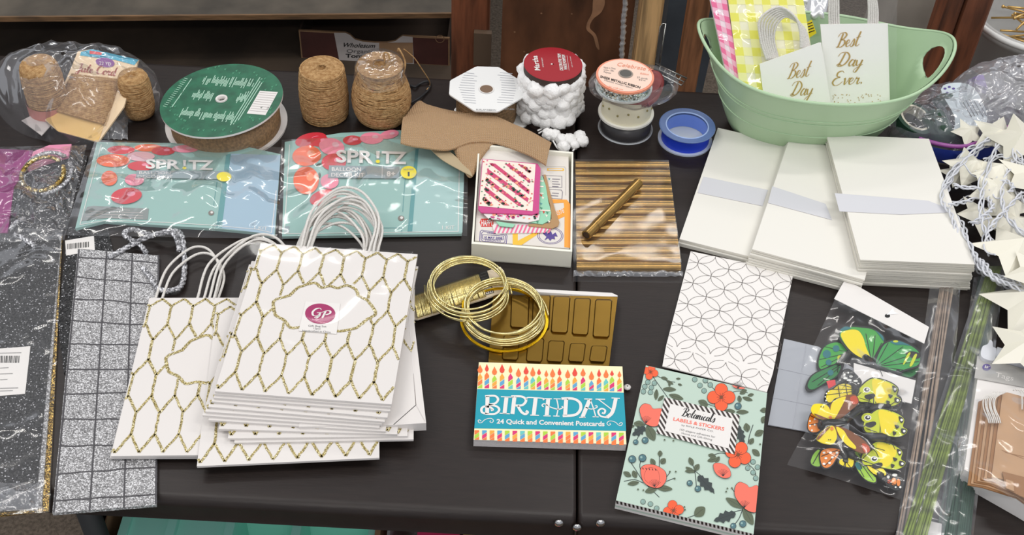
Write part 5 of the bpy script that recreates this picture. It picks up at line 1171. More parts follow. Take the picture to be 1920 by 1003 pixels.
for k in range(90):
    u = k / 89; a, b = wind(u); j = rn.uniform(-.012, .012); a2, b2 = wind(min(1, max(0, u + j)))
    pts = [pb.at(*a, -.001), pb.at(*lerp2(a, b2, .06), .0028 + rn.uniform(0, .001)), pb.at(*lerp2(a, b2, .5), .0042 + rn.uniform(0, .0015)), pb.at(*lerp2(a, b2, .94), .0028 + rn.uniform(0, .001)), pb.at(*b2, -.001)]
    m.tube(pts, .0008, M_gw, 5)
m.build('wound_wire', t)
t, c, R = coil('wire_coil', 'coil of pale gold wire lying over the wire bobbin', 879, 549, 80, .018, 9, 5, 1.03)
m = MB(); m.tube([P(796, 535, .021), P(797, 552, .022), P(810, 572, .022), P(824, 584, .02)], .0012, M_gw, 6); m.build('loose_end', t)

# ---- postcard book
HBk = .012; pk = Pl(HBk); KQ = [(898, 679), (1167, 687), (1174.5, 833), (888, 824.5)]
t = thing('postcard_book', 'teal and cream birthday postcard book with candle borders', 'book', P(1030, 760, 0))
M_ivory = mat('ivory_cover', (246, 234, 190), .4); M_teal2 = mat('teal_cover', (12, 152, 172), .4); M_page = mat('page_edge', (226, 220, 218), .7, bump=.5, bscale=1500)
m = MB(); m.slab([pk.at(*p, -.0006) for p in KQ], HBk - .0012, M_page); m.build('pages', t)
m = MB(); m.slab([pk.at(*p) for p in KQ], .0006, M_ivory, M_white)
def Z6(x, y): return (880 + x / 5.571, 670 + y / 5.571)
m.poly(pk, [Z6(83, 330), Z6(1613, 368), Z6(1638, 768), Z6(52, 740)], M_teal2, .0003)
cc = {'o': mat('candle_orange', (238, 120, 60), .5), 'g': mat('candle_green', (170, 208, 60), .5), 'b': mat('candle_blue', (90, 160, 204), .5), 'm': mat('candle_magenta', (216, 44, 112), .5), 'y': mat('candle_amber', (238, 164, 60), .5), 't': mat('candle_teal', (100, 194, 190), .5), 'r': mat('candle_red', (226, 70, 54), .5)}
xs1 = [(112, 75, 165, 'o', 'yog'), (183, 68, 150, 'r', 'obm'), (263, 95, 185, 'o', 'gyo'), (342, 70, 165, 'r', 'ybm'), (430, 80, 165, 'o', 'mgt'), (513, 108, 205, 'o', 'bmb'), (593, 92, 180, 'r', 'obt'), (663, 100, 200, 'o', 'tgy'), (728, 115, 185, 'r', 'gmb'), (804, 132, 205, 'o', 'ygm'), (870, 115, 210, 'o', 'yog'), (942, 108, 190, 'r', 'obm'), (1028, 125, 220, 'o', 'gyo'), (1102, 105, 200, 'r', 'ybm'), (1188, 112, 200, 'o', 'mgt'), (1276, 140, 238, 'o', 'bmb'), (1355, 120, 205, 'r', 'obt'), (1428, 125, 218, 'o', 'tgy'), (1490, 135, 195, 'r', 'gmb'), (1568, 142, 210, 'o', 'ygm')]
for x, y0, y1, fc, cs in xs1:
    rx = 27 if y1 - y0 > 85 else 20; yc = y0 + (y1 - y0) * .62
    m.poly(pk, [Z6(*p) for p in [(x, y0), (x + rx * .55, y0 + (yc - y0) * .55), (x + rx, yc), (x + rx * .75, y1 - 12), (x, y1), (x - rx * .75, y1 - 12), (x - rx, yc), (x - rx * .55, y0 + (yc - y0) * .55)]], cc[fc], .0004)
    yb_ = 318 + (x - 80) * .024; yt = y1 + 8; w_ = 23; n = 3; hh = yb_ - yt
    # candle body in slanted stripes, clipped by its sides
    m.poly(pk, [Z6(*p) for p in [(x, yt - 6), (x + w_, yt + 30), (x + w_, yt + .30 * hh), (x - w_, yt + .30 * hh + 34), (x - w_, yt + 30)]], cc[cs[0]], .0004)
    m.poly(pk, [Z6(*p) for p in [(x + w_, yt + .36 * hh), (x + w_, yt + .66 * hh), (x - w_, yt + .66 * hh + 30), (x - w_, yt + .36 * hh + 34)]], cc[cs[1]], .0004)
    m.poly(pk, [Z6(*p) for p in [(x + w_, yt + .72 * hh), (x + w_, yb_), (x - w_, yb_), (x - w_, min(yb_ - 2, yt + .72 * hh + 30))]], cc[cs[2]], .0004)
for k in range(20):
    x = 78 + k * 79.5; y0 = 760 + k * 1.4; y1 = 858 + k * 2.6 + (0 if k < 3 else 8); w_ = 24; cs = ['og', 'bm', 'yo', 'bm', 'gb', 'my', 'tb', 'gy', 'mb', 'gm', 'og', 'bm', 'yo', 'bm', 'gb', 'my', 'tb', 'gy', 'mb', 'gm'][k]
    m.poly(pk, [Z6(x - w_, y0), Z6(x + w_, y0), Z6(x + w_, y0 + 18), Z6(x - w_, y0 + 48)], cc[cs[0]], .0004); m.poly(pk, [Z6(x - w_, y0 + 54), Z6(x + w_, y0 + 24), Z6(x + w_, y0 + 62), Z6(x - w_, y0 + 92)], cc[cs[1]], .0004); m.poly(pk, [Z6(x + w_, y0 + 68), Z6(x + w_, y1), Z6(x - w_, y1), Z6(x - w_ * .9, y0 + 96)], cc['o'], .0004)
Ls = [([(190, 405), (185, 590)], 36), ([(165, 405), (265, 402), (300, 438), (270, 480), (200, 492)], 22), ([(200, 494), (285, 512), (312, 550), (270, 588), (190, 590), (135, 575), (128, 535), (160, 512), (215, 520), (245, 545), (225, 552)], 22),
 ([(388, 415), (368, 585)], 36), ([(330, 410), (442, 415)], 12), ([(316, 583), (422, 589)], 12), ([(472, 410), (450, 592)], 36), ([(437, 407), (550, 410), (592, 450), (555, 498), (482, 503)], 24), ([(505, 505), (545, 570), (585, 592), (608, 572), (590, 560)], 26),
 ([(598, 442), (608, 420), (690, 422), (776, 430), (768, 446)], 13), ([(693, 428), (672, 600)], 36), ([(636, 603), (728, 606)], 12), ([(824, 435), (808, 608)], 36), ([(788, 430), (862, 433)], 12), ([(774, 610), (850, 612)], 12), ([(912, 435), (928, 520), (912, 610)], 11), ([(880, 432), (955, 434)], 10), ([(876, 612), (942, 614)], 10), ([(775, 518), (760, 500), (785, 485), (850, 520), (930, 542), (975, 525), (965, 510)], 12),
 ([(1012, 430), (1000, 608)], 36), ([(962, 430), (1085, 432), (1155, 475), (1160, 545), (1105, 600), (975, 612)], 28), ([(1258, 440), (1182, 622)], 36), ([(1200, 434), (1284, 436)], 12), ([(1148, 627), (1214, 625)], 12), ([(1262, 440), (1292, 520), (1322, 622)], 11), ([(1288, 620), (1352, 622)], 10), ([(1215, 520), (1270, 540), (1330, 525), (1330, 505), (1312, 508)], 11),
 ([(1530, 430), (1495, 570), (1435, 628)], 34), ([(1485, 424), (1572, 428)], 12), ([(1346, 437), (1430, 500), (1492, 548)], 11), ([(1318, 436), (1418, 438)], 11), ([(1440, 628), (1370, 612), (1346, 565), (1380, 535), (1418, 552), (1408, 585), (1385, 578)], 18)]
for L, w_ in Ls:
    q = L if len(L) == 2 else spl(L, 6); m.line(pk, [Z6(*p) for p in q], w_ / 5.571 / 1560, M_white, .0006)
text_px(m, pk, '24 Quick and Convenient Postcards', Z6(285, 690), Z6(1412, 718), 8.4, M_white, off=.0006, bold=.03)
for sgn, ox, oy in ((1, 90, 660), (-1, 1600, 688)):
    q = spl([(ox + sgn * dx, oy + dy) for dx, dy in [(35, 8), (25, -2), (15, -8), (2, 0), (12, 22), (40, 20), (70, -8), (110, -22), (145, -20), (162, 2), (145, 22), (125, 12), (135, 0)]], 4); m.line(pk, [Z6(*p) for p in q], .0008, M_white, .0006)
m.build('cover', t)
m = MB(); c = P(1176, 728, .002); m.lathe([(.0005, 0), (.0035, .0005), (.004, .0025), (.001, .004)], c, M_white, 8); tag(m.build('paper_scrap'), 'tiny white torn scrap beside the right edge of the postcard book', 'scrap')
# ================================================================ green tub and its gift bags
M_tub = mat('tub_green', (176, 204, 166), .34, bump=.03, bscale=20)
tub = thing('green_tub', 'large pale green plastic oval tub with two handle holes holding gift bags', 'tub', P(1505, 235, 0))
TC = Vector((.386, 1.318, TZ)); HR2 = .118
def tubp(a, t, off=0.0):
    "a angle, t 0 bottom .. 1 rim; rim rises at the two ends into the handles"
    e = abs(math.cos(a)) ** 6
    rx = .098 + (.156 - .098) * (t ** .85) + off; ry = .052 + (.103 - .052) * (t ** .85) + off
    z = t * (HR2 + .034 * e) ; k = 1 + .045 * e * max(0, t - .6) / .4
    return TC + Vector((rx * k * math.cos(a), ry * math.sin(a), z))
def tub_shell(m):
    nu, nt = 96, 20; V = []; F = []
    for o_ in (0, -.0022):
        for j in range(nt + 1):
            for i in range(nu): V.append(tubp(2 * PI * i / nu, j / nt, o_) + Vector((0, 0, .002 if o_ and j == 0 else 0)))
    def hole(i, j):
        a = 2 * PI * (i + .5) / nu; a = min(a, 2 * PI - a) if a < PI / 2 or a > 1.5 * PI else abs(a - PI)
        t = (j + .5) / nt; return (a / .26) ** 2 + ((t - .79) / .125) ** 2 < 1
    S = (nt + 1) * nu
    for j in range(nt):
        for i in range(nu):
            if hole(i, j): 
                continue
            i2 = (i + 1) % nu
            F.append((j * nu + i, j * nu + i2, (j + 1) * nu + i2, (j + 1) * nu + i)); F.append((S + j * nu + i2, S + j * nu + i, S + (j + 1) * nu + i, S + (j + 1) * nu + i2))
            for (di, dj, e0, e1) in ((-1, 0, (i, j), (i, j + 1)), (1, 0, (i2, j), (i2, j + 1)), (0, -1, (i, j), (i2, j)), (0, 1, (i, j + 1), (i2, j + 1))):
                if 0 <= j + dj < nt and hole((i + di) % nu, j + dj):
                    a_, b_ = e0[1] * nu + e0[0] % nu, e1[1] * nu + e1[0] % nu; F.append((a_, b_, S + b_, S + a_))
    F.append(tuple(range(nu - 1, -1, -1))); F.append(tuple(S + i for i in range(nu)))
    # relax the stepped hole outline onto its ellipse
    for s_ in (0, S):
        for j in range(nt + 1):
            for i in range(nu):
                a = 2 * PI * i / nu; c = 0 if (a < PI / 2 or a > 1.5 * PI) else PI; da = (a - c + PI) % (2 * PI) - PI; t = j / nt; q = math.sqrt((da / .26) ** 2 + ((t - .79) / .125) ** 2)
                ns = [hole(i - 1, j - 1) if j else False, hole(i, j - 1) if j else False, hole(i - 1, j) if j < nt else False, hole(i, j) if j < nt else False] if abs(da) < .6 else [False] * 4
                if any(ns) and not all(ns) and q > .01: V[s_ + j * nu + i] = tubp(c + da / q, .79 + (t - .79) / q, -.0022 if s_ else 0)
    m.raw(V, F, M_tub, True)
m = MB(); tub_shell(m); m.build('body', tub)
m = MB(); m.tube([tubp(2 * PI * k / 140, 1, .0008) for k in range(140)], .0022, M_tub, 8, closed=True)
m.build('rim', tub)
m = MB()
for t_ in (.60, .66, .36): m.tube([tubp(2 * PI * k / 120, t_, .0002) for k in range(120)], .0009, M_tub, 6, closed=True)
m.build('ridge', tub)
# leaning planes for the bags
def lean(px_, py_, h, tilt, yaw=0):
    p = P(px_, py_, h); n = Vector((math.sin(yaw) * math.cos(tilt), -math.cos(yaw) * math.cos(tilt), math.sin(tilt))); return Pl(p=p, n=n)
M_letter = mat('gold_lettering', (206, 168, 92), .35, .55)
def bag_in_tub(label, pl, quad, thick, nbags, handles, writing, film_q, hr=.0016):
    t = thing('gift_bag_pack', label, 'gift bag pack', pl.at(*quad[3]))
    m = MB()
    for k in range(nbags):
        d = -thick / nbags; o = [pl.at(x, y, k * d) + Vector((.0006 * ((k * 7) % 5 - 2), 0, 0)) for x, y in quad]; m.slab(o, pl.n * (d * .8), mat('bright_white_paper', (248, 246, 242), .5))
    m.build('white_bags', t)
    for k, hpx in enumerate(handles):
        m = MB(); m.tube([pl.at(x, y, -.002 - .0012 * k) for x, y in spl(hpx, 7)], hr, M_cord, 7); m.build('handle', t)
    m = MB(); writing(m); m.build('gold_lettering', t)
    m = MB()
    def f(u, v):
        p = pl.at(*bil(film_q, u, v), .003); return p + pl.n * (.0035 * abs(crumple(p.x, p.y + p.z, 3, 26)))
    m.grid(f, 26, 34, film('sleeve_film', body=.03, gloss=.03, rough=.08, bump=.5, bscale=16)); m.build('clear_sleeve', t); return t
pA = lean(1590, 192, .062, math.radians(22), .05)
def wA(m):
    for tx, a, b, h in (('Best', (1568, 89), (1610, 86), 27), ('Day', (1568, 124), (1616, 124), 26), ('Ever.', (1561, 160), (1618, 157), 26)):
        script_px(m, pA, tx, a, b, h, M_letter, w=.0015, off=.0006, slant=.35, up=(.06, -1))
    rn = random.Random(5)
    for k in range(60):
        x, y = rn.uniform(1562, 1652), 200 - 24 * rn.random() ** 1.3; m.poly(pA, ell(x, y, 1, .9, 6), M_letter, .0006)
hA = []
for k in range(5): dx = k * 4.2; hA.append([(1556 + dx, 50), (1555 + dx, 20), (1560 + dx * .8, -30), (1590, -60 + 3 * k), (1622 + dx * .5, -35), (1629 + dx * .9, 10), (1628 + dx, 50)])
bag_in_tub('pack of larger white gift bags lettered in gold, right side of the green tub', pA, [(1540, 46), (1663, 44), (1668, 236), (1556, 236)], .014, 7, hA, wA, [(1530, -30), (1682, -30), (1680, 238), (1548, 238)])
pB = lean(1490, 190, .072, math.radians(22), -.02)
def wB(m):
    for tx, a, b, h in (('Best', (1476, 148), (1516, 143), 29), ('Day', (1481, 180), (1522, 178), 27), ('Ever.', (1476, 214), (1530, 211), 26)):
        script_px(m, pB, tx, a, b, h, M_letter, w=.0013, off=.0006, slant=.35, up=(.1, -1))
hB = []
for k in range(7):
    a_ = k * 4.6 - 4; hB.append([(1441 + a_ * .8, 112), (1430 + a_ * .9, 75), (1430 + a_ * 1.1, 35 + 2 * k), (1462 + a_ * .5, 13 + 3.0 * k), (1492 + a_ * .3, 32 + 2 * k), (1502 + a_ * .4, 60), (1504 + a_ * .6, 90)])
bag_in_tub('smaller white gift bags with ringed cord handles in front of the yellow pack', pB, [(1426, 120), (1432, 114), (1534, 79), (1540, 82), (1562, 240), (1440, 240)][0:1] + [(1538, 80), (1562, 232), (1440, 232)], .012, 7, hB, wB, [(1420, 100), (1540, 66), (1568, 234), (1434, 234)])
# gingham packs
def gingham(name, label, pl, quad, c, n, mm, th, tint):
    t = thing(name, label, 'gift bag pack', pl.at(*quad[3])); m = MB(); m.slab([pl.at(x, y) for x, y in quad], pl.n * -th, tint)
    # checks: translucent-looking bands drawn as lighter and full-colour squares
    c1 = mat('gingham_half_%d' % c[2], tuple((a + 255) / 2 for a in c), .6); c2 = mat('gingham_full_%d' % c[2], c, .6)
    for i in range(n):
        for j in range(mm):
            if i % 2 == 0 and j % 2 == 0: mt = c2
            elif i % 2 == 0 or j % 2 == 0: mt = c1
            else: continue
            rr = random.Random(i * 50 + j); e = .0
            q = [bil(quad, u, v) for u, v in ((i / n, j / mm), ((i + 1) / n, j / mm), ((i + 1) / n, (j + 1) / mm), (i / n, (j + 1) / mm))]
            m.poly(pl, q, mt, .0004)
    m.build('gingham_bags', t)
    m = MB()
    def f(u, v):
        p = pl.at(*bil(quad, u, v), .0035); return p + pl.n * (.006 * abs(crumple(p.x, p.y + p.z, 7, 24)))
    m.grid(f, 24, 30, film('sleeve_film', body=.03, gloss=.03, rough=.08, bump=.5, bscale=16)); m.build('clear_sleeve', t); return t
pC = lean(1400, 130, .10, math.radians(34), .0)
gingham('gift_bag_pack', 'pack of yellow and white gingham bags standing behind the small white bags', pC, [(1360, -40), (1500, -40), (1540, 210), (1392, 200)], (238, 234, 90), 9, 15, .01, mat('pale_yellow', (246, 243, 214), .6))
pD = lean(1350, 100, .115, math.radians(34), .1)
gingham('gift_bag_pack', 'narrow pack of pink and white gingham bags at the left end of the tub', pD, [(1324, -40), (1356, -40), (1389, 165), (1362, 140)], (240, 104, 156), 3, 17, .006, mat('pale_pink', (248, 226, 236), .6))
# small extras in the tub
m = MB(); pE = lean(1430, 50, .135, math.radians(30), 0)
m = MB(); pl_ = lean(1515, 60, .12, math.radians(34), .3); pq = [(1508, 44), (1522, 37), (1531, 62), (1516, 72)]
m.slab([pl_.at(*p) for p in pq], pl_.n * -.0006, mat('tag_yellow', (246, 222, 30), .5))
for k in range(4): m.line(pl_, [(1512 + k * 1.5, 46 + 5 * k), (1523 + k * 1.5, 42 + 5 * k)], .0012, M_black, .0003)
tag(m.build('price_tag'), 'bright yellow printed price tag between the two white bag packs', 'price tag')
m = MB(); pl_ = lean(1478, 60, .118, math.radians(36), -.3); m.slab([pl_.at(*p) for p in [(1484, 58), (1494, 62), (1492, 76), (1483, 74)]], pl_.n * -.0006, mat('tag_yellow', (246, 222, 30), .5)); tag(m.build('price_tag'), 'small yellow tag seen through the cord handles of the small white bags', 'price tag')
m = MB()
def sv(u, v):
    p = lean(1530, 10, .12, math.radians(40), 0).at(1504 + 50 * u, -14 + 34 * v); return p + Vector((0, -.01 * abs(crumple(p.x, p.z, 4, 60)) * 2 - .012 * math.sin(PI * u), .006 * crumple(p.x, p.z, 9, 90)))
m.grid(sv, 22, 14, mat('silver_foil', (215, 215, 218), 0.18, 1.0)); tag(m.build('foil_wrap'), 'crumpled silver foil piece poking up at the back of the tub', 'foil')
m = MB()
tr_ = Pv(1315, 2, 1.50); m.slab([Pv(1286, -8, 1.50), Pv(1336, -4, 1.50), Pv(1338, 9, 1.48), Pv(1288, 8, 1.48)], (0, .06, -.003), mat('pale_tray', (226, 214, 210), .5)); 
tray_o = m.build('picture_frame'); bpy.data.objects.remove(tray_o)

# ================================================================ zip bags on the right
zb1 = thing('zip_bag', 'zip bag with blue and purple seal holding green tape and labels beside the tub', 'zip bag', P(1780, 240, 0))
M_zb = mat('zip_blue', (38, 58, 150), .3, alpha=.93); M_zp = mat('zip_purple', (150, 76, 150), .3)
m = MB(); sp1 = spl([(1722, 284), (1770, 296), (1810, 298), (1850, 284), (1890, 262)], 8); 
for dz, hw, mt in ((.006, .0080, M_zb),):
    V = []
    for x, y in sp1: V += [P(x, y - 16, .026), P(x, y, .012), P(x, y + 10, .0015)]
    m.raw(V, [(3 * i, 3 * i + 1, 3 * i + 4, 3 * i + 3) for i in range(len(sp1) - 1)] + [(3 * i + 1, 3 * i + 2, 3 * i + 5, 3 * i + 4) for i in range(len(sp1) - 1)], mt, True)
m.tube([P(x, y - 24, .028) for x, y in sp1], .003, M_zp, 7); m.build('zip_seal', zb1)
dome_film(zb1, [(1664, 262), (1668, 232), (1684, 205), (1720, 186), (1790, 176), (1860, 176), (1900, 190), (1900, 240), (1870, 268), (1810, 288), (1740, 284), (1690, 278)], .052, film('zip_film', (212, 214, 226), body=.16, gloss=.05, rough=.14, bump=1.6, bscale=24), 11, zp=.3)
# floral tape roll, leaning
c = P(1712, 226, .024); Mt = Matrix.Rotation(math.radians(10), 4, 'X') @ Matrix.Rotation(math.radians(14), 4, 'Y')
M_dgreen = mat('floral_tape_green', (36, 70, 52), .6); t = thing('floral_tape', 'roll of dark green floral tape with a cream core inside the zip bag', 'tape roll', c - Vector((0, 0, .015)))
m = MB(); m.lathe([(.0225, -.0065), (.0285, -.0065), (.0285, .0065), (.0225, .0065)], c, M_dgreen, 48, Mt, False, closed=True); m.build('tape', t)
m = MB(); m.lathe([(.0195, -.007), (.0226, -.007), (.0226, .0072), (.0195, .0072)], c, mat('core_cream', (222, 214, 196), .7), 48, Mt, False, closed=True); m.build('core', t)
m = MB(); m.lathe([(.001, -.014), (.022, -.014), (.026, -.008), (.026, .006), (.022, .012), (.001, .012)], P(1762, 238, .018), M_dgreen, 20, Matrix.Rotation(.8, 4, 'Y')); m.ball(P(1772, 190, .03), .011, M_dgreen, 8, 6, (1.6, .6, 1.2), .1)
tag(m.build('floral_tape'), 'dark green wrapped roll lying right of the cream cored tape in the zip bag', 'tape roll')
m = MB(); pz = Pl(p=P(1800, 200, .034), n=(-.12, -.5, 1)); m.slab([pz.at(x, y) for x, y in spl([(1764, 168), (1790, 155), (1826, 164), (1850, 212), (1842, 240), (1792, 250), (1790, 218)], 3, True)], pz.n * -.001, mat('pale_blue_label', (204, 214, 220), .5))
for x0 in (1805, 1827):
    for k in range(3): m.line(pz, [(x0 + 6 * k, 190 - 2 * k), (x0 + 17 + 6 * k, 220 - 2 * k)], .0011, M_black, .0004)
for x, y in ((1772, 166), (1780, 163), (1788, 166), (1776, 174)): m.poly(pz, ell(x, y, 3, 2, 8), mat('stamp_purple', (84, 66, 140), .5), .0004)
tag(m.build('paper_label'), 'pale blue paper label with black lines inside the zip bag', 'label')
m = MB(); c = P(1835, 158, .03); m.slab([P(x, y, .036) for x, y in [(1814, 150), (1836, 140), (1844, 140), (1852, 166), (1836, 160)]], .01, mat('purple_pack', (120, 76, 176), .4)); tag(m.build('purple_packet'), 'small violet packet at the top of the zip bag', 'packet')
zb2 = thing('plastic_bag', 'big crinkled clear bag at the right edge behind the star lights', 'plastic bag', P(1880, 200, 0))
dome_film(zb2, [(1762, 200), (1790, 175), (1840, 160), (1900, 150), (1960, 150), (2010, 200), (1990, 262), (1930, 282), (1870, 262), (1820, 250), (1780, 235)], .088, film('white_crinkle', (226, 226, 232), body=.30, gloss=.12, rough=.18, bump=2.0, bscale=26), 17, zp=.3)

# ================================================================ envelopes
M_env = mat('envelope_white', (230, 227, 219), .6); M_envs = mat('envelope_edge', (226, 222, 210), .7)
EW, EH, ET = .134, .234, .0024
def env_mesh():
    m = MB(); W, H, T = EW, EH, ET
    m.slab([(0, 0, T), (W, 0, T), (W, H, T), (0, H, T)], T, M_env, M_envs); 
    return m.mesh('envelope', (0, 0, 0))
env_me = env_mesh()
def env_stack(n, tl, bl, ztop, names, group, fan=(0, 0, 0), base=0.0):
    "tl, bl: pixels of the left corners of the topmost envelope"
    a = P(*tl, ztop); b = P(*bl, ztop); ang = math.atan2((a - b).y, (a - b).x) - PI / 2; rn = random.Random(n)
    for k in range(n):
        z = base + (ztop - base) * (k + 1) / n - ET; f = (n - 1 - k)
        o = bpy.data.objects.new('envelope', env_me); COL.objects.link(o)
        o.location = Vector((b.x, b.y, TZ + z)) + Vector((fan[0] * f + rn.uniform(-.0012, .0012), fan[1] * f + rn.uniform(-.0012, .0012), 0)) * (1 if k < n - 1 else 0)
        o.rotation_euler = (0, 0, ang + (fan[2] * f + rn.uniform(-.006, .006)) * (1 if k < n - 1 else 0))
        tag(o, names if k < n - 1 else names.replace('white envelope', 'topmost white envelope') , 'envelope', group if k < n - 1 else None)
    return ang
env_stack(4, (1342, 251), (1274, 448), .011, 'white envelope in the left stack under a pale paper band', 'envelopes in the left stack', (0, 0, 0))
env_stack(8, (1479, 263), (1410, 467), .025, 'white envelope in the middle stack between the two others', 'envelopes in the middle stack', (-.0006, -.0007, .004))
env_stack(14, (1549, 250), (1613, 487), .044, 'white envelope in the tall right stack beside the star lights', 'envelopes in the right stack', (.0004, .0001, -.001))
M_band = mat('paper_band', (208, 208, 213), .5)
def band(pxs, h, label):
    m = MB(); n = 8; V = []; q = Pl(h)
    m.slab([q.at(x, y) for x, y in pxs], .0004, M_band); tag(m.build('paper_band'), label, 'paper band')
band([(1319, 331), (1440, 356), (1430, 386), (1308, 361)], .0117, 'pale translucent paper band across the left envelope stack')
band([(1448, 349), (1548, 382), (1560, 412), (1440, 380)], .0257, 'pale translucent paper band across the middle envelope stack')
band([(1565, 362), (1740, 376), (1766, 386), (1780, 398), (1690, 402), (1574, 396)], .0447, 'pale translucent paper band across the tall right envelope stack')
# slight paper swell on the tall stack
# ================================================================ sticker box with its open lid
HBx = .014; pbx = Pl(HBx); BQ = [(1211, 685), (1438.5, 736.5), (1413, 1001), (1155, 938)]
t = thing('sticker_box', 'botanical label and sticker box with its patterned lid flap folded open', 'box', P(1300, 820, 0))
M_bm = mat('box_mint', (184, 204, 190), .4); M_coral = mat('flower_coral', (240, 112, 92), .45); M_orn = mat('flower_orange', (236, 92, 48), .45); M_lf = mat('leaf_sage', (88, 98, 76), .5); M_ld = mat('leaf_slate', (52, 62, 62), .5); M_bry = mat('berry_teal', (74, 112, 120), .5); M_out = mat('fine_black', (34, 30, 34), .5); M_strip = mat('stripe_dark', (52, 42, 38), .5)
m = MB(); m.slab([pbx.at(*p) for p in BQ], HBx, M_bm, M_white)
# striped front edge
n = 34
for k in range(n):
    u0, u1 = k / n, (k + .5) / n; a = P(*lerp2(BQ[3], BQ[2], u0), HBx); b = P(*lerp2(BQ[3], BQ[2], u1), HBx); o_ = Vector((0, -.0004, 0)); m.face([a + o_, b + o_, b + o_ + Vector((.001, 0, -.005)), a + o_ + Vector((.001, 0, -.005))], M_strip)
m.face([P(*BQ[3], HBx) + Vector((0, -.0004, -.008)), P(*BQ[2], HBx) + Vector((0, -.0004, -.008)), P(*BQ[2], HBx) + Vector((0, -.0004, -.010)), P(*BQ[3], HBx) + Vector((0, -.0004, -.010))], M_bm)
Z4 = lambda x, y: (1140 + x / 3.013, 670 + y / 3.013)
_lay = [0]
def pz4(pts, mt, closed=True, smooth=True, clip=True):
    _lay[0] += 1; o = .0003 + _lay[0] * .000004; q = spl(pts, 4, True) if smooth else pts
    # keep inside the box lid
    out = []
    for x, y in q:
        X, Y = Z4(x, y)
        xr = BQ[1][0] + (BQ[2][0] - BQ[1][0]) * (Y - BQ[1][1]) / (BQ[2][1] - BQ[1][1]); xl = BQ[0][0] + (BQ[3][0] - BQ[0][0]) * (Y - BQ[0][1]) / (BQ[3][1] - BQ[0][1])
        X = min(X, xr); X = max(X, xl)
        yb = BQ[3][1] + (BQ[2][1] - BQ[3][1]) * (X - BQ[3][0]) / (BQ[2][0] - BQ[3][0]); yt = BQ[0][1] + (BQ[1][1] - BQ[0][1]) * (X - BQ[0][0]) / (BQ[1][0] - BQ[0][0]); Y = max(min(Y, yb - .3), yt + .3); out.append((X, Y))
    m.poly(pbx, out, mt, o)
def ln4(pts, w_=.0008, mt=None):
    _lay[0] += 1; m.line(pbx, [Z4(*p) for p in (spl(pts, 4) if len(pts) > 2 else pts)], w_, mt or M_ld, .0003 + _lay[0] * .000004)
def leaf(x, y, L, W, a, mt=None, jag=False):
    c, s = math.cos(a), math.sin(a); pts = []
    if jag:
        for k in range(9): t_ = k / 8; pts.append((L * t_, W * math.sin(PI * min(1, t_ * .9 + .1)) * (1.0 if k % 2 else .55)))
        for k in range(8, -1, -1): t_ = k / 8; pts.append((L * t_, -W * math.sin(PI * min(1, t_ * .9 + .1)) * (1.0 if k % 2 else .55)))
    else: pts = [(0, 0), (L * .25, W * .8), (L * .6, W), (L, 0), (L * .6, -W), (L * .25, -W * .8)]
    pz4([(x + u * c - v * s, y + u * s + v * c) for u, v in pts], mt or M_lf, smooth=not jag); ln4([(x, y), (x + L * .8 * c, y + L * .8 * s)], .0003, M_out)
def berry(x, y, r, mt=None):
    pz4([(x + r * math.cos(k * PI / 4), y + r * math.sin(k * PI / 4)) for k in range(8)], M_out); pz4([(x + r * .88 * math.cos(k * PI / 4), y + r * .88 * math.sin(k * PI / 4)) for k in range(8)], mt or M_bry); pz4([(x - r * .3 + r * .3 * math.cos(k * PI / 3), y - r * .2 + r * .3 * math.sin(k * PI / 3)) for k in range(6)], mat('berry_light', (140, 172, 168), .5))
def flower4(x, y, r, mt, rot=0, n=4):
    for k in range(n):
        a = rot + k * 2 * PI / n; cx, cy = x + r * .55 * math.cos(a), y + r * .55 * math.sin(a)
        for g_, mm in ((1.0, M_out), (.95, mt)): pz4([(cx + g_ * r * .5 * math.cos(b) * .95, cy + g_ * r * .5 * math.sin(b) * .95) for b in [j * PI / 4 for j in range(8)]], mm)
    for k in range(10): a = k * 2 * PI / 10; ln4([(x, y), (x + r * .33 * math.cos(a), y + r * .33 * math.sin(a))], .0004, M_out)
    pz4([(x + r * .13 * math.cos(k * PI / 3), y + r * .13 * math.sin(k * PI / 3)) for k in range(6)], mat('flower_core', (120, 66, 36), .5))
def bloom(pts, cx, cy, mt=None):
    ax = sum(p[0] for p in pts) / len(pts); ay = sum(p[1] for p in pts) / len(pts)
    pz4([(ax + (p[0] - ax) * 1.03, ay + (p[1] - ay) * 1.03) for p in pts], M_out); pz4(pts, mt or M_coral)
    for k in range(9): a = -2.4 + k * .2; ln4([(cx, cy), (cx + 42 * math.cos(a), cy + 42 * math.sin(a))], .0003, M_out)
def grey_b(*L):
    for x, y in L: berry(x, y, 15, mat('berry_pale', (132, 160, 150), .5))
# stems
for L in ([(255, 110), (290, 160), (340, 230)], [(270, 100), (330, 130), (380, 140)], [(560, 140), (600, 180), (620, 200)], [(690, 200), (740, 190), (790, 200)], [(160, 470), (190, 410), (215, 370)], [(120, 580), (160, 640), (200, 700), (290, 790)], [(190, 570), (180, 620), (210, 690)], [(290, 530), (290, 620), (280, 720)], [(465, 580), (490, 640), (500, 740)], [(490, 640), (560, 700), (600, 770)], [(540, 250), (580, 270), (620, 280)], [(700, 740), (740, 800), (760, 860)], [(760, 860), (740, 910), (710, 950)], [(760, 860), (690, 880), (600, 920)], [(350, 650), (310, 700), (280, 730)], [(380, 680), (330, 700)], [(570, 560), (640, 540), (700, 560)], [(820, 380), (800, 440), (790, 490)], [(790, 600), (830, 640), (835, 680)], [(90, 700), (150, 690), (200, 710)], [(450, 905), (480, 895), (510, 880)]): ln4(L, .0007)
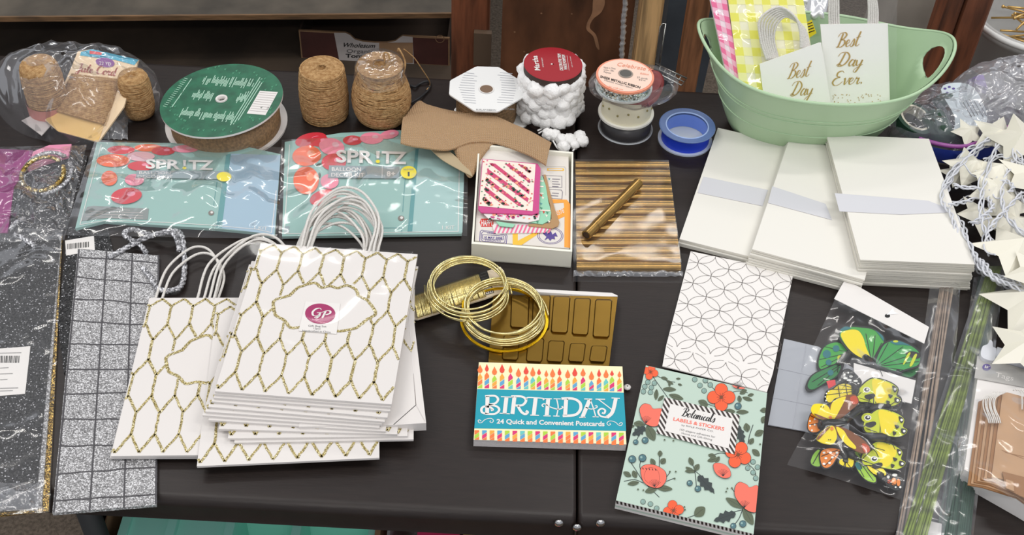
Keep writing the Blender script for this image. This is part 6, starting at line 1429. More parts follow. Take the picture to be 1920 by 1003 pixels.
grey_b((225, 140), (208, 165), (245, 170), (200, 193), (240, 197), (262, 145)); grey_b((490, 125), (520, 158), (550, 130), (578, 155), (543, 188)); grey_b((790, 625), (820, 590), (820, 650), (845, 620), (835, 682)); grey_b((198, 815), (240, 828), (275, 852))
for a in ((300, 112, 40, 9, .3), (330, 130, 45, 8, .5), (385, 120, 25, 6, .0), (395, 150, 25, 6, .3), (345, 140, 25, 7, 1.4), (310, 178, 75, 13, .05), (345, 210, 85, 15, .3), (275, 180, 60, 12, 1.65), (315, 215, 45, 10, 2.4), (565, 270, 60, 18, -2.7), (560, 280, 40, 10, 3.0), (745, 205, 45, 13, -.5), (760, 225, 60, 11, .3), (740, 215, 40, 12, 1.4), (790, 215, 35, 9, -.2), (660, 300, 60, 12, .1), (725, 308, 70, 12, .0), (860, 300, 45, 14, -.1), (870, 370, 45, 18, -1.0), (790, 420, 50, 18, -1.8), (830, 440, 55, 18, -.5), (800, 490, 40, 14, -1.0), (815, 520, 55, 16, .7), (620, 570, 60, 13, 2.9), (610, 560, 45, 12, -2.9), (630, 560, 40, 12, 2.2), (150, 385, 30, 8, 2.8), (205, 380, 60, 18, -3.0), (220, 385, 95, 26, 1.1), (160, 680, 45, 15, -2.0), (130, 672, 50, 14, -2.6), (175, 706, 65, 13, 3.0), (265, 610, 45, 14, -2.1), (300, 600, 38, 16, -.9), (295, 560, 35, 13, -1.6), (490, 650, 60, 11, -2.6), (480, 610, 50, 14, -2.0), (490, 640, 45, 15, -1.0), (490, 640, 55, 11, 3.1), (280, 735, 75, 18, 2.8), (275, 735, 90, 16, .1), (490, 895, 75, 28, -.7), (760, 850, 110, 20, -2.6), (765, 850, 110, 24, 1.05)): leaf(*a)
for a in ((210, 395, 85, 30, 2.6), (510, 670, 130, 34, .8), (760, 490, 110, 26, -1.75), (720, 880, 130, 36, 2.8)): leaf(*a[:5], M_ld, True)
for a in ((157, 478, 15), (210, 468, 19), (137, 575, 22), (195, 568, 22), (462, 710, 17), (508, 742, 18), (735, 275, 20), (762, 940, 20), (708, 952, 17)): berry(*a)
for x, y in ((370, 470), (350, 645), (383, 645), (377, 685), (170, 745), (200, 750), (675, 740), (700, 738), (668, 758), (432, 845), (435, 860), (320, 465), (860, 490)): pz4([(x + 5 * math.cos(k), y + 5 * math.sin(k)) for k in range(6)], M_lf)
flower4(240, 82, 44, M_orn, .3); flower4(640, 225, 78, M_orn, .75 * PI / 1.5); flower4(735, 550, 76, M_orn, .45); flower4(370, 865, 58, M_orn, 1.4)
bloom([(180, 290), (205, 262), (240, 270), (255, 290), (300, 290), (318, 320), (300, 370), (260, 390), (215, 375), (190, 340)], 215, 372)
bloom([(185, 640), (200, 612), (245, 605), (290, 620), (325, 650), (325, 700), (290, 735), (240, 730), (200, 700)], 268, 735); bloom([(215, 640), (240, 622), (280, 640), (290, 690), (270, 730), (230, 710), (205, 680)], 262, 730)
bloom([(600, 600), (650, 602), (685, 630), (692, 670), (660, 682), (620, 665), (600, 635)], 650, 672); bloom([(720, 730), (745, 705), (785, 720), (800, 735), (850, 730), (850, 860), (800, 870), (750, 830), (718, 780)], 770, 850); bloom([(700, 155), (730, 160), (775, 170), (760, 178), (720, 172)], 735, 176)
for k in range(5): ln4([(195 + 18 * k, 622 + 2 * k), (200 + 18 * k, 632 + 2 * k)], .0008, M_out)
# label plate with its striped frame
F0 = [(320, 225), (745, 325), (715, 548), (272, 428)]; F1 = [(352, 262), (705, 345), (682, 515), (320, 415)]
o0 = .0016; m.poly(pbx, [Z4(*p) for p in F0], M_white, o0)
ns = 62
def along(Q, t_):
    L = [math.dist(Q[i], Q[(i + 1) % 4]) for i in range(4)]; T = sum(L); d = (t_ % 1) * T
    for i in range(4):
        if d <= L[i]: return lerp2(Q[i], Q[(i + 1) % 4], d / L[i]), i
        d -= L[i]
    return Q[0], 0
def clip_cv(poly, conv):
    A = sum(conv[i][0] * conv[(i + 1) % 4][1] - conv[(i + 1) % 4][0] * conv[i][1] for i in range(4)); sg = 1 if A > 0 else -1
    for i in range(4):
        p, q = conv[i], conv[(i + 1) % 4]; out = []
        f = lambda r: sg * ((q[0] - p[0]) * (r[1] - p[1]) - (q[1] - p[1]) * (r[0] - p[0]))
        for j in range(len(poly)):
            u, v = poly[j], poly[(j + 1) % len(poly)]; fu, fv = f(u), f(v)
            if fu >= 0: out.append(u)
            if fu * fv < 0: out.append(lerp2(u, v, fu / (fu - fv)))
        poly = out
        if not poly: return []
    return poly
for k in range(-16, 40):
    x = 100 + k * 25.5; q = clip_cv([(x, 180), (x + 12.5, 180), (x + 12.5 + 250, 580), (x + 250, 580)], F0)
    if len(q) > 2: m.poly(pbx, [Z4(*p) for p in q], M_strip, o0 + .0002)
m.poly(pbx, [Z4(*p) for p in F1], M_white, o0 + .0004)
script_px(m, pbx, 'Botanicals', Z4(415, 330), Z4(600, 368), 16, M_black, w=.0009, off=o0 + .0006, slant=.3)
text_px(m, pbx, 'LABELS & STICKERS', Z4(368, 356), Z4(655, 414), 6.2, M_coral, off=o0 + .0006, bold=.02)
text_px(m, pbx, 'by RIFLE PAPER CO.', Z4(415, 386), Z4(595, 422), 3.0, M_grey, off=o0 + .0006); text_px(m, pbx, '150 elegant adhesives for', Z4(405, 412), Z4(605, 455), 3.6, M_grey, off=o0 + .0006); text_px(m, pbx, 'Home and Gift-Giving', Z4(415, 432), Z4(588, 470), 3.6, M_grey, off=o0 + .0006)
m.build('body', t)
# lid flap: a short hinge panel and the long panel, both with the ring pattern
m = MB(); M_lid = mat('lid_paper', (234, 230, 226), .5); M_ring = mat('ring_line', (96, 88, 86), .5)
LQ = [(1295, 471), (1488, 511), (1449, 700), (1249, 648)]; HQ = [(1249, 648), (1449, 700), (1438, 735), (1242, 686)]
pL = Pl(.006)
C_ = [P(*LQ[0], .004), P(*LQ[1], .004), P(*LQ[2], .010), P(*LQ[3], .010)]
m.slab(C_, .0022, M_lid); D_ = [C_[3], C_[2], P(*HQ[2], .0135), P(*HQ[3], .0135)]; m.slab(D_, .0015, M_lid)
ux = (C_[1] - C_[0]); Wl = ux.length; ux.normalize(); uy = (C_[3] - C_[0]); Hl = uy.length; uy.normalize(); nn = ux.cross(uy); nn = nn if nn.z > 0 else -nn
rr = .0185; sp = rr * 1.414
ang = math.radians(45)
def ringpat(C, W, H, ux, uy, n_, off):
    for i in range(-2, 14):
        for j in range(-9, 9):
            for ox, oy in ((0, 0),):
                gx = (i + ox) * sp; gy = (j + oy) * sp + off; cx = gx * math.cos(ang) - gy * math.sin(ang) + .012; cy = gx * math.sin(ang) + gy * math.cos(ang); run = []
                for k in range(49):
                    a = 2 * PI * k / 48; x, y = cx + rr * math.cos(a), cy + rr * math.sin(a)
                    if 0 <= x <= W and 0 <= y <= H: run.append(C + ux * x + uy * y + n_ * .0004)
                    else:
                        if len(run) > 1: m.strip(run, .00045, n_, M_ring)
                        run = []
                if len(run) > 1: m.strip(run, .00045, n_, M_ring)
ringpat(C_[0], Wl, Hl, ux, uy, nn, 0)
ux2 = (D_[1] - D_[0]); W2 = ux2.length; ux2.normalize(); uy2 = (D_[3] - D_[0]); H2 = uy2.length; uy2.normalize(); n2 = ux2.cross(uy2); n2 = n2 if n2.z > 0 else -n2
ringpat(D_[0], W2 * .985, H2, ux2, uy2, n2, .0)
m.build('lid', t)

# ================================================================ butterflies in two bags
sht = thing('sticker_sheets', 'faint clear plastic packet of greyish sheets sticking out left of the butterflies', 'plastic packet', P(1480, 720, 0))
m = MB(); m.slab([Pl(.002).at(*p) for p in [(1470, 635), (1535, 650), (1600, 690), (1590, 830), (1508, 808), (1440, 796)]], .0012, film('grey_sheet', (186, 190, 198), body=.62, gloss=.05, rough=.3, bump=.05))
for L in ([(1512, 645), (1487, 803)], [(1458, 690), (1530, 706)], [(1449, 745), (1524, 760)]): m.line(Pl(.0022), L, .0005, mat('seam_line', (170, 172, 180), .5), .0002)
m.build('sheets', sht)
def b2(x, y): return (1470 + x / 2.866, 580 + y / 2.866)
M_by = mat('wing_yellow', (236, 214, 16), .4); M_bg = mat('wing_green', (62, 156, 62), .4); M_blk = mat('wing_black', (22, 24, 24), .4); M_bch = mat('wing_chartreuse', (196, 206, 36), .4); M_brn = mat('wing_brown', (120, 66, 26), .4); M_bor = mat('wing_orange', (226, 128, 40), .4); M_btl = mat('wing_teal', (30, 110, 116), .4); M_bwh = mat('wing_white', (238, 238, 232), .4); M_brd = mat('wing_red', (190, 70, 30), .4)
_bh = [.006]
def butterfly(label, h, wings, body, deco=()):
    "wings: list of (outline, colour, edge scale, veins)"
    c = b2(*body[0]); t = thing('paper_butterfly', label, 'butterfly', P(*c, h)); q = Pl(h + .0012)
    for wi, (o, mt, edge, veins) in enumerate(wings):
        m = MB(); oo = spl(o, 4, True); q = Pl(h + .0012 + .0014 * wi); m.slab([q.at(*b2(*p)) for p in oo], .0009, M_blk if edge else mt)
        cx = sum(p[0] for p in o) / len(o); cy = sum(p[1] for p in o) / len(o)
        if edge: m.poly(q, [b2(cx + (x - cx) * edge, cy + (y - cy) * edge) for x, y in oo], mt, .0003)
        for L in veins: m.line(q, [b2(*p) for p in L], .0009, M_blk, .0005)
        for di, d_ in enumerate(deco[wi] if wi < len(deco) else ()):
            pts, dm = d_; m.poly(q, [b2(*p) for p in spl(pts, 4, True)], dm, .0006 + .00006 * di)
        m.build('wing', t)
    m = MB(); bp_ = [P(*b2(*p), h + .0038) for p in body]; n = len(body)
    m.tube([Vector(p) for p in spl([tuple(v) for v in bp_], 5)], lambda t_: .0022 + .0022 * math.sin(PI * min(1, t_ + .1)), M_blk, 10)
    hd = bp_[-1]; dr = (bp_[-1] - bp_[-2]).normalized(); sd = Vector((-dr.y, dr.x, 0))
    m.ball(hd, .0032, M_blk, 8, 6)
    for s_ in (1, -1): m.tube([hd, hd + dr * .007 + sd * .003 * s_ + Vector((0, 0, .001)), hd + dr * .012 + sd * .006 * s_], .0004, M_blk, 5)
    m.build('body', t); return t
def dot(x, y, r, mt, ry=None): return ([(x + r * math.cos(k * PI / 4), y + (ry or r) * math.sin(k * PI / 4)) for k in range(8)], mt)
# first bag, blue-green butterflies
butterfly('green paper butterfly of layered teal wings at the left of the upper bag', .0035, [([(180, 260), (215, 190), (290, 165), (345, 200), (345, 255), (290, 300), (215, 335), (178, 320)], M_bg, .86, [[(340, 230), (220, 200)], [(340, 235), (190, 270)], [(340, 240), (200, 310)]]), ([(118, 400), (150, 350), (230, 310), (320, 280), (300, 350), (220, 400), (150, 440), (118, 430)], mat('wing_deep_green', (40, 120, 62), .4), .85, [[(300, 300), (150, 390)], [(300, 310), (180, 410)]])], [(350, 235), (320, 265), (295, 290)], [(dot(230, 240, 22, M_btl), dot(280, 210, 18, M_btl), dot(300, 260, 14, M_bch), dot(240, 285, 16, M_btl)), (dot(250, 340, 16, M_btl),)])
butterfly('large green paper butterfly with one yellow wing panel in the upper bag', .0075, [([(285, 130), (330, 88), (420, 90), (480, 100), (535, 140), (545, 190), (500, 240), (490, 285), (445, 285), (370, 240), (325, 200)], M_bg, .9, [[(470, 280), (440, 130)], [(475, 275), (490, 140)], [(478, 270), (525, 180)]]), ([(480, 290), (520, 195), (565, 165), (620, 165), (690, 190), (740, 235), (735, 300), (670, 325), (600, 340), (510, 312)], mat('wing_mid_green', (50, 148, 70), .4), .9, [[(500, 290), (560, 180)], [(510, 295), (640, 200)], [(515, 300), (700, 240)], [(520, 305), (725, 280)], [(520, 310), (640, 325)]])],
          [(430, 250), (470, 288), (500, 310)], [(([(305, 135), (340, 112), (395, 112), (425, 150), (440, 200), (470, 278), (440, 272), (380, 240), (335, 195)], M_by), ([(300, 112), (330, 92), (360, 100), (330, 112)], M_btl), ([(490, 112), (530, 142), (535, 170), (505, 130)], M_btl)), (([(570, 172), (620, 170), (680, 195), (640, 190), (600, 190)], M_btl), dot(600, 172, 14, M_bch, 6), ([(650, 235), (690, 225), (735, 240), (725, 262), (690, 262)], M_blk), ([(665, 238), (680, 236), (650, 290), (640, 292)], M_bch), ([(700, 245), (715, 245), (690, 300), (675, 302)], M_bch))])
butterfly('dark green paper butterfly edge under the right side of the upper bag', .0030, [([(600, 330), (660, 300), (740, 290), (720, 340), (680, 370), (620, 355)], mat('wing_deep_green', (40, 120, 62), .4), .85, [[(610, 340), (720, 310)]])], [(596, 345), (612, 340), (626, 335)])
# second bag, yellow and orange butterflies
ZBASE = .0125
ylw = lambda dx, dy, sc=1.0: [(x * sc + dx, y * sc + dy) for x, y in [(0, 60), (40, 10), (90, -20), (150, -10), (200, 10), (232, 40), (225, 80), (250, 100), (235, 125), (190, 140), (120, 130), (60, 115), (10, 110)]]
def yw(label, dx, dy, h, body, eye, extra=()):
    o = ylw(dx, dy)
    v = [[(dx + 100 + 14 * k, dy - 10 + 2 * k), (dx + 96 + 12 * k, dy + 120)] for k in range(5)] + [[(dx + 20, dy + 90), (dx + 80, dy + 110)], [(dx + 10, dy + 80), (dx + 60, dy + 30)]]
    ex, ey = eye
    return butterfly(label, h, [(o, M_bch, .93, v)], body, [(([(dx + 90, dy - 6), (dx + 140, dy - 2), (dx + 190, dy + 20), (dx + 190, dy + 60), (dx + 150, dy + 118), (dx + 110, dy + 115), (dx + 95, dy + 60)], M_by), dot(ex, ey, 34, M_bch, 26), ([(ex - 10, ey + 30), (ex + 35, ey + 20), (ex + 45, ey + 35), (ex + 20, ey + 52), (ex - 5, ey + 48)], M_blk), dot(ex, ey, 19, M_bwh, 15), dot(ex, ey, 14, M_blk, 11), dot(ex + 3, ey - 3, 7, M_bwh, 5),
        ([(dx + 196, dy + 26), (dx + 215, dy + 30), (dx + 222, dy + 50), (dx + 208, dy + 60)], M_blk), dot(dx + 212, dy + 44, 7, M_bwh), ([(dx + 175, dy + 70), (dx + 200, dy + 78), (dx + 185, dy + 92)], M_blk), ([(dx + 212, dy + 88), (dx + 240, dy + 98), (dx + 228, dy + 118), (dx + 210, dy + 110)], M_blk), dot(dx + 226, dy + 104, 7, M_bwh), ([(dx + 165, dy + 105), (dx + 185, dy + 112), (dx + 170, dy + 128)], M_blk)) + tuple(extra)])
butterfly('white spotted black and yellow paper butterfly at the top of the lower bag', ZBASE - .004, [([(290, 380), (305, 335), (345, 318), (385, 345), (418, 385), (405, 410), (350, 405)], M_blk, 0, []), ([(215, 490), (225, 440), (260, 425), (300, 395), (360, 395), (385, 430), (370, 470), (280, 480), (240, 510)], M_by, .84, [[(380, 440), (230, 460)], [(380, 430), (260, 430)], [(370, 420), (300, 405)], [(330, 400), (340, 460)], [(290, 410), (300, 470)]])],
          [(380, 400), (385, 440), (375, 480)], [(dot(325, 350, 6, M_bwh), dot(345, 340, 5, M_bwh), dot(360, 360, 10, M_bwh, 6), dot(330, 370, 12, M_bwh, 6), dot(385, 385, 12, M_bwh, 5), dot(350, 380, 14, M_bwh, 6), dot(398, 398, 8, M_bwh, 4)), tuple(dot(x, y, 4, M_bwh) for x, y in ((222, 470), (228, 452), (240, 440), (226, 490)))])
butterfly('orange and green winged paper butterfly at the bottom left of the lower bag', ZBASE - .003, [([(140, 820), (160, 770), (195, 750), (200, 840), (160, 845)], mat('wing_leaf', (130, 180, 60), .4), .88, [[(195, 760), (155, 830)]]), ([(195, 760), (240, 740), (310, 750), (290, 800), (250, 850), (210, 855), (190, 810)], M_bor, .88, [[(300, 760), (220, 840)], [(290, 755), (200, 790)], [(305, 765), (260, 840)]]), ([(300, 800), (380, 790), (375, 850), (330, 850), (290, 830)], M_by, .8, [[(330, 795), (330, 845)]])],
          [(320, 750), (325, 790), (330, 815)], [(), tuple(dot(x, y, 8, M_bwh, 6) for x, y in ((215, 770), (250, 770), (225, 800), (260, 795), (215, 830), (245, 825), (285, 770)))])
butterfly('lime green paper butterfly wing pair at the bottom of the lower bag', ZBASE - .001, [([(360, 770), (420, 760), (440, 830), (490, 890), (495, 935), (440, 920), (390, 860)], mat('wing_lime', (150, 196, 50), .4), .92, [[(380, 780), (480, 920)], [(370, 790), (430, 900)], [(400, 775), (490, 900)]]), ([(440, 830), (500, 830), (548, 870), (545, 895), (480, 885)], M_by, .92, [[(450, 835), (540, 885)]])],
          [(350, 760), (365, 785), (385, 800)], [(([(380, 830), (400, 820), (420, 850), (400, 862)], M_btl),)])
butterfly('black paper butterfly with orange spots at the bottom right of the lower bag', ZBASE - .004, [([(520, 890), (570, 865), (620, 880), (640, 930), (630, 965), (590, 970), (540, 930)], M_blk, 0, [])], [(505, 880), (520, 900), (535, 915)], [(dot(590, 925, 14, M_bor, 20), dot(615, 930, 10, M_bor, 20), dot(565, 925, 10, M_brd, 10), dot(560, 900, 8, M_bwh), dot(595, 890, 14, M_bwh, 8), dot(545, 912, 6, M_bwh), dot(625, 955, 6, M_bwh), dot(600, 955, 5, M_bwh))])
butterfly('small black paper butterfly with an orange patch at the right of the lower bag', ZBASE - .002, [([(560, 490), (590, 460), (625, 465), (635, 500), (615, 540), (575, 535)], M_blk, 0, [])], [(460, 540), (510, 525), (560, 520)], [(dot(590, 500, 16, M_bor, 14), dot(612, 500, 10, M_bor, 18), dot(600, 475, 5, M_bwh), dot(618, 480, 4, M_bwh), dot(580, 525, 5, M_bwh))])
yw('chartreuse eye spotted paper butterfly wing, uppermost of three at right in the lower bag', 385, 385, ZBASE, [(385, 560), (420, 530), (440, 520)], (445, 432))
yw('chartreuse eye spotted paper butterfly wing, lowest of three at right in the lower bag', 410, 725, ZBASE + .001, [(410, 700), (440, 720), (470, 740)], (485, 803))
yw('chartreuse eye spotted paper butterfly wing, middle one of three in the lower bag', 420, 550, ZBASE + .003, [(450, 690), (500, 685), (545, 690), (560, 700)], (450, 582))
butterfly('orange spotted brown paper butterfly peeking out at the far left of the lower bag', ZBASE, [([(130, 590), (150, 550), (190, 555), (205, 600), (195, 655), (150, 665), (125, 640)], M_bor, .9, [[(200, 600), (140, 570)], [(200, 610), (135, 620)]])], [(205, 640), (200, 620), (200, 600)], [tuple(dot(x, y, 5, M_bwh) for x, y in ((140, 600), (140, 625), (150, 650), (165, 590), (165, 620)))])
butterfly('big yellow and brown winged paper butterfly lying on top in the lower bag', ZBASE + .007, [([(250, 600), (245, 520), (285, 480), (340, 460), (385, 460), (402, 500), (350, 550), (290, 595)], M_brn, 0, [[(260, 590), (300, 480)]]), ([(145, 535), (165, 508), (225, 512), (250, 545), (262, 600), (205, 590), (160, 565)], M_by, 0, []), ([(265, 625), (330, 640), (400, 680), (455, 730), (460, 765), (420, 772), (370, 750), (310, 700)], M_brn, 0, []), ([(175, 690), (210, 650), (262, 625), (285, 680), (265, 720), (225, 722), (190, 710)], M_by, 0, [])],
          [(200, 612), (250, 608), (300, 610), (340, 590), (395, 550), (420, 540)], [(([(252, 595), (250, 530), (270, 490), (325, 468), (330, 480), (300, 540), (270, 590)], M_by), ([(355, 475), (385, 465), (398, 500), (370, 510)], M_brd)), (dot(200, 522, 3, M_blk), dot(212, 524, 3, M_blk), ([(160, 560), (200, 572), (258, 598), (205, 590)], M_brn), dot(250, 582, 8, M_bor, 12)), (([(280, 632), (320, 650), (345, 690), (385, 735), (380, 750), (340, 730), (305, 690)], M_by), ([(420, 720), (455, 735), (458, 765), (430, 765)], M_brd)), (dot(240, 700, 3, M_blk), dot(250, 700, 3, M_blk), ([(178, 688), (215, 648), (250, 630), (215, 668), (185, 700)], M_brn), dot(258, 640, 8, M_bor, 10))])
# bags
bb = thing('butterfly_bag', 'upper clear header bag with a white punched strip holding green butterflies', 'clear bag', P(1610, 650, 0))
m = MB(); q = Pl(.0155); hq = [(1585, 523), (1742, 613), (1733, 644), (1564, 560)]; m.slab([q.at(*p) for p in hq], .0006, M_white); m.poly(q, ell(1664, 592, 5, 3.6, 16), M_black, .0003); m.poly(q, [(1662, 590), (1667, 586), (1674, 577), (1677, 585), (1686, 588)], mat('white_bright', (250, 250, 250), .5), .0004); m.build('header_card', bb)
sheet('film', bb, [(1566, 560), (1736, 642), (1716, 800), (1490, 724)], .0150, lambda u, v: -.006 * max(0, v - .8) / .2, M_film, amp=.0025, s=20, seed=41)
bb = thing('butterfly_bag', 'lower clear bag of yellow and orange butterflies lying on the upper bag', 'clear bag', P(1590, 800, 0))
m = MB(); q = Pl(.0095); m.slab([q.at(*b2(*p)) for p in [(375, 288), (708, 382), (685, 506), (430, 440), (375, 330)]], .0006, M_white); m.slab([q.at(*b2(*p)) for p in [(228, 385), (275, 378), (278, 405), (240, 425)]], .0006, mat('red_print', (214, 70, 74), .5)); m.build('header_card', bb)
sheet('film', bb, [b2(370, 255), b2(712, 372), b2(642, 985), b2(28, 797)], .0245, lambda u, v: .002 * math.sin(PI * u) - .012 * max(0, (v - .86) / .14), M_film, amp=.003, s=20, seed=43)

# ================================================================ floral wires
def bundle(name, label, a0, a1, n, w0, w1, r, mt, h, group, seed, bend=0):
    rn = random.Random(seed); a, b = a0, a1
    for k in range(n):
        f = (k + .5) / n - .5; f2 = f + rn.uniform(-.25, .25) / 1.5; hh = h + .0022 * (k % 3)
        p0 = P(a[0] + f * w0, a[1], hh); p1 = P(b[0] + f2 * w1, b[1] + rn.uniform(-4, 4), hh); mid = (p0 + p1) / 2 + Vector((rn.uniform(-.002, .002) + bend, 0, 0))
        m = MB(); m.tube([Vector(p) for p in spl([tuple(p0), tuple(mid), tuple(p1)], 8)], r, mt, 6); tag(m.build(name), label, 'wire', group)
M_lime = mat('lime_wire', (124, 144, 52), .6, var=.3, vscale=80); M_bw = mat('brown_wire', (168, 146, 126), .6, var=.2, vscale=80); M_dg2 = mat('pine_wire', (24, 64, 46), .6)
bundle('floral_wire', 'brown paper covered floral wire in the left sleeve', (1775, 540), (1700, 1040), 9, 26, 42, .0012, M_bw, .004, 'brown floral wires in the left sleeve', 1)
bundle('floral_wire', 'dark green floral wire in the right sleeve', (1852, 520), (1782, 1050), 34, 32, 56, .0014, M_dg2, .003, 'dark green floral wires in the right sleeve', 2)
bundle('floral_wire', 'lime green floral wire in the fanned bundle', (1866, 500), (1706, 1040), 26, 24, 42, .0012, M_lime, .012, 'lime green floral wires in the bundle', 3)
for lb, q, h, sd in (('long clear sleeve around the brown floral wires right of the butterflies', [(1746, 520), (1802, 520), (1768, 1030), (1676, 1030)], .0105, 51), ('long clear sleeve around the dark green floral wires', [(1826, 520), (1882, 520), (1822, 1030), (1752, 1030)], .0095, 52), ('long clear sleeve around the lime green floral wires', [(1846, 500), (1892, 505), (1762, 1035), (1668, 1035)], .0185, 53)):
    t = thing('wire_sleeve', lb, 'plastic sleeve', P(1750, 800, 0)); sheet('film', t, q, h, lambda u, v: .003 * math.sin(PI * u), film('sleeve_grey', (214, 216, 222), body=.07, gloss=.02, rough=.12, bump=.5, bscale=14), 12, 60, amp=.002, s=16, seed=sd)
m = MB(); m.slab([Pl(.0100).at(*p) for p in [(1728, 973), (1766, 982), (1762, 1040), (1716, 1040)]], .0006, mat('pale_insert', (206, 202, 200), .6)); tag(m.build('paper_insert'), 'pale paper insert at the bottom end of the floral wire sleeves', 'paper')

# ================================================================ kraft tag pack at right
t = thing('tag_pack', 'plastic wrapped white pack of brown kraft tags at the right edge', 'tag pack', P(1870, 800, 0)); HT = .024
ph = Pl(HT)
m = MB(); m.slab([ph.at(*p) for p in [(1836, 690), (1970, 740), (1990, 985), (1920, 943), (1808, 880)]], .0235, M_white, M_white); m.build('white_card', t)
z7 = lambda x, y: (1780 + x / 2.507, 560 + y / 2.507)
m = MB(); q = Pl(.0255); m.slab([q.at(*z7(*p)) for p in [(132, 268), (420, 350), (430, 430), (118, 372)]], .0008, mat('grey_header', (176, 174, 170), .45)); m.poly(q, ell(*z7(175, 322), 8, 6.4, 20), mat('stamp_purple', (84, 66, 140), .5), .0003); script_px(m, q, 'W', z7(164, 327), z7(187, 330), 6, M_white, w=.0007, off=.0005)
text_px(m, q, 'Tags', z7(215, 366), z7(300, 386), 9, M_white, off=.0003); m.build('header_strip', t)
M_k2 = mat('kraft_tag', (188, 150, 114), .7, var=.08, vscale=20); M_k3 = mat('kraft_edge', (150, 108, 70), .7)
for k, (dx, dy) in enumerate([(-112, 62), (-96, 50), (-82, 40), (-66, 30), (-50, 20), (-34, 10), (-18, 4), (0, 0)]):
    m = MB(); o = [(250, 445), (272, 440), (460, 490), (470, 1000), (330, 900), (260, 850), (190, 838)]; m.slab([Pl(.0262 + .0014 * k).at(*z7(x + dx * (1 if x < 300 else .2) + (8 if y > 800 else 0), y + dy * .6)) for x, y in o], .0012, M_k2 if k % 2 else M_k3)
    if k == 7:
        for L in ([(248, 712), (351, 752)], [(262, 722), (351, 742)]): m.line(Pl(.036), [z7(*p) for p in L], .0006, M_k3, .0003)
    m.build('kraft_tag', t)
m = MB(); m.slab([Pl(.0385).at(*z7(*p)) for p in [(250, 812), (400, 850), (410, 960), (330, 925), (265, 890)]], .0012, M_k3); m.slab([Pl(.0396).at(*z7(*p)) for p in [(265, 848), (300, 858), (305, 905), (268, 890)]], .0008, M_k2); m.build('small_tag', t)
m = MB()
for k in range(7):
    x = 165 + 9 * k; m.tube([Vector(p) for p in spl([tuple(Pl(.040).at(*z7(*c_))) for c_ in [(x + 45, 440), (x, 465), (x - 5 + 3 * (k % 2), 510), (x + 15, 560), (x + 22, 585)]], 6)], .0007, M_cord, 6)
for k in range(4):
    x = 310 + 14 * k; m.tube([Vector(p) for p in spl([tuple(Pl(.040).at(*z7(*c_))) for c_ in [(x - 10, 430), (x + 10, 425), (x + 30, 450), (x + 32, 520)]], 6)], .0007, M_cord, 6)
m.build('strings', t)
sheet('plastic_wrap', t, [(1822, 664), (1990, 720), (2000, 1000), (1796, 868)], .0415, lambda u, v: 0, M_film, 40, 44, amp=.0025, s=22, seed=61)
m = MB(); m.grid(lambda u, v: P(1796 + 30 * u, 820 + 64 * v, .02) + Vector((0, 0, .010 * abs(crumple(u * 4, v * 5, 3)))), 14, 24, M_crink); m.build('folded_wrap_edge', t)
# translucent plastic clip piece
t = thing('plastic_clip', 'translucent white plastic clip with a rounded tip between the stars and the tag pack', 'clip', P(1870, 665, 0)); M_clip = mat('translucent_white', (222, 224, 230), .25, alpha=.9)
m = MB(); m.slab([Pl(.030).at(x, y) for x, y in spl([(1842, 650), (1852, 645), (1856, 637), (1861, 641), (1862, 650), (1868, 654), (1866, 672), (1858, 676), (1840, 668)], 4, True)], .010, M_clip); m.build('tab', t)
m = MB(); m.tube([P(1866, 664, .025), P(1925, 682, .025)], .0085, M_clip, 16); m.tube([P(1900, 672, .025), P(1906, 674, .025)], .0095, M_clip, 16); m.build('barrel', t)

# ================================================================ star string lights
sl = thing('star_string_lights', 'tangle of white twisted wire with cream star shaped lamps at the right edge', 'string lights', P(1860, 400, 0))
M_star = mat('star_cream', (236, 232, 216), .3); M_sw = mat('white_wire', (214, 216, 222), .35)
def star(cx, cy, rpx, h, rot, tilt=(0, 0), open_=.52, depth=.45):
    c = P(cx, cy, h); r = (P(cx + rpx, cy, h) - c).length * 1.12; m = MB(); R_ = Matrix.Rotation(tilt[0], 4, 'X') @ Matrix.Rotation(tilt[1], 4, 'Y')
    top = Vector((0, 0, r * depth)); V = [R_ @ top + c, R_ @ (-top * .3) + c]; ring_ = []
    for k in range(10):
        a = rot + k * PI / 5; rr_ = r if k % 2 == 0 else r * open_
        ring_.append(R_ @ Vector((rr_ * math.cos(a), rr_ * math.sin(a), 0 if k % 2 == 0 else r * .06)) + c)
    V += ring_; F = [(0, 2 + k, 2 + (k + 1) % 10) for k in range(10)] + [(1, 2 + (k + 1) % 10, 2 + k) for k in range(10)]
    m.raw(V, F, M_star); m.build('star_lamp', sl)
for s_ in ((1822, 318, 50, .030, 2.9, (.15, .1)), (1868, 330, 52, .036, 2.2, (-.2, .2)), (1912, 265, 56, .050, 1.6, (.3, -.2)), (1836, 408, 46, .022, 3.3, (.1, .3)), (1862, 360, 44, .045, .9, (.3, 0)), (1930, 340, 60, .040, 2.5, (0, .3)), (1905, 478, 78, .040, 1.7, (-.12, .1)), (1895, 425, 52, .020, .4, (.1, .0)), (1935, 576, 84, .030, 2.75, (.0, -.1)), (1925, 655, 66, .048, 2.3, (.1, -.15)), (1945, 520, 60, .055, 2.0, (.1, .1)), (1795, 330, 34, .016, 3.0, (.1, .2)), (1885, 385, 50, .030, 1.2, (.2, .1)), (1815, 250, 30, .034, 1.9, (.3, .1)), (1868, 255, 44, .040, 2.4, (.3, .0))): star(*s_)
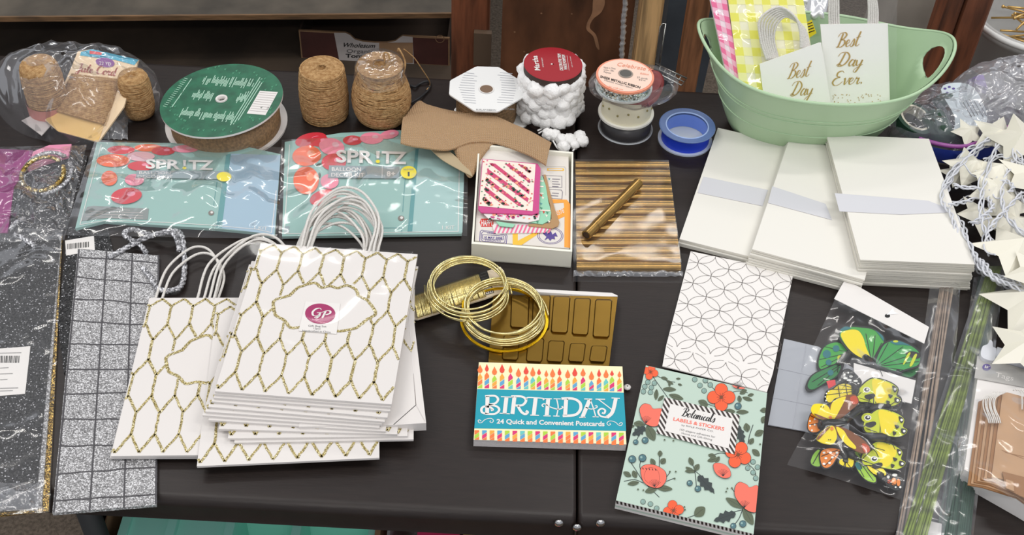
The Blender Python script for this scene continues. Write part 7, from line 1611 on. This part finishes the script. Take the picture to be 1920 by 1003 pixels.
def twist(pts, r=.0012, pitch=1.3, n=2, amp=.0019):
    m = MB(); q = [Vector(p) for p in spl([tuple(p) for p in pts], 14)]
    for ph in range(n):
        o = []
        for i, p in enumerate(q):
            a = q[max(0, i - 1)]; b = q[min(len(q) - 1, i + 1)]; t_ = (b - a).normalized(); s_ = Vector((0, 0, 1)).cross(t_); s_ = s_.normalized() if s_.length > .01 else Vector((1, 0, 0)); k = i * pitch * .45 + ph * 2 * PI / n; o.append(p + s_ * math.cos(k) * amp + Vector((0, 0, 1)) * math.sin(k) * amp)
        m.tube(o, r, M_sw, 6)
    m.build('twisted_wire', sl)
base = [(1915, 238), (1862, 262), (1815, 288), (1788, 330), (1768, 372), (1778, 402), (1804, 432), (1822, 470), (1840, 500), (1868, 518), (1905, 535), (1950, 560)]
rn = random.Random(12)
for k in range(6):
    twist([P(x + rn.uniform(-9, 9), y + rn.uniform(-9, 9) , .020 + .012 * (k % 3) + .006 * math.sin(i * 1.3 + k)) for i, (x, y) in enumerate(base)])
loops = [[(1870, 270), (1850, 330), (1838, 390), (1850, 440), (1880, 480), (1930, 500)], [(1790, 350), (1830, 352), (1870, 345), (1905, 360), (1940, 400)], [(1810, 310), (1850, 340), (1875, 372), (1890, 410), (1935, 450)], [(1900, 300), (1880, 350), (1885, 400), (1915, 440)], [(1780, 385), (1812, 378), (1850, 366), (1880, 372)], [(1845, 300), (1880, 292), (1915, 300), (1945, 330)], [(1822, 420), (1846, 404), (1862, 388), (1852, 370)], [(1895, 255), (1905, 300), (1930, 340)], [(1880, 330), (1862, 356), (1880, 366), (1900, 352), (1882, 340), (1850, 362)], [(1918, 360), (1890, 390), (1862, 420), (1850, 450), (1856, 478)]]
for k, L in enumerate(loops):
    twist([P(x, y, .046 + .010 * math.sin(k * 2.1 + i)) for i, (x, y) in enumerate(L)])
    twist([P(x + rn.uniform(-12, 12), y + rn.uniform(-10, 10), .040 + .014 * math.sin(k * 1.1 + i)) for i, (x, y) in enumerate(L)], .0010, n=1)
